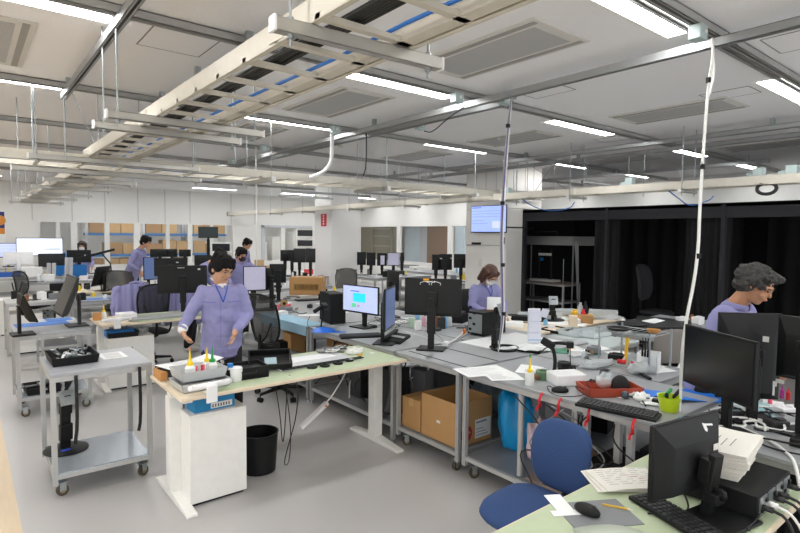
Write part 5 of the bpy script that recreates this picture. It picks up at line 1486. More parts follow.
for k in range(4):
    random.seed(60 + k)
    hh = .027
    b = MB()
    for j in range(9):
        dx, dy = random.uniform(-.004, .004), random.uniform(-.004, .004)
        z0 = zz + j * hh / 9
        b.grid(lambda a, c: Vector(((a - .5) * .3 + dx, (c - .5) * .215 + dy, z0 - zz + .003 + .012 * (a ** 4) * (1 if k > 1 else .3) - .004 * math.sin(PI * c))), 8, 3)
    o = b.build('paper_stack', paper_b, loc=(2.57 + .01 * (k % 2), .93 - .008 * k, zz), rotz=.12 + .05 * (k % 3), solid=.0028)
    tag(o, ['bottom bundle', 'second bundle', 'third bundle', 'top bundle with a curled corner'][k] + ' of cream printed papers on the flat black computer', 'papers')
    if k == 3:
        b = MB()
        for r in range(4): b.box(-.09 + .02 * (r % 2), .06 - r * .03, .0335, .02 + .02 * (r % 2), .064 - r * .03, .034)
        b.build('printed_lines', M('grey_print', '#8b8b90', .8), o)
    zz += hh
cable('black cable trailing over the near green desk', [(2.5, .72, GZ + .06), (2.3, .7, GZ + .01), (2.15, .75, GZ + .006), (2.35, .82, GZ + .006), (2.25, .7, GZ + .01)], .004)
cable('black monitor cable hanging behind the near monitor', [(2.3, 1.02, GZ + .12), (2.3, .95, GZ + .03), (2.22, .9, GZ + .006), (2.15, .95, GZ + .006), (2.08, 1.0, GZ + .006)], .004)
# lower shelves of the middle row
open_box('cardboard_box', 'large open cardboard box on the lower shelf, with red logo and white label', 'box', (3.11, 3.1, .177), 0, .4, .42, .35, cardboard, .005)
big_box = [o for o in COL.objects if o.get('label', '').startswith('large open cardboard box')][0]
b = MB(); b.box(.0, -.212, .04, .18, -.21, .19); b.build('label', pale_sticker, big_box)
b = MB(); b.box(.01, -.2135, .16, .13, -.212, .175)
for k in range(3): b.box(.01, -.2135, .06 + k * .025, .15 - .03 * k, -.212, .066 + k * .025)
b.build('label_print', M('grey_print', '#8b8b90', .8), big_box)
b = MB(); b.cyl((-.1, -.2105, .1), (-.1, -.212, .1), .065, n=24); lo = b.build('round_logo', M('logo_red', '#b3262e', .7), big_box)
b = MB(); b.tube([(-.13, -.2125, .09), (-.1, -.2125, .13), (-.06, -.2125, .1)], .007, 6, 1); b.build('logo_mark', cardboard, lo)
b = MB(); b.box(-.2015, -.02, .15, -.2, .02, .17); b.build('handle_hole_label', pale_sticker, big_box)
b = MB(); b.box(0, 0, 0, .01, .01, .01)
carton('smaller closed cardboard carton on the lower shelf left of the large one', (3.08, 3.45, .177), 0, .32, .24, .26)
# things on and under neighbouring shelves
random.seed(70)
for k, (x, y, w_, d, h_, m_, lb) in enumerate(((3.35, 2.64, .34, .3, .5, M('blue_bag', '#1793cf', .35), 'large bright blue bag'), (3.3, 2.38, .3, .2, .28, M('pinkish_film', '#e6cdd2', .35), 'pinkish clear bag'), (3.35, 4.0, .25, .3, .2, black_mt, 'black box'), (3.2, 4.5, .3, .2, .3, dark_gy, 'dark box'), (3.3, 3.75, .12, .2, .4, M('grey_duct', '#6f6f72', .6), 'grey hose bundle'), (3.2, 1.7, .4, .3, .25, black_mt, 'black equipment case'))):
    if 'bag' in lb: crumple('plastic_bag', lb + ' on the lower shelf of the near bench', (x, y, .177), (w_ / 2, d / 2, h_ * .8), m_, 'bag', 20 + k)
    else:
        b = MB(); b.box(-w_ / 2, -d / 2, 0, w_ / 2, d / 2, h_); tag(b.build('equipment_box', m_, loc=(x, y, .177), bev=.01), lb + ' on a lower shelf of the middle row', 'box')
b = MB(); b.box(-.2, -.22, 0, .2, .22, .02); tag(b.build('brown_panel', M('taupe_panel', '#7c6f69', .5), loc=(3.15, 2.05 + .0, .18), bev=.003) , 'flat taupe panel lying on the lower shelf behind the blue chair', 'panel') if False else None
b = MB(); b.box(-.17, -.26, 0, .17, .26, .02); tag(b.build('taupe_board', M('taupe_panel', '#7c6f69', .5), loc=(3.08, 1.98, .178), bev=.003), 'flat taupe panel lying on the lower shelf behind the blue chair', 'panel')
for k in range(16):
    random.seed(80 + k)
    v0 = random.uniform(3.65, 5.2); x0 = random.uniform(2.95, 3.4)
    pts = [(x0, v0, .78)] + [(x0 + random.uniform(-.12, .12), v0 + random.uniform(-.15, .15), .78 - .11 * j) for j in range(1, 6)]
    cable(['black', 'black', 'grey', 'black', 'white'][k % 5] + ' cable hanging in the open frame under the middle benches', pts, .006, [cable_bk, cable_bk, cable_gy, cable_bk, cable_wt][k % 5], 2, grp='cables under the middle benches')
for k in range(3):
    pts = [(2.93 + .03 * k, 3.78, .76), (2.95 + .03 * k, 3.74, .5), (2.9 + .03 * k, 3.76, .25), (3.0 + .03 * k, 3.9, .2)]
    cable('thick grey ribbed hose hanging beside the desk leg', pts, .022, M('ribbed_hose_grey', '#5c5c5e', .7), 2, grp='grey hoses', cat='hose', name='hose')
crumple('mixed_parts', 'heap of small white and blue parts on the shelf behind the cartons', (3.95, 3.4, .177), (.2, .3, .28), M('mixed_parts_grey', '#8b98a2', .6, 0, .5, 20), 'parts', 31)
tower('black computer on the lower shelf behind the cartons', (4.2, 3.3, .177), 1.2, .2, .4, .4)
random.seed(123)
for k in range(26):
    x, y = random.choice([(random.uniform(3.05, 3.6), random.uniform(3.8, 4.95)), (random.uniform(3.85, 4.45), random.uniform(2.95, 4.9)), (random.uniform(3.05, 4.3), random.uniform(5.4, 7.1)), (random.uniform(3.3, 3.6), random.uniform(1.5, 2.6)), (random.uniform(3.85, 4.4), random.uniform(1.5, 2.7)), (random.uniform(3.0, 3.6), random.uniform(.0, 1.1))])
    w_, d, h_ = random.uniform(.15, .3), random.uniform(.15, .3), random.uniform(.15, .45)
    c_ = random.choice([black_mt, black_mt, dark_gy, mid_gy, black_pl, cardboard])
    nm = 'cardboard_box' if c_ is cardboard else 'equipment_box'
    b = MB(); b.box(-w_ / 2, -d / 2, 0, w_ / 2, d / 2, h_)
    if nm == 'equipment_box':
        for q_ in range(4): b.box(-w_ / 2 - .003, -d / 2 + .02, h_ * (.2 + .18 * q_), -w_ / 2, d / 2 - .02, h_ * (.2 + .18 * q_) + .012)
    tag(b.build(nm, c_, loc=(x, y, .177), rotz=random.uniform(-.3, .3), bev=.006), 'cardboard box stored in the shade below the middle benches' if nm == 'cardboard_box' else 'dark equipment case stored in the shade below the middle benches', 'box', 'boxes below the middle benches' if nm == 'cardboard_box' else 'cases below the middle benches')
# bench with blue cloth, phone, carton
b = MB(); b.grid(lambda a, c: Vector((2.86 + .0 + ((c - .3) * .35 if c > .3 else .0), 5.16 + a * 1.15, TZ + .004 if c > .3 else TZ + .002 - (.3 - c) * .35 + .0)) , 10, 10)
tag(b.build('blue_cloth', M('pale_blue_cloth', '#9cc3d6', .8), solid=.004), 'pale blue cloth draped over the bench edge behind the black mesh chair', 'cloth')
t = thing('tape_dispenser', 'pink tape dispenser on the pale bench', 'tape dispenser', XY(284, 311, TZ), facing(at(284, 311, TZ), 10))
b = MB(); b.prism([(-.085, 0), (.085, 0), (.085, .09), (.03, .09), (.0, .045), (-.04, .045), (-.06, .085), (-.085, .085)], .07, Matrix.Translation((0, .035, 0)) @ Matrix.Rotation(PI / 2, 4, 'X')); b.build('body', pink_pl, t, bev=.005)
b = MB(); b.cyl((0, -.02, .1), (0, .02, .1), .045, n=24); b.build('tape_reel', M('tan_tape', '#b9935c', .4), t, smooth='auto')
b = MB(); b.cyl((0, -.021, .1), (0, .021, .1), .02, n=18); b.build('reel_core', black_pl, t, smooth='auto')
b = MB(); b.box(.03, -.036, .03, .07, -.0352, .06); b.build('label', pale_sticker, t)
carton('cardboard carton with a dark printed band of characters on the far bench', (XY(308, 294, TZ)), facing(at(308, 295, TZ), -14), .54, .34, .29, writing='11個計会室')

# ================================================================ CHAIRS
chair('blue fabric chair at the near green desk', (2.17, 1.61, 0), -PI / 2 + .05, 'pad', .5, blue_fab, 37 / 100, back_w=.36, bz=.48, tiltback=.1)
chair('black mesh high-backed chair right behind the standing man', (at(281, 352, .5).x, at(281, 352, .5).y, 0), PI / 2 + .3, 'mesh', .5, M('taupe_seat', '#6e6863', .85), .55, arms=False, back_w=.46, tiltback=.22)
chair('grey mesh chair with back towards the camera beyond the lit monitor', (6.0, 9.2, 0), facing((6.0, 9.2), 185), 'mesh', .5, mesh_gy, .52, fr=M('grey_frame', '#3f3d3b', .5))
chair('grey mesh chair left of the bending man', (2.2, 11.0, 0), facing((2.2, 11.0), 175), 'mesh', .5, mesh_gy, .5, fr=M('grey_frame'), back_w=.55)
jc = chair('dark chair at the second desk with a lavender jacket hung on it', (1.95, 7.95, 0), facing((1.95, 7.95), 200), 'mesh', .5, black_fab, .5, arms=True)
chair('grey seat-backed chair between the right-hand monitors and the older man', (4.3, 1.75, 0), facing((4.3, 1.75), 30), 'pad', .5, M('warm_grey_fabric', '#77726c', .85), .45, bz=.63)
chair('black chair by the far left screens', (1.0, 12.1, 0), 1.0, 'mesh', .5, black_fab, .45)
# jackets on the chair
def drape(label, c, rz, w_, h_, seed):
    random.seed(seed)
    b = MB()
    # shoulders over the chair top, front and back hanging in folds, one loose sleeve
    def f(a, e):
        x = (a - .5) * 2; y = (e - .5) * 2
        drop = abs(y) ** 1.6
        fold = .022 * math.sin(11 * x + seed + 2 * y) * drop + .012 * math.sin(23 * x + 3 * seed)
        return Vector((x * w_ / 2 * (1 + .12 * drop) , y * .11 + fold * (1 if y > 0 else -1), h_ - .07 * abs(x) ** 2.5 - drop * h_ * (.9 + .12 * math.sin(3 * x + seed))))
    b.grid(f, 30, 22)
    o = b.build('jacket', jacket_m, loc=c, rotz=rz, solid=.022, smooth=True)
    md = o.modifiers.new('smooth', 'SUBSURF'); md.levels = 1; md.render_levels = 1
    for s in (-1, 1):
        b = MB(); b.cap((s * w_ * .47, 0, h_ * .86), .055, (s * w_ * .56, -.03, h_ * .35), .045, 12); b.cap((s * w_ * .56, -.03, h_ * .35), .045, (s * w_ * .5, .0, -.05), .04, 12)
        sl = b.build('sleeve', jacket_m, o, smooth=True)
        md = sl.modifiers.new('union', 'REMESH'); md.mode = 'VOXEL'; md.voxel_size = .014; md.use_smooth_shade = True
        tx = bpy.data.textures.get('cloth_folds') or bpy.data.textures.new('cloth_folds', 'CLOUDS'); tx.noise_scale = .09
        md = sl.modifiers.new('folds', 'DISPLACE'); md.texture = tx; md.strength = .03
    b = MB(); b.tube([(-.09, -.02, h_ + .01), (0, .05, h_ + .03), (.09, -.02, h_ + .01)], .016, 8, 2); b.build('collar', jacket_m, o, smooth=True)
    return tag(o, label, 'jacket')
drape('lavender work jacket draped over the chair at the second desk', (1.83, 8.0, .62), facing((1.8, 8), 5), .52, .5, 1)
drape('second lavender jacket hanging behind the monitor of the second desk', (2.4, 7.9, .6), facing((2.4, 7.9), 0), .42, .45, 4)

# ================================================================ PEOPLE
def rot3(v, ax, an): return Matrix.Rotation(an, 3, ax) @ Vector(v)
def person(label, loc, rotz, P, vox=.012, jacket=jacket_m, trousers=None, hair=None, skin=skin_m, hair_style='short', glasses=False, mask=None, lanyard=False, gloves=False, trim=False, cuffs=False):
    """P: joint positions in the person's own frame (front = -y, left = +x)"""
    t = thing('person', label, 'person', loc, rotz)
    V = {k: Vector(v) for k, v in P.items() if k not in ('hyaw', 'hpitch', 'hroll', 'fdirL', 'fdirR', 'palmL', 'palmR')}
    H = Matrix.Rotation(P.get('hyaw', 0), 3, 'Z') @ Matrix.Rotation(P.get('hpitch', 0), 3, 'X') @ Matrix.Rotation(P.get('hroll', 0), 3, 'Y')
    hc = V['head']
    def h(x, y, z): return hc + H @ Vector((x, y, z))
    n = 14
    # ---- body: one continuous skin surface
    b = MB()
    b.ell(h(0, .01, .025), (.074, .092, .088), 20, H)
    b.ell(h(0, -.022, -.035), (.058, .066, .07), 18, H)
    b.ell(h(0, -.05, -.082), (.03, .028, .022), 12, H)
    b.cap(h(0, -.084, .012), .008, h(0, -.098, -.02), .011, 10)
    for s in (-1, 1):
        b.ell(h(s * .077, .008, -.01), (.01, .02, .032), 10, H)
        b.ell(h(s * .04, -.062, -.025), (.022, .022, .02), 10, H)
        b.cap(h(s * .012, -.083, .022), .009, h(s * .05, -.068, .022), .009, 8)
    b.cap(h(-.02, -.083, -.05), .007, h(.02, -.083, -.05), .007, 8)
    b.cap(V['neck'], .056, h(0, .02, -.05), .05, n)
    b.cap(V['chest'], .085, V['neck'], .058, n); b.cap(V['pelvis'], .09, V['chest'], .09, n)
    for s, L in ((1, 'L'), (-1, 'R')):
        b.cap(V['chest'] + (V['sh' + L] - V['chest']) * .2, .07, V['sh' + L], .05, n)
        b.cap(V['sh' + L], .046, V['el' + L], .038, n); b.cap(V['el' + L], .038, V['wr' + L], .025, n)
        b.cap(V['hip' + L] - Vector((0, 0, .05)), .058, V['kn' + L], .045, n); b.cap(V['kn' + L], .045, V['an' + L], .034, n)
        b.cap(V['an' + L] + Vector((0, .02, -.04)), .035, V['an' + L] + Vector((0, -.14, -.06)), .03, 10)
        # hand
        fd = Vector(P.get('fdir' + L, (0, -.3, -1))).normalized()
        pn = Vector(P.get('palm' + L, (-s, 0, 0))).normalized()
        pn = (pn - fd * pn.dot(fd)).normalized()
        side = fd.cross(pn).normalized()
        W = V['wr' + L]
        R = Matrix((side, fd, pn)).transposed()
        b.cap(W, .025, W + fd * .03, .024, 10)
        b.ell(W + fd * .05, (.034, .042, .016), 12, R)
        for k, (o_, ln) in enumerate(((-.027, .056), (-.009, .065), (.009, .06), (.026, .048))):
            q = W + fd * .082 + side * o_
            d1 = (fd * .93 + pn * .35).normalized(); d2 = (fd * .5 + pn * .85).normalized()
            q1 = q + d1 * ln * .5; q2 = q1 + d2 * ln * .5
            b.cap(q - fd * .02, .0095, q1, .009, 8); b.cap(q1, .009, q2, .0075, 8)
        sd = -1
        q = W + fd * .035 + side * (-.03)
        q1 = q + (fd * .55 - side * .65 + pn * .45).normalized() * .042; q2 = q1 + (fd * .9 - side * .1 + pn * .4).normalized() * .033
        b.cap(q, .013, q1, .0105, 8); b.cap(q1, .0105, q2, .0085, 8)
    o = b.build('body', skin, t, smooth=True)
    md = o.modifiers.new('union', 'REMESH'); md.mode = 'VOXEL'; md.voxel_size = min(vox, .006); md.use_smooth_shade = True
    md = o.modifiers.new('smooth', 'SMOOTH'); md.iterations = 4; md.factor = .5
    # ---- jacket
    g = .02
    b = MB()
    ch, pe = V['chest'], V['pelvis']
    ax = (ch - pe).normalized()
    def tor(p, rx, ry, rz_):
        q = ax.to_track_quat('Z', 'Y').to_matrix()
        # keep x of the torso along the shoulder line
        sx = (V['shL'] - V['shR']); sx = (sx - ax * sx.dot(ax)).normalized(); sy = ax.cross(sx)
        b.ell(p, (rx, ry, rz_), 20, Matrix((sx, sy, ax)).transposed())
    L = (ch - pe).length
    tor(ch + ax * .0, .16, .118, .15); tor(pe.lerp(ch, .6), .165, .122, .18); tor(pe.lerp(ch, .25), .165, .125, .2); tor(pe, .168, .13, .1)
    for k in range(7): tor(pe - ax * (-.04 + .03 * k), .168, .13, .055)
    b.cap(ch + ax * .08, .09, V['neck'].lerp(ch + ax * .1, .4), .062, n)
    for s, Ln in ((1, 'L'), (-1, 'R')):
        b.cap(ch + (V['sh' + Ln] - ch) * .3 + ax * .02, .095, V['sh' + Ln] - ax * .005, .062, n)
        e, w_ = V['el' + Ln], V['wr' + Ln]
        b.cap(V['sh' + Ln], .062, e, .05, n); b.cap(e, .05, w_.lerp(e, .1), .04, n)
        mid = V['sh' + Ln].lerp(e, .75); b.ell(mid, (.055, .055, .03), 12); b.ell(w_.lerp(e, .2), (.043, .043, .025), 12)
    o = b.build('jacket', jacket, t, smooth=True)
    md = o.modifiers.new('union', 'REMESH'); md.mode = 'VOXEL'; md.voxel_size = vox; md.use_smooth_shade = True
    md = o.modifiers.new('smooth', 'SMOOTH'); md.iterations = 5; md.factor = .5
    tx = bpy.data.textures.get('cloth_folds') or bpy.data.textures.new('cloth_folds', 'CLOUDS'); tx.noise_scale = .09; tx.noise_depth = 1
    md = o.modifiers.new('folds', 'DISPLACE'); md.texture = tx; md.strength = .022; md.mid_level = .5
    jk = o
    # collar
    b = MB()
    nk = V['neck']; up = (h(0, .02, -.05) - nk).normalized()
    for s in (-1, 1):
        b.grid(lambda a, c: nk + Vector((s * (.074 * math.sin(a * PI * .93 + .05)) * (1 + .2 * (1 - c)) * .93, .07 * math.cos(a * PI * .93) * (1 + .2 * (1 - c)), 0)) + up * (-.005 + .04 * c - .045 * a) + Vector((0, -.01 * a, .0)), 10, 3)
    b.build('collar', jacket, jk, solid=.007, smooth=True)
    if lanyard:
        b = MB(); a_ = nk + Vector((.05, -.05, .0)); c_ = nk + Vector((-.05, -.05, 0)); d_ = nk + Vector((.01, -.12, -.14))
        b.tube([a_, a_.lerp(d_, .5) + Vector((0, -.035, 0)), d_], .005, 6, 1); b.tube([c_, c_.lerp(d_, .5) + Vector((0, -.035, 0)), d_], .005, 6, 1)
        b.build('lanyard', M('lanyard_blue', '#1f4fb0', .5), t, smooth=True)
        b = MB(); b.ell(nk + Vector((0, -.035, -.015)), (.045, .035, .04), 14); b.build('undershirt', white_p, t, smooth=True)
    if trim:
        y_ = -.142
        def wrap(name, mb, m_):
            q = mb.build(name, m_, jk, smooth=False)
            w__ = q.modifiers.new('lay_on', 'SHRINKWRAP'); w__.target = jk; w__.wrap_method = 'PROJECT'; w__.use_project_y = True; w__.use_positive_direction = True; w__.use_negative_direction = True; w__.offset = .004
            return q
        dkj = M('lavender_seam', '#7875b4', .8)
        b = MB(); b.grid(lambda a, c: Vector((-.012 + .035 * a, -.25, pe.z - .02 + (nk.z - pe.z - .06) * c)), 3, 26); wrap('placket', b, jacket)
        b = MB(); b.grid(lambda a, c: Vector((-.016 + .005 * a, -.25, pe.z - .02 + (nk.z - pe.z - .06) * c)), 1, 26); wrap('placket_seam', b, dkj)
        for s in (-1, 1):
            b = MB(); b.grid(lambda a, c: Vector((s * .1 - .055 + .11 * a, -.25, ch.z - .0 + .01 * c)), 10, 2); wrap('pocket_flap', b, dkj)
    if cuffs:
        b = MB(); e, w_ = V['elR'], V['wrR']; b.cap(w_.lerp(e, .02), .035, w_.lerp(e, .12), .04, 12); b.build('white_cuff', white_p, t, smooth=True)
    # ---- trousers
    b = MB()
    b.ell(pe + Vector((0, 0, -.05)), (.14, .1, .1), 18)
    for s, Ln in ((1, 'L'), (-1, 'R')):
        b.cap(V['hip' + Ln] - Vector((0, 0, .06)), .082, V['kn' + Ln], .068, n); b.cap(V['kn' + Ln], .075, V['an' + Ln] + Vector((0, 0, -.01)), .055, n)
    o = b.build('trousers', trousers or M('black_trousers', '#17171b', .85, 0, .1, 30), t, smooth=True)
    md = o.modifiers.new('union', 'REMESH'); md.mode = 'VOXEL'; md.voxel_size = vox; md.use_smooth_shade = True
    md = o.modifiers.new('smooth', 'SMOOTH'); md.iterations = 4; md.factor = .5
    for s, Ln in ((1, 'L'), (-1, 'R')):
        b = MB(); a_ = V['an' + Ln]; b.ell(a_ + Vector((0, -.06, -.045)), (.05, .14, .045), 14); b.build('shoe', M('shoe_pale', '#c9c9c6', .6), t, smooth=True)
    # ---- hair
    b = MB()
    b.ell(h(0, .022, .045), (.084, .1, .088), 20, H)
    b.ell(h(0, .05, -.005), (.08, .07, .085), 16, H)
    if hair_style == 'short':
        for s in (-1, 1):
            b.ell(h(s * .066, .0, .035), (.027, .066, .06), 12, H); b.cap(h(s * .07, -.02, .05), .02, h(s * .08, -.035, -.005), .008, 8)
        random.seed(5)
        for k in range(9):
            x = -.06 + .015 * k
            b.cap(h(x, -.035, .1), .02, h(x * 1.15, -.082 + abs(x) * .3, .058 - .006 * (k % 3)), .009, 8)
        for k in range(10):
            an = k * .63
            b.cap(h(.05 * math.sin(an), .03 + .06 * math.cos(an), .1), .025, h(.088 * math.sin(an), .03 + .085 * math.cos(an), .05), .012, 8)
    elif hair_style == 'bob':
        for s in (-1, 1):
            b.cap(h(s * .07, .01, .05), .035, h(s * .085, -.01, -.09), .02, 12); b.cap(h(s * .06, .06, .03), .045, h(s * .07, .05, -.1), .03, 12)
            b.cap(h(s * .03, -.06, .09), .025, h(s * .07, -.05, .0), .015, 10)
        b.cap(h(0, .08, .02), .05, h(0, .08, -.1), .035, 12)
    else:   # grey wavy
        random.seed(9)
        for k in range(30):
            an, z = random.uniform(0, 2 * PI), random.uniform(.02, .1)
            y = math.cos(an) * .1 + .02
            if y < -.06 and z < .07: continue
            b.ell(h(.085 * math.sin(an) * (1.1 - z * 2.5), y * (1.1 - z * 2), z), (.028, .028, .024), 10, H)
        for s in (-1, 1): b.ell(h(s * .07, .03, .0), (.022, .05, .05), 12, H)
        b.ell(h(0, .09, -.02), (.06, .035, .06), 12, H)
        b.cap(h(-.04, -.05, .1), .03, h(.05, -.075, .085), .025, 10)
    o = b.build('hair', hair or hair_m, t, smooth=True)
    md = o.modifiers.new('union', 'REMESH'); md.mode = 'VOXEL'; md.voxel_size = min(vox, .006); md.use_smooth_shade = True
    tx2 = bpy.data.textures.get('hair_locks') or bpy.data.textures.new('hair_locks', 'CLOUDS'); tx2.noise_scale = .025
    md = o.modifiers.new('locks', 'DISPLACE'); md.texture = tx2; md.strength = .009 if hair_style != 'grey' else .03
    # ---- face
    b = MB()
    for s in (-1, 1): b.ell(h(s * .031, -.082, .008), (.012, .006, .0055), 10, H)
    b.build('eyes', M('eye_dark', '#2a1c16', .3), t, smooth=True)
    b = MB()
    for s in (-1, 1): b.cap(h(s * .016, -.0925, .027), .0035, h(s * .047, -.08, .028), .003, 6)
    b.build('eyebrows', hair or hair_m, t, smooth=True)
    if mask:
        b = MB(); b.ell(h(0, -.055, -.045), (.062, .052, .052), 18, H); b.ell(h(0, -.085, -.015), (.03, .022, .02), 12, H)
        for s in (-1, 1): b.tube([h(s * .055, -.06, -.02), h(s * .08, -.01, .0), h(s * .082, .01, .01)], .002, 5)
        b.build('face_mask', mask, t, smooth=True)
    else:
        b = MB(); b.cap(h(-.02, -.0895, -.052), .0045, h(.02, -.0895, -.052), .0045, 8); b.build('lips', M('lips', '#b0705f', .5), t, smooth=True)
    if glasses:
        b = MB()
        for s in (-1, 1):
            pts = [h(s * .033 + .024 * math.cos(a), -.1, .006 + .017 * math.sin(a)) for a in [k * PI / 8 for k in range(17)]]
            b.tube(pts, .0014, 5); b.tube([h(s * .056, -.098, .01), h(s * .082, .0, .005)], .0015, 5)
        b.tube([h(-.009, -.1, .008), h(.009, -.1, .008)], .0014, 5)
        b.build('glasses', M('thin_metal', '#8a8078', .3, .8), t)
    if gloves:
        for Ln in 'LR':
            fd = Vector(P.get('fdir' + Ln, (0, -.3, -1))).normalized()
            b = MB(); W = V['wr' + Ln]; b.cap(W, .034, W + fd * .05, .04, 12)
            s_ = fd.orthogonal().normalized()
            for k in range(4): b.cap(W + fd * .07 + s_ * (k - 1.5) * .02, .014, W + fd * .13 + s_ * (k - 1.5) * .02 + Vector((0, 0, -.02)), .011, 8)
            b.cap(W + fd * .03, .016, W + fd * .07 - s_ * .05, .012, 8)
            o = b.build('work_glove', M('glove_cotton'), t, smooth=True)
            md = o.modifiers.new('union', 'REMESH'); md.mode = 'VOXEL'; md.voxel_size = .007; md.use_smooth_shade = True
    return t
def standing(lean=0, hp=.5, hy=0, hr=0, h_=1.7, **kw):
    k = h_ / 1.7
    c = math.cos(lean); s = math.sin(lean)
    def up(x, y, z):   # point above pelvis rotated forward by lean
        dz = z - .95
        return Vector((x, y - s * dz, .95 + c * dz)) * k
    P = dict(pelvis=Vector((0, 0, .95)) * k, chest=up(0, .0, 1.26), neck=up(0, .0, 1.41), head=up(0, -.04 - .05 * hp, 1.555 - .03 * hp) ,
             shL=up(.145, .0, 1.345), shR=up(-.145, .0, 1.345), elL=up(.24, -.03, 1.12), elR=up(-.24, -.03, 1.12),
             wrL=up(.2, -.24, 1.0), wrR=up(-.2, -.24, 1.0), hipL=Vector((.09, 0, .9)) * k, hipR=Vector((-.09, 0, .9)) * k,
             knL=Vector((.1, -.02, .49)) * k, knR=Vector((-.1, -.02, .49)) * k, anL=Vector((.11, .02, .1)) * k, anR=Vector((-.11, .02, .1)) * k,
             hyaw=hy, hpitch=hp, hroll=hr)
    P.update(kw)
    return P
# front man
mp = (1.7, 4.53)
person('young man in lavender work jacket and glasses standing at the long green desk, looking down', (*mp, 0), facing(mp, 2),
       standing(.07, .42, .7, .1, 1.68, elR=(-.26, -.03, 1.13), wrR=(-.31, -.18, 1.04), elL=(.215, -.02, 1.12), wrL=(.1, -.22, 1.02), fdirR=(.3, -.45, -.7), palmR=(.9, 0, .2), fdirL=(-.25, -.35, -.8), palmL=(-.9, -.2, 0)),
       vox=.009, glasses=True, lanyard=True, trim=True, cuffs=True)
p = (2.6, 11.72)
person('man bending over a desk in the left background, seen from his right side', (*p, 0), facing(p, 62), standing(.36, .35, 0, 0, 1.84), vox=.014)
p = (2.7, 8.5)
person('person bending down behind the standing man, only shoulder and dark hair visible', (*p, 0), facing(p, 75), standing(.7, .5, 0, 0, 1.76), vox=.014)
p = (3.74, 9.1)
person('man in a black face mask in the background right of the standing man', (*p, 0), facing(p, 15), standing(.1, .35, .3, 0, 1.6), vox=.014, mask=M('black_mask', '#1b1c22', .8))
p = (4.9, 11.9)
person('man in profile working behind the masked man', (*p, 0), facing(p, 55), standing(.22, .5, 0, 0, 1.76), vox=.014)
p = (2.3, 15.55)
person('woman with white mask half hidden behind screens at the far left', (*p, 0), facing(p, 5), standing(.05, .3, -.3, 0, 1.62), vox=.014, mask=M('white_mask', '#e6e6e6', .7), hair_style='bob', hair=M('dark_brown_hair', '#2a1d17', .5, 0, .3, 60))
def seated(hp=.6, hy=0, seat=.55, lean=.2, **kw):
    P = standing(lean, hp, hy, 0, 1.66)
    d = Vector((0, 0, seat + .05 - P['pelvis'].z))
    for k in ('pelvis', 'chest', 'neck', 'head', 'shL', 'shR', 'elL', 'elR', 'wrL', 'wrR', 'hipL', 'hipR'): P[k] = P[k] + d
    P['knL'] = Vector((.12, -.42, seat + .02)); P['knR'] = Vector((-.12, -.42, seat + .02)); P['anL'] = Vector((.12, -.38, .12)); P['anR'] = Vector((-.12, -.38, .12))
    P.update(kw); return P
def Dp(px, py, d): return Vector((0, 0, CAM_H)) + (MC.transposed() @ Vector(((px - 400) / FPX, 1, (266.5 - py) / FPX))) * d
q = Dp(489, 275, 6.6); p = (q.x + .05, q.y + .16)
person('woman with brown bobbed hair and white mask working in gloves at the light wood desk', (*p, 0), facing(p, 28),
       seated(.75, .35, .74, .22, wrL=(.1, -.4, .87), wrR=(-.05, -.4, .87), elL=(.22, -.16, .98), elR=(-.21, -.14, .98), fdirL=(0, -.8, -.4), fdirR=(.2, -.8, -.4)), vox=.012,
       hair_style='bob', hair=M('brown_hair', '#4a2c1f', .5, 0, .3, 60), glasses=True, mask=M('white_mask'), gloves=True, lanyard=True)
chair('office chair under the masked woman at the light wood desk', (p[0] + .02, p[1] + .06, 0), facing(p, 28), 'pad', .6, black_fab, .4)
q = Dp(760, 286, 3.45); p = (q.x - .1, q.y + .22)
person('older man with grey wavy hair in a lavender shirt, looking down behind the right monitors', (*p, 0), facing(p, 62),
       standing(.3, .5, .1, 0, 1.72, wrL=Vector((.12, -.33, 1.08)), wrR=Vector((-.12, -.33, 1.08))), vox=.009, hair_style='grey', hair=M('grey_hair', '#3b3937', .8, 0, .8, 90), skin=M('skin_tan', '#bd8a68', .55))

# ================================================================ BACKGROUND
# benches in the rear part
rb = 'rear workbenches'
def rbench(lb, px, py, w_, d, z=.78, shelf=.2, top=None, grp=rb, dark=False):
    q = at(px, py, z)
    return bench('workbench', lb, 'workbench', q.x - w_ / 2, q.x + w_ / 2, q.y - d / 2, q.y + d / 2, z, shelf, 'foot', top, grp)
wt = M('near_white_top', '#c3c4c2', .4)
for lb, u0, u1, v0, v1, z in (('rear bench with blue sheets behind the second desk', 1.3, 2.35, 9.3, 10.0, .78), ('bench carrying black monitors left of the masked man', 2.4, 3.35, 9.35, 10.0, .85),
    ('white bench at the far left with papers on top', .45, 1.3, 9.6, 10.3, .78), ('low white shelf trolley between the left benches', .75, 1.2, 8.4, 9.0, .6), ('far left bench carrying the black monitors and white-backed monitor', .4, 2.8, 13.9, 14.7, .85),
    ('bench with the blue crates', .9, 2.7, 12.75, 13.3, .82), ('bench below the bright left screens', .2, 2.0, 15.9, 16.6, .95), ('far bench with a row of black monitors behind the bending man', 3.5, 5.0, 13.6, 15.0, .85),
    ('bench under the white-framed monitor with lamp ring', 4.3, 6.0, 12.5, 13.2, .85), ('bench with two dark monitors beside the column', 5.4, 6.6, 10.8, 11.7, .85), ('long bench carrying five monitors below the beige window', 7.1, 8.8, 9.7, 10.9, .85),
    ('long bench carrying three black monitors left of the pillar', 7.2, 8.8, 7.7, 8.6, .86), ('bench behind the carton bench', 4.2, 5.7, 9.2, 9.9, .8), ('farthest bench along the right windows', 9.4, 10.4, 8.4, 12.5, .85)):
    bench('workbench', lb, 'workbench', u0, u1, v0, v1, z, .3, 'foot', wt if 'white' in lb or 'left' in lb else None, rb)
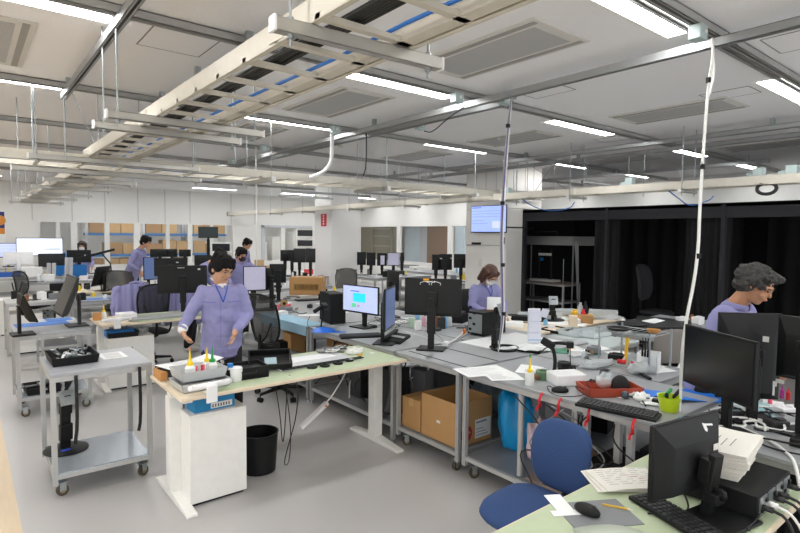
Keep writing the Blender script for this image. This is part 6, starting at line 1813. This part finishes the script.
D2 = lift_desk('rear light wood desk with papers where the bending man works', 1.2, 3.1, 10.65, 11.3, .78, None, grp='height-adjustable desks')
cabinet('white cabinet at the far left under the bench', .5, .9, 9.7, 10.2, .6)
cabinet('white cabinet by the left aisle in the distance', .45, .85, 11.6, 12.1, .62)

def bmon(lb, px, pyb, w_px, h_px, z, scr='off', back=True, ang=0, **kw):
    """a background monitor: px/pyb = where its stand meets the bench of height z"""
    q = at(px, pyb, z)
    d = (MC @ Vector((q.x, q.y, q.z - CAM_H))).y
    return monitor(lb, (q.x, q.y, z), facing(q, (180 if back else 0) + ang), w=w_px / FPX * d / max(.4, math.cos(math.radians(ang))), h=h_px / FPX * d, screen=scr, **kw)
def bm(lb, px, top, bot, w_px, base, z=.78, scr='off', back=True, ang=0, **kw):
    q = at(px, base, z); d = (MC @ Vector((q.x, q.y, q.z - CAM_H))).y
    k = d / FPX
    h_ = (bot - top) * k
    zc = (base - (top + bot) / 2) * k
    return monitor(lb, (q.x, q.y, z), facing(q, (180 if back else 0) + ang), w=w_px * k / max(.4, math.cos(math.radians(ang))), h=h_, zc=zc, screen=scr, **kw)
uig = [(.05, .1, .95, .14, M('ui_faint', '#c2c9e6', .5, emit=.7)), (.05, .3, .95, .33, M('ui_faint')), (.6, .55, .95, .7, M('ui_faint')), (.05, .5, .5, .53, M('ui_faint'))]
def Dq(px, py, d): return Vector((0, 0, CAM_H)) + (MC.transposed() @ Vector(((px - 400) / FPX, 1, (266.5 - py) / FPX))) * d
def bd(lb, px, top, bot, w_px, d, z, scr='off', back=True, ang=0, **kw):
    c = Dq(px, (top + bot) / 2, d); k = d / FPX
    q_ = settle(Vector((c.x, c.y, z)), .05); z = q_.z
    if math.hypot(q_.x - c.x, q_.y - c.y) < .5: c = Vector((q_.x, q_.y, c.z))
    return monitor(lb, (c.x, c.y, z), facing(c, (180 if back else 0) + ang), w=w_px * k / max(.4, math.cos(math.radians(ang))), h=(bot - top) * k, zc=c.z - z, screen=scr, **kw)
bd('large bright white screen on the far left bench', 40, 238, 256, 39, 13.5, .95, 'white', False, ui=uig, thick=.02)
bd('bright lilac screen cut by the left edge of the photo', 8, 243, 257.5, 26, 13.2, .95, 'on', False, ui=uig, thick=.02)
bd('white-backed monitor in front of the bright screens', 18.5, 252, 265, 25, 11.8, .85, body=white_pl)
bd('black monitor in front of the large bright screen', 52, 253.5, 267, 23, 12, .85, 'off', False)
bd('black monitor with a small pale sticker in front of the far left woman', 79, 250, 262.5, 21, 12.5, .85, sticker=[(-.12, .02, .03, .03, pale_sticker)])
bd('black monitor seen from the side at the left end of the light wood rear desk', 101, 266, 286, 12, 9.6, .78, 'off', True, 62, tilt=-.3)
bd('monitor with grey-blue screen right of the bending man', 150, 257, 280, 12, 10.4, .85, 'blue', False, 30)
bd('black monitor behind the hands of the bending man', 171, 258, 276, 31, 9.3, .85, sticker=[(-.1, .08, .04, .02, pale_sticker)])
bd('black monitor at the left of the row behind the bending man', 160, 249, 257, 18, 14, .85)
bd('black monitor in the middle of the row behind the bending man', 172, 249, 257, 10, 13.6, .85)
bd('black monitor at the right of the row behind the bending man', 185, 249.5, 256.5, 11, 13.5, .85)
bd('black monitor left of the bending person', 203, 255, 272, 16, 9.5, .85)
bd('monitor with blank lilac screen beside the standing man', 254, 266, 291, 22, 7, TZ, 'blank', False, 14, bezel=.01)
bd('black monitor with yellow note seen from behind, right of the lilac screen', 278.5, 264, 283, 16, 8.1, TZ, 'off', True, 8, sticker=[(.0, .0, .06, .05, ysticky)])
bd('dark tall monitor edge right of the lilac screen', 268, 268, 290, 5, 7.2, TZ, 'off', True, 50)
bd('large dark green wall screen in the far background', 224, 227, 238, 18.5, 14.3, .85, 'dark', False, thick=.02)
bd('black monitor inside a white frame with a white lamp ring', 221, 242, 253, 20, 13, .85, 'off', False, body=white_p, bezel=.04)
bd('upper black screen of the white double rack left of the column', 305, 229, 237.5, 17, 14, .3, 'off', False, body=white_p, bezel=.03)
bd('lower black screen of the white double rack left of the column', 305, 239, 247.5, 17, 13.8, .3, 'off', False, body=white_p, bezel=.03)
bd('far left one of the monitors beside the column', 285, 250, 261, 9, 12.6, .85); bd('second one of the monitors beside the column', 292, 250, 261, 6, 12.4, .85)
bd('left of two dark monitors standing beside the column', 299.5, 248.5, 262.5, 11.5, 12.4, .85, 'off', False)
bd('right of two dark monitors standing beside the column', 310.5, 248.5, 262.5, 10, 12.4, .85, 'off', False)
for i, (x, w_, tp, bt_, sc) in enumerate(((361.5, 9, 252, 265, 'off'), (371, 9, 252.5, 265.5, 'off'), (382, 10, 253, 265.8, 'off'), (393.5, 12, 252.5, 265.8, 'blank'), (402, 3.5, 252.5, 265, 'off'))):
    bd(['leftmost', 'second', 'third, with a small lilac window', 'fourth, with a lit lilac screen', 'rightmost'][i] + ' monitor of the row below the beige window', x, tp, bt_, w_, 13, .85, sc, False, ui=[(.35, .2, .75, .9, M('screen_lilac'))] if i == 2 else None)
for i, (x, w_, tp, bt_) in enumerate(((436, 8, 254.5, 270), (445.5, 13, 254, 270), (461, 14, 254, 268))):
    bd(['leftmost', 'middle', 'rightmost'][i] + ' of three black monitors left of the pillar, seen from behind', x, tp, bt_, w_, 11.3, .86, sticker=[(-.1, .08, .05, .02, pale_sticker)])

# blue crates, boxes, small equipment at the left
def simple(name, lb, cat, px, py, z, w_, d, h_, m_, rz=0, grp=None, bev=.004):
    q = hit(px, py) or settle(at(px, py, z))
    if z < .7:
        q = settle(at(px, py, z), .25); q.z = .307; h_ = min(h_, .4)
    b = MB(); b.box(-w_ / 2, -d / 2, 0, w_ / 2, d / 2, h_)
    return tag(b.build(name, m_, loc=q, rotz=facing(q, rz), bev=bev), lb, cat, grp)
for px, lb, w_ in ((63, 'left', .28), (78, 'right', .3)):
    q = at(px, 276.5, .82)
    open_box('blue_crate', 'bright blue plastic crate on the rear bench, %s one of two' % lb, 'crate', q, facing(q, 3), w_ * 1.1, .3, .26, blue_pl, .012, grp='blue crates')
crumple('blue_bag', 'blue crumpled bag above the blue crates', at(64, 264, 1.0), (.14, .12, .22), blue_pl, 'bag', 41)
simple('blue_crate', 'low blue crate with bottles at the far left', 'crate', 10, 280, .78, .4, .25, .1, M('navy_blue_plastic', '#1b55a8', .5))
for px, c_, lb in ((6, green_pl, 'green'), (9, yellow_pl, 'yellow'), (12, M('white_nozzle', '#e8e8e8', .5), 'white')):
    bottle('small bottle with %s nozzle in the far left blue crate' % lb, at(px, 279, .8), c_, .26, .03)
simple('machine', 'white bench instrument with dark display behind the far left trolley', 'instrument', 32, 276, .82, .38, .3, .2, white_pl)
simple('instrument_display', 'dark display window of the far left instrument', 'display', 31, 274.6, .86, .12, .02, .06, black_pl) if False else None
simple('machine', 'small white instrument right of the white bench instrument', 'instrument', 44, 280, .8, .3, .25, .12, white_pl)
simple('black_case', 'black case on the rear bench near the blue crates', 'case', 54, 287, .78, .3, .2, .13, black_mt)
for px in (49, 54, 67, 71):
    b = MB(); q = at(px, 277, .85); h_ = .3 if px < 60 else .42
    b.cb(0, 0, h_ / 2, .07, .05, h_, .12); b.cb(0, .03, .01, .16, .14, .02)
    tag(b.build('white_stand', M('silver_stand', '#c6c7ca', .4), loc=q, rotz=facing(q, 20), bev=.006), 'silver monitor stand without screen near the blue crates, %s' % {49: 'leftmost', 54: 'second', 67: 'third', 71: 'rightmost'}[px], 'stand')
simple('box', 'white box under the far left bench', 'box', 8, 305, .0, .4, .4, .6, white_p) if False else None
b = MB(); q = at(96, 262, 1.1)
t = thing('desk_lamp', 'black articulated lamp arm above the far left desks', 'lamp', at(99, 280, .8), facing(at(99, 280, .8), 0))
b = MB(); b.tube([(.25, 0, 0), (.22, 0, .35), (.05, 0, .58)], .016, 6); b.build('arm', dark_gy, t)
b = MB(); b.cb(-.05, 0, .55, .75, .07, .05, 0, -.28); b.build('lamp_head', black_pl, t, bev=.006)
for i, (px, py, w_) in enumerate(((8, 293, .5), (20, 291, .3), (32, 290, .5), (60, 290, .4), (120, 286.5, .6), (112, 288, .35), (35, 304, .5))):
    sheet('paper', 'white paper on a left background bench, ' + ['at the left edge', 'second from the left edge', 'third', 'below the crates', 'by the bending man', 'left of the bending man', 'on the low trolley'][i], 'paper', hit(px, py) or settle(at(px, py, .785 if i < 6 else .605), .2), .1 * i, w_ * .7, .25, paper)
for i, (px, py, w_) in enumerate(((103, 300.5, .4), (128, 298.5, .35), (70, 305, .3), (75, 281, .3))):
    q = hit(px, py) or settle(at(px, py, .783), .2); b = MB(); b.box(-w_ / 2, -.12, 0, w_ / 2, .12, .005)
    tag(b.build('blue_sheet', M('blue_sheet'), loc=q, rotz=.05), 'blue sheet on the left background benches, ' + ['left part of the blue-topped bench', 'right part of the blue-topped bench', 'nearest the trolley', 'by the crates'][i], 'sheet')
simple('laptop', 'flat grey laptop on the blue-topped rear bench', 'laptop', 126, 298, .786, .45, .3, .03, mid_gy)
for k, (px, c_) in enumerate(((149, yellow_pl), (152, green_pl), (155, yellow_pl))):
    bottle('milky bottle with %s nozzle in front of the bending man, %s' % (['yellow', 'green', 'yellow'][k], ['left', 'middle', 'right'][k]), at(px, 280.5, .785), c_, .28, .04)
# clutter under benches: black units
random.seed(90)
for i, (px, py) in enumerate(((20, 300), (50, 308), (112, 300), (120, 303), (130, 302), (60, 300), (190, 300), (215, 300), (270, 300), (340, 290), (420, 296), (445, 296))):
    q = at(px, py, .25); q.z = 0
    tower('black computer standing under a background bench, number %s from the left' % ['one', 'two', 'five', 'six', 'seven', 'four', 'eight', 'nine', 'ten', 'eleven', 'twelve', 'thirteen'][i] if False else 'black computer tower under the background benches', (q.x, q.y, .0), random.uniform(-.3, .3), .2, .4, .38, grp='towers under the background benches')
# items on background benches to the right of the man
for i, (px, py, z, w_, d, h_, m_, nm, lb) in enumerate((
    (260, 300, TZ, .22, .18, .06, dark_gy, 'telephone', 'dark telephone below the blank lilac screen'), (326, 300, TZ, .2, .14, .1, black_pl, 'terminal', 'black little terminal right of the carton'), (323, 293, TZ, .14, .1, .07, black_pl, 'small_device', 'small black device behind the terminal'),
    (305, 300, TZ, .35, .16, .02, black_pl, 'keyboard', 'black flat keyboard in front of the carton'), (269, 258 + 7, .95, .2, .2, .3, M('pale_box', '#c9ab82', .7), 'wooden_box', 'pale wooden box in the distance left of the black monitors'), (318, 271, .85, .2, .12, .12, M('red_white_sign', '#e24a4a', .6), 'red_card', 'left red card at the foot of the column'), (325, 272, .85, .2, .12, .12, M('red_white_sign'), 'red_card', 'right red card at the foot of the column'),
    (332, 281, .85, .25, .2, .12, black_pl, 'small_device', 'small black device right of the carton by the column'), (425, 265, .95, .5, .3, .06, white_p, 'white_board_stack', 'white panel stack below the glass doors'), (408, 264, .95, .6, .3, .1, M('mixed_grey', '#9a9a98', .5), 'machine', 'grey equipment between the monitor rows'), (373, 277, .55, .3, .2, .3, blue_pl, 'blue_bin', 'blue bin under the five-monitor bench'), (380, 277, .55, .2, .2, .3, M('pale_box'), 'small_box', 'pale box beside the blue bin'), (428, 283, .5, .3, .3, .25, cardboard, 'carton', 'carton under the three-monitor bench, left'), (440, 283, .5, .3, .3, .25, cardboard, 'carton', 'carton under the three-monitor bench, middle'), (452, 283, .5, .3, .3, .28, cardboard, 'carton', 'carton under the three-monitor bench, right'), (463, 282, .55, .25, .3, .25, cardboard, 'carton', 'carton by the pillar'),
    (222, 275, .8, .4, .3, .14, dark_gy, 'device', 'dark device behind the bending person'), (235, 285, .8, .3, .3, .1, mid_gy, 'device', 'grey device near the masked man'), (262, 268, .9, .5, .2, .15, M('pale_box'), 'box', 'pale open box beyond the lilac screen'),)):
    simple(nm, lb, nm.replace('_', ' ').replace('small ', ''), px, py, z, w_, d, h_, m_, random.uniform(-20, 20))
# extra blended clutter near the woman and trolley
for i, (px, py, z, r, h_, m_, lb) in enumerate(((575, 317, .785, .05, .1, M('amber_plastic'), 'orange-capped bottle'), (580, 318, .785, .035, .2, clear_pl, 'clear tall bottle'), (585, 319, .785, .03, .22, black_pl, 'black tool handle'), (583, 322, .785, .03, .16, red_pl, 'red-topped bottle'), (578, 323, .785, .04, .1, M('orange_wood'), 'wooden cup'), (590, 320, .785, .05, .08, M('pale_box'), 'pale cup'))):
    b = MB(); b.lathe([(r, 0), (r, h_ * .7), (r * .5, h_ * .85), (r * .5, h_), (0, h_)], n=14)
    tag(b.build('bottle' if 'bottle' in lb else 'tool_cup', m_, loc=at(px, py, z), smooth='auto'), lb + ' in the tool cluster on the light wood desk', 'bottle' if 'bottle' in lb else 'tool')
simple('cardboard_holder', 'small cardboard holder in the tool cluster', 'box', 585, 323, .785, .18, .12, .1, cardboard)
simple('wooden_stand', 'small wooden stand beneath the tool cluster', 'stand', 578, 326, .785, .1, .1, .12, wood_edge)
for i, (px, py, w_, d, h_) in enumerate(((556, 331, .3, .25, .03), (590, 335, .34, .3, .05), (575, 334, .3, .28, .05))):
    q = at(px, py, .765)
    open_box('tray', ['black', 'clear', 'second clear'][i] + ' shallow tray on the small white trolley', 'tray', q, 0, w_, d, h_, black_pl if i == 0 else clear_pl, .006)
simple('plastic_tray', 'clear plastic tray with yellow label behind the stand', 'tray', 565, 312, .785, .35, .2, .05, clear_pl)
simple('white_pad', 'white sheet under the bare stand on the light wood desk', 'sheet', 560, 323, .783, .6, .3, .004, paper, -10, bev=0)
simple('white_bag', 'white cloth bundle in front of the gloves', 'cloth', 512, 326, .785, .25, .2, .05, paper)
simple('black_mat', 'black equipment beneath the gloved hands', 'equipment', 513, 318, .785, .5, .2, .06, black_mt)
for i, (px, py, lb) in enumerate(((497, 308, 'left'), (535, 306, 'right'), (520, 309, 'middle'))):
    simple('clear_box', 'clear plastic box with yellow spots behind the woman\'s hands, %s' % lb, 'box', px, py, .85, .4, .25, .07, clear_pl, 20 * i)
simple('yellow_lump', 'yellow object behind the woman\'s hands', 'cap', 522, 304, .92, .05, .05, .05, yellow_pl)
# dark panels on the far cluttered bench
q = at(640, 322, .81)
b = MB()
b.cb(0, 0, .02, 1.1, .6, .03, .03); b.cb(-.2, .1, .05, .7, .5, .03, -.05, .03, .3)
tag(b.build('dark_boards', black_pl, loc=(6.2, 2.9, .8), rotz=.4, bev=.004), 'overlapping black panels on the dark cluttered bench', 'panel')
for i, (px, py, m_, lb) in enumerate(((632, 325, black_pl, 'black round disc'), (655, 322, paper, 'white curved sheet'), (612, 318, M('silver_panel'), 'silver sheet'))):
    q = at(px, py, .86); b = MB(); b.lathe([(.15, 0), (.17, .02), (.02, .03), (0, .03)], n=24) if i == 0 else b.cb(0, 0, .01, .3, .15, .008, .1)
    tag(b.build('disc' if i == 0 else 'sheet', m_, loc=q), lb + ' on the dark cluttered bench', 'disc' if i == 0 else 'sheet')
simple('yellow_edge_board', 'grey board with yellow front edge right of the black panels', 'board', 676, 326, .82, .5, .3, .02, mid_gy, 10)
simple('yellow_strip', 'yellow strip along the grey board edge', 'strip', 676, 330, .82, .4, .02, .015, yellow_pl, 10)
simple('clear_box', 'clear plastic box with blue edge left of the black panels', 'box', 603, 318, .8, .35, .2, .1, clear_pl)

clutter(301, 12, 1.3, 3.0, 10.7, 11.2, .78, 'the rear light wood desk')
clutter(302, 10, 1.35, 2.3, 9.35, 9.95, .78, 'the blue-topped rear bench')
clutter(303, 14, .5, 2.7, 13.95, 14.6, .85, 'the far left bench')
clutter(304, 12, 1.0, 2.6, 12.8, 13.25, .82, 'the bench with the blue crates', .2)
clutter(305, 14, 7.2, 8.7, 9.8, 10.8, .85, 'the five-monitor bench', .15)
clutter(306, 14, 5.5, 6.5, 10.9, 11.6, .85, 'the bench beside the column', .15)
clutter(307, 12, 4.4, 5.9, 12.6, 13.1, .85, 'the bench below the lamp ring monitor', .2)
clutter(308, 12, 7.3, 8.7, 7.8, 8.5, .86, 'the three-monitor bench', .15)
clutter(309, 12, 4.3, 5.6, 9.3, 9.8, .8, 'the bench behind the carton bench', .15)
clutter(310, 10, 9.5, 10.3, 8.6, 12.3, .85, 'the farthest bench along the right windows', .2)
clutter(311, 10, .5, 1.2, 9.7, 10.2, .78, 'the white bench at the far left', .15)
clutter(312, 10, 2.5, 3.3, 9.4, 9.95, .85, 'the bench left of the masked man', .12)
# ---- store beyond the windows
random.seed(100)
k = 0
def srack(x0, x1, y0, name_lb):
    t = thing('storage_rack', name_lb, 'rack', ((x0 + x1) / 2, y0, 0), 0, 'store racks')
    w_ = x1 - x0
    for z in (.5, 1.15, 1.8):
        b = MB(); b.box(-w_ / 2, -.35, z - .08, w_ / 2, .35, z); b.build('shelf', M('rack_blue', '#2b73b8', .5), t)
    for x in (-w_ / 2, w_ / 2):
        b = MB(); b.box(x - .04, -.35, 0, x + .04, -.28, 2.6); b.box(x - .04, .28, 0, x + .04, .35, 2.6); b.build('upright', M('rack_white', '#d8d8d8', .5), t)
for i, (x0, x1) in enumerate(((2.9, 4.4), (4.5, 5.9), (6.0, 7.2), (-.5, 1.2))):
    srack(x0, x1, 19.0, 'blue-beamed storage rack beyond the back windows, ' + ['left of the centre', 'centre', 'right', 'far left'][i])
    if i == 3: continue
    for z in (.5, 1.15, 1.8):
        x = x0 + .08
        while x < x1 - .35:
            w_ = random.uniform(.3, .5); h_ = random.uniform(.28, .5) if z > 1 else .5
            if random.random() < .85:
                b = MB(); b.box(-w_ / 2, -.25, 0, w_ / 2, .25, h_)
                o = b.build('carton', M('pale_carton', '#caa36c', .8) if random.random() < .7 else cardboard, loc=(x + w_ / 2, 18.95, z), bev=.004)
                tag(o, 'cardboard carton on a storage rack beyond the back window', 'box', 'cartons in the store')
            x += w_ + .02
for i, x in enumerate((8.6, 9.3, 10.2)):
    b = MB(); b.box(-.25, -.3, 0, .25, .3, 1.5 + .2 * i); tag(b.build('white_cabinet', white_p, loc=(x, 19.2, 0), bev=.006), 'white tall unit beyond the back window, %s' % ['left', 'middle', 'right'][i], 'cabinet')
# beige partitions and doors beyond the right windows
for i, (v0, v1, m_, lb) in enumerate(((11.4, 14.0, M('beige_blind', '#8f8468', .7), 'beige blind behind the left part of the right windows'), (9.6, 10.2, M('wood_panel', '#8a6240', .6), 'brown wooden partition beyond the windows'), (10.4, 10.9, M('pale_glass_door', '#cfe0ea', .4), 'pale glass door beyond the windows, left'), (10.25, 10.4, M('pale_frame'), 'white door frame beyond the windows'), (8.2, 8.8, M('pale_glass_door'), 'pale glass door beyond the windows, right'))):
    V0 = {0: uatX(358, 240, 13.2).y, 1: uatX(427, 240, 13.2).y, 2: uatX(405, 240, 13.2).y, 3: uatX(420, 240, 13.2).y, 4: uatX(455, 240, 13.2).y}[i]
    V1 = {0: uatX(398, 240, 13.2).y, 1: uatX(449, 240, 13.2).y, 2: uatX(420, 240, 13.2).y, 3: uatX(427, 240, 13.2).y, 4: uatX(464, 240, 13.2).y}[i]
    b = MB(); b.box(13.2, min(V0, V1), 0, 13.3, max(V0, V1), 2.4)
    tag(b.build('partition', m_), lb, 'partition')
b = MB()
y0, y1 = uatX(391, 240, 13.1).y, uatX(372, 240, 13.1).y
for z in (1.35, 1.75, 2.05): b.box(13.1, y0, z, 13.15, y1, z + .05)
for y in (y0, y1): b.box(13.1, y - .03, 0, 13.15, y + .03, 2.1)
tag(b.build('blind_frame', M('tan_frame', '#a99c80', .6)), 'tan frame in front of the beige blind', 'frame')
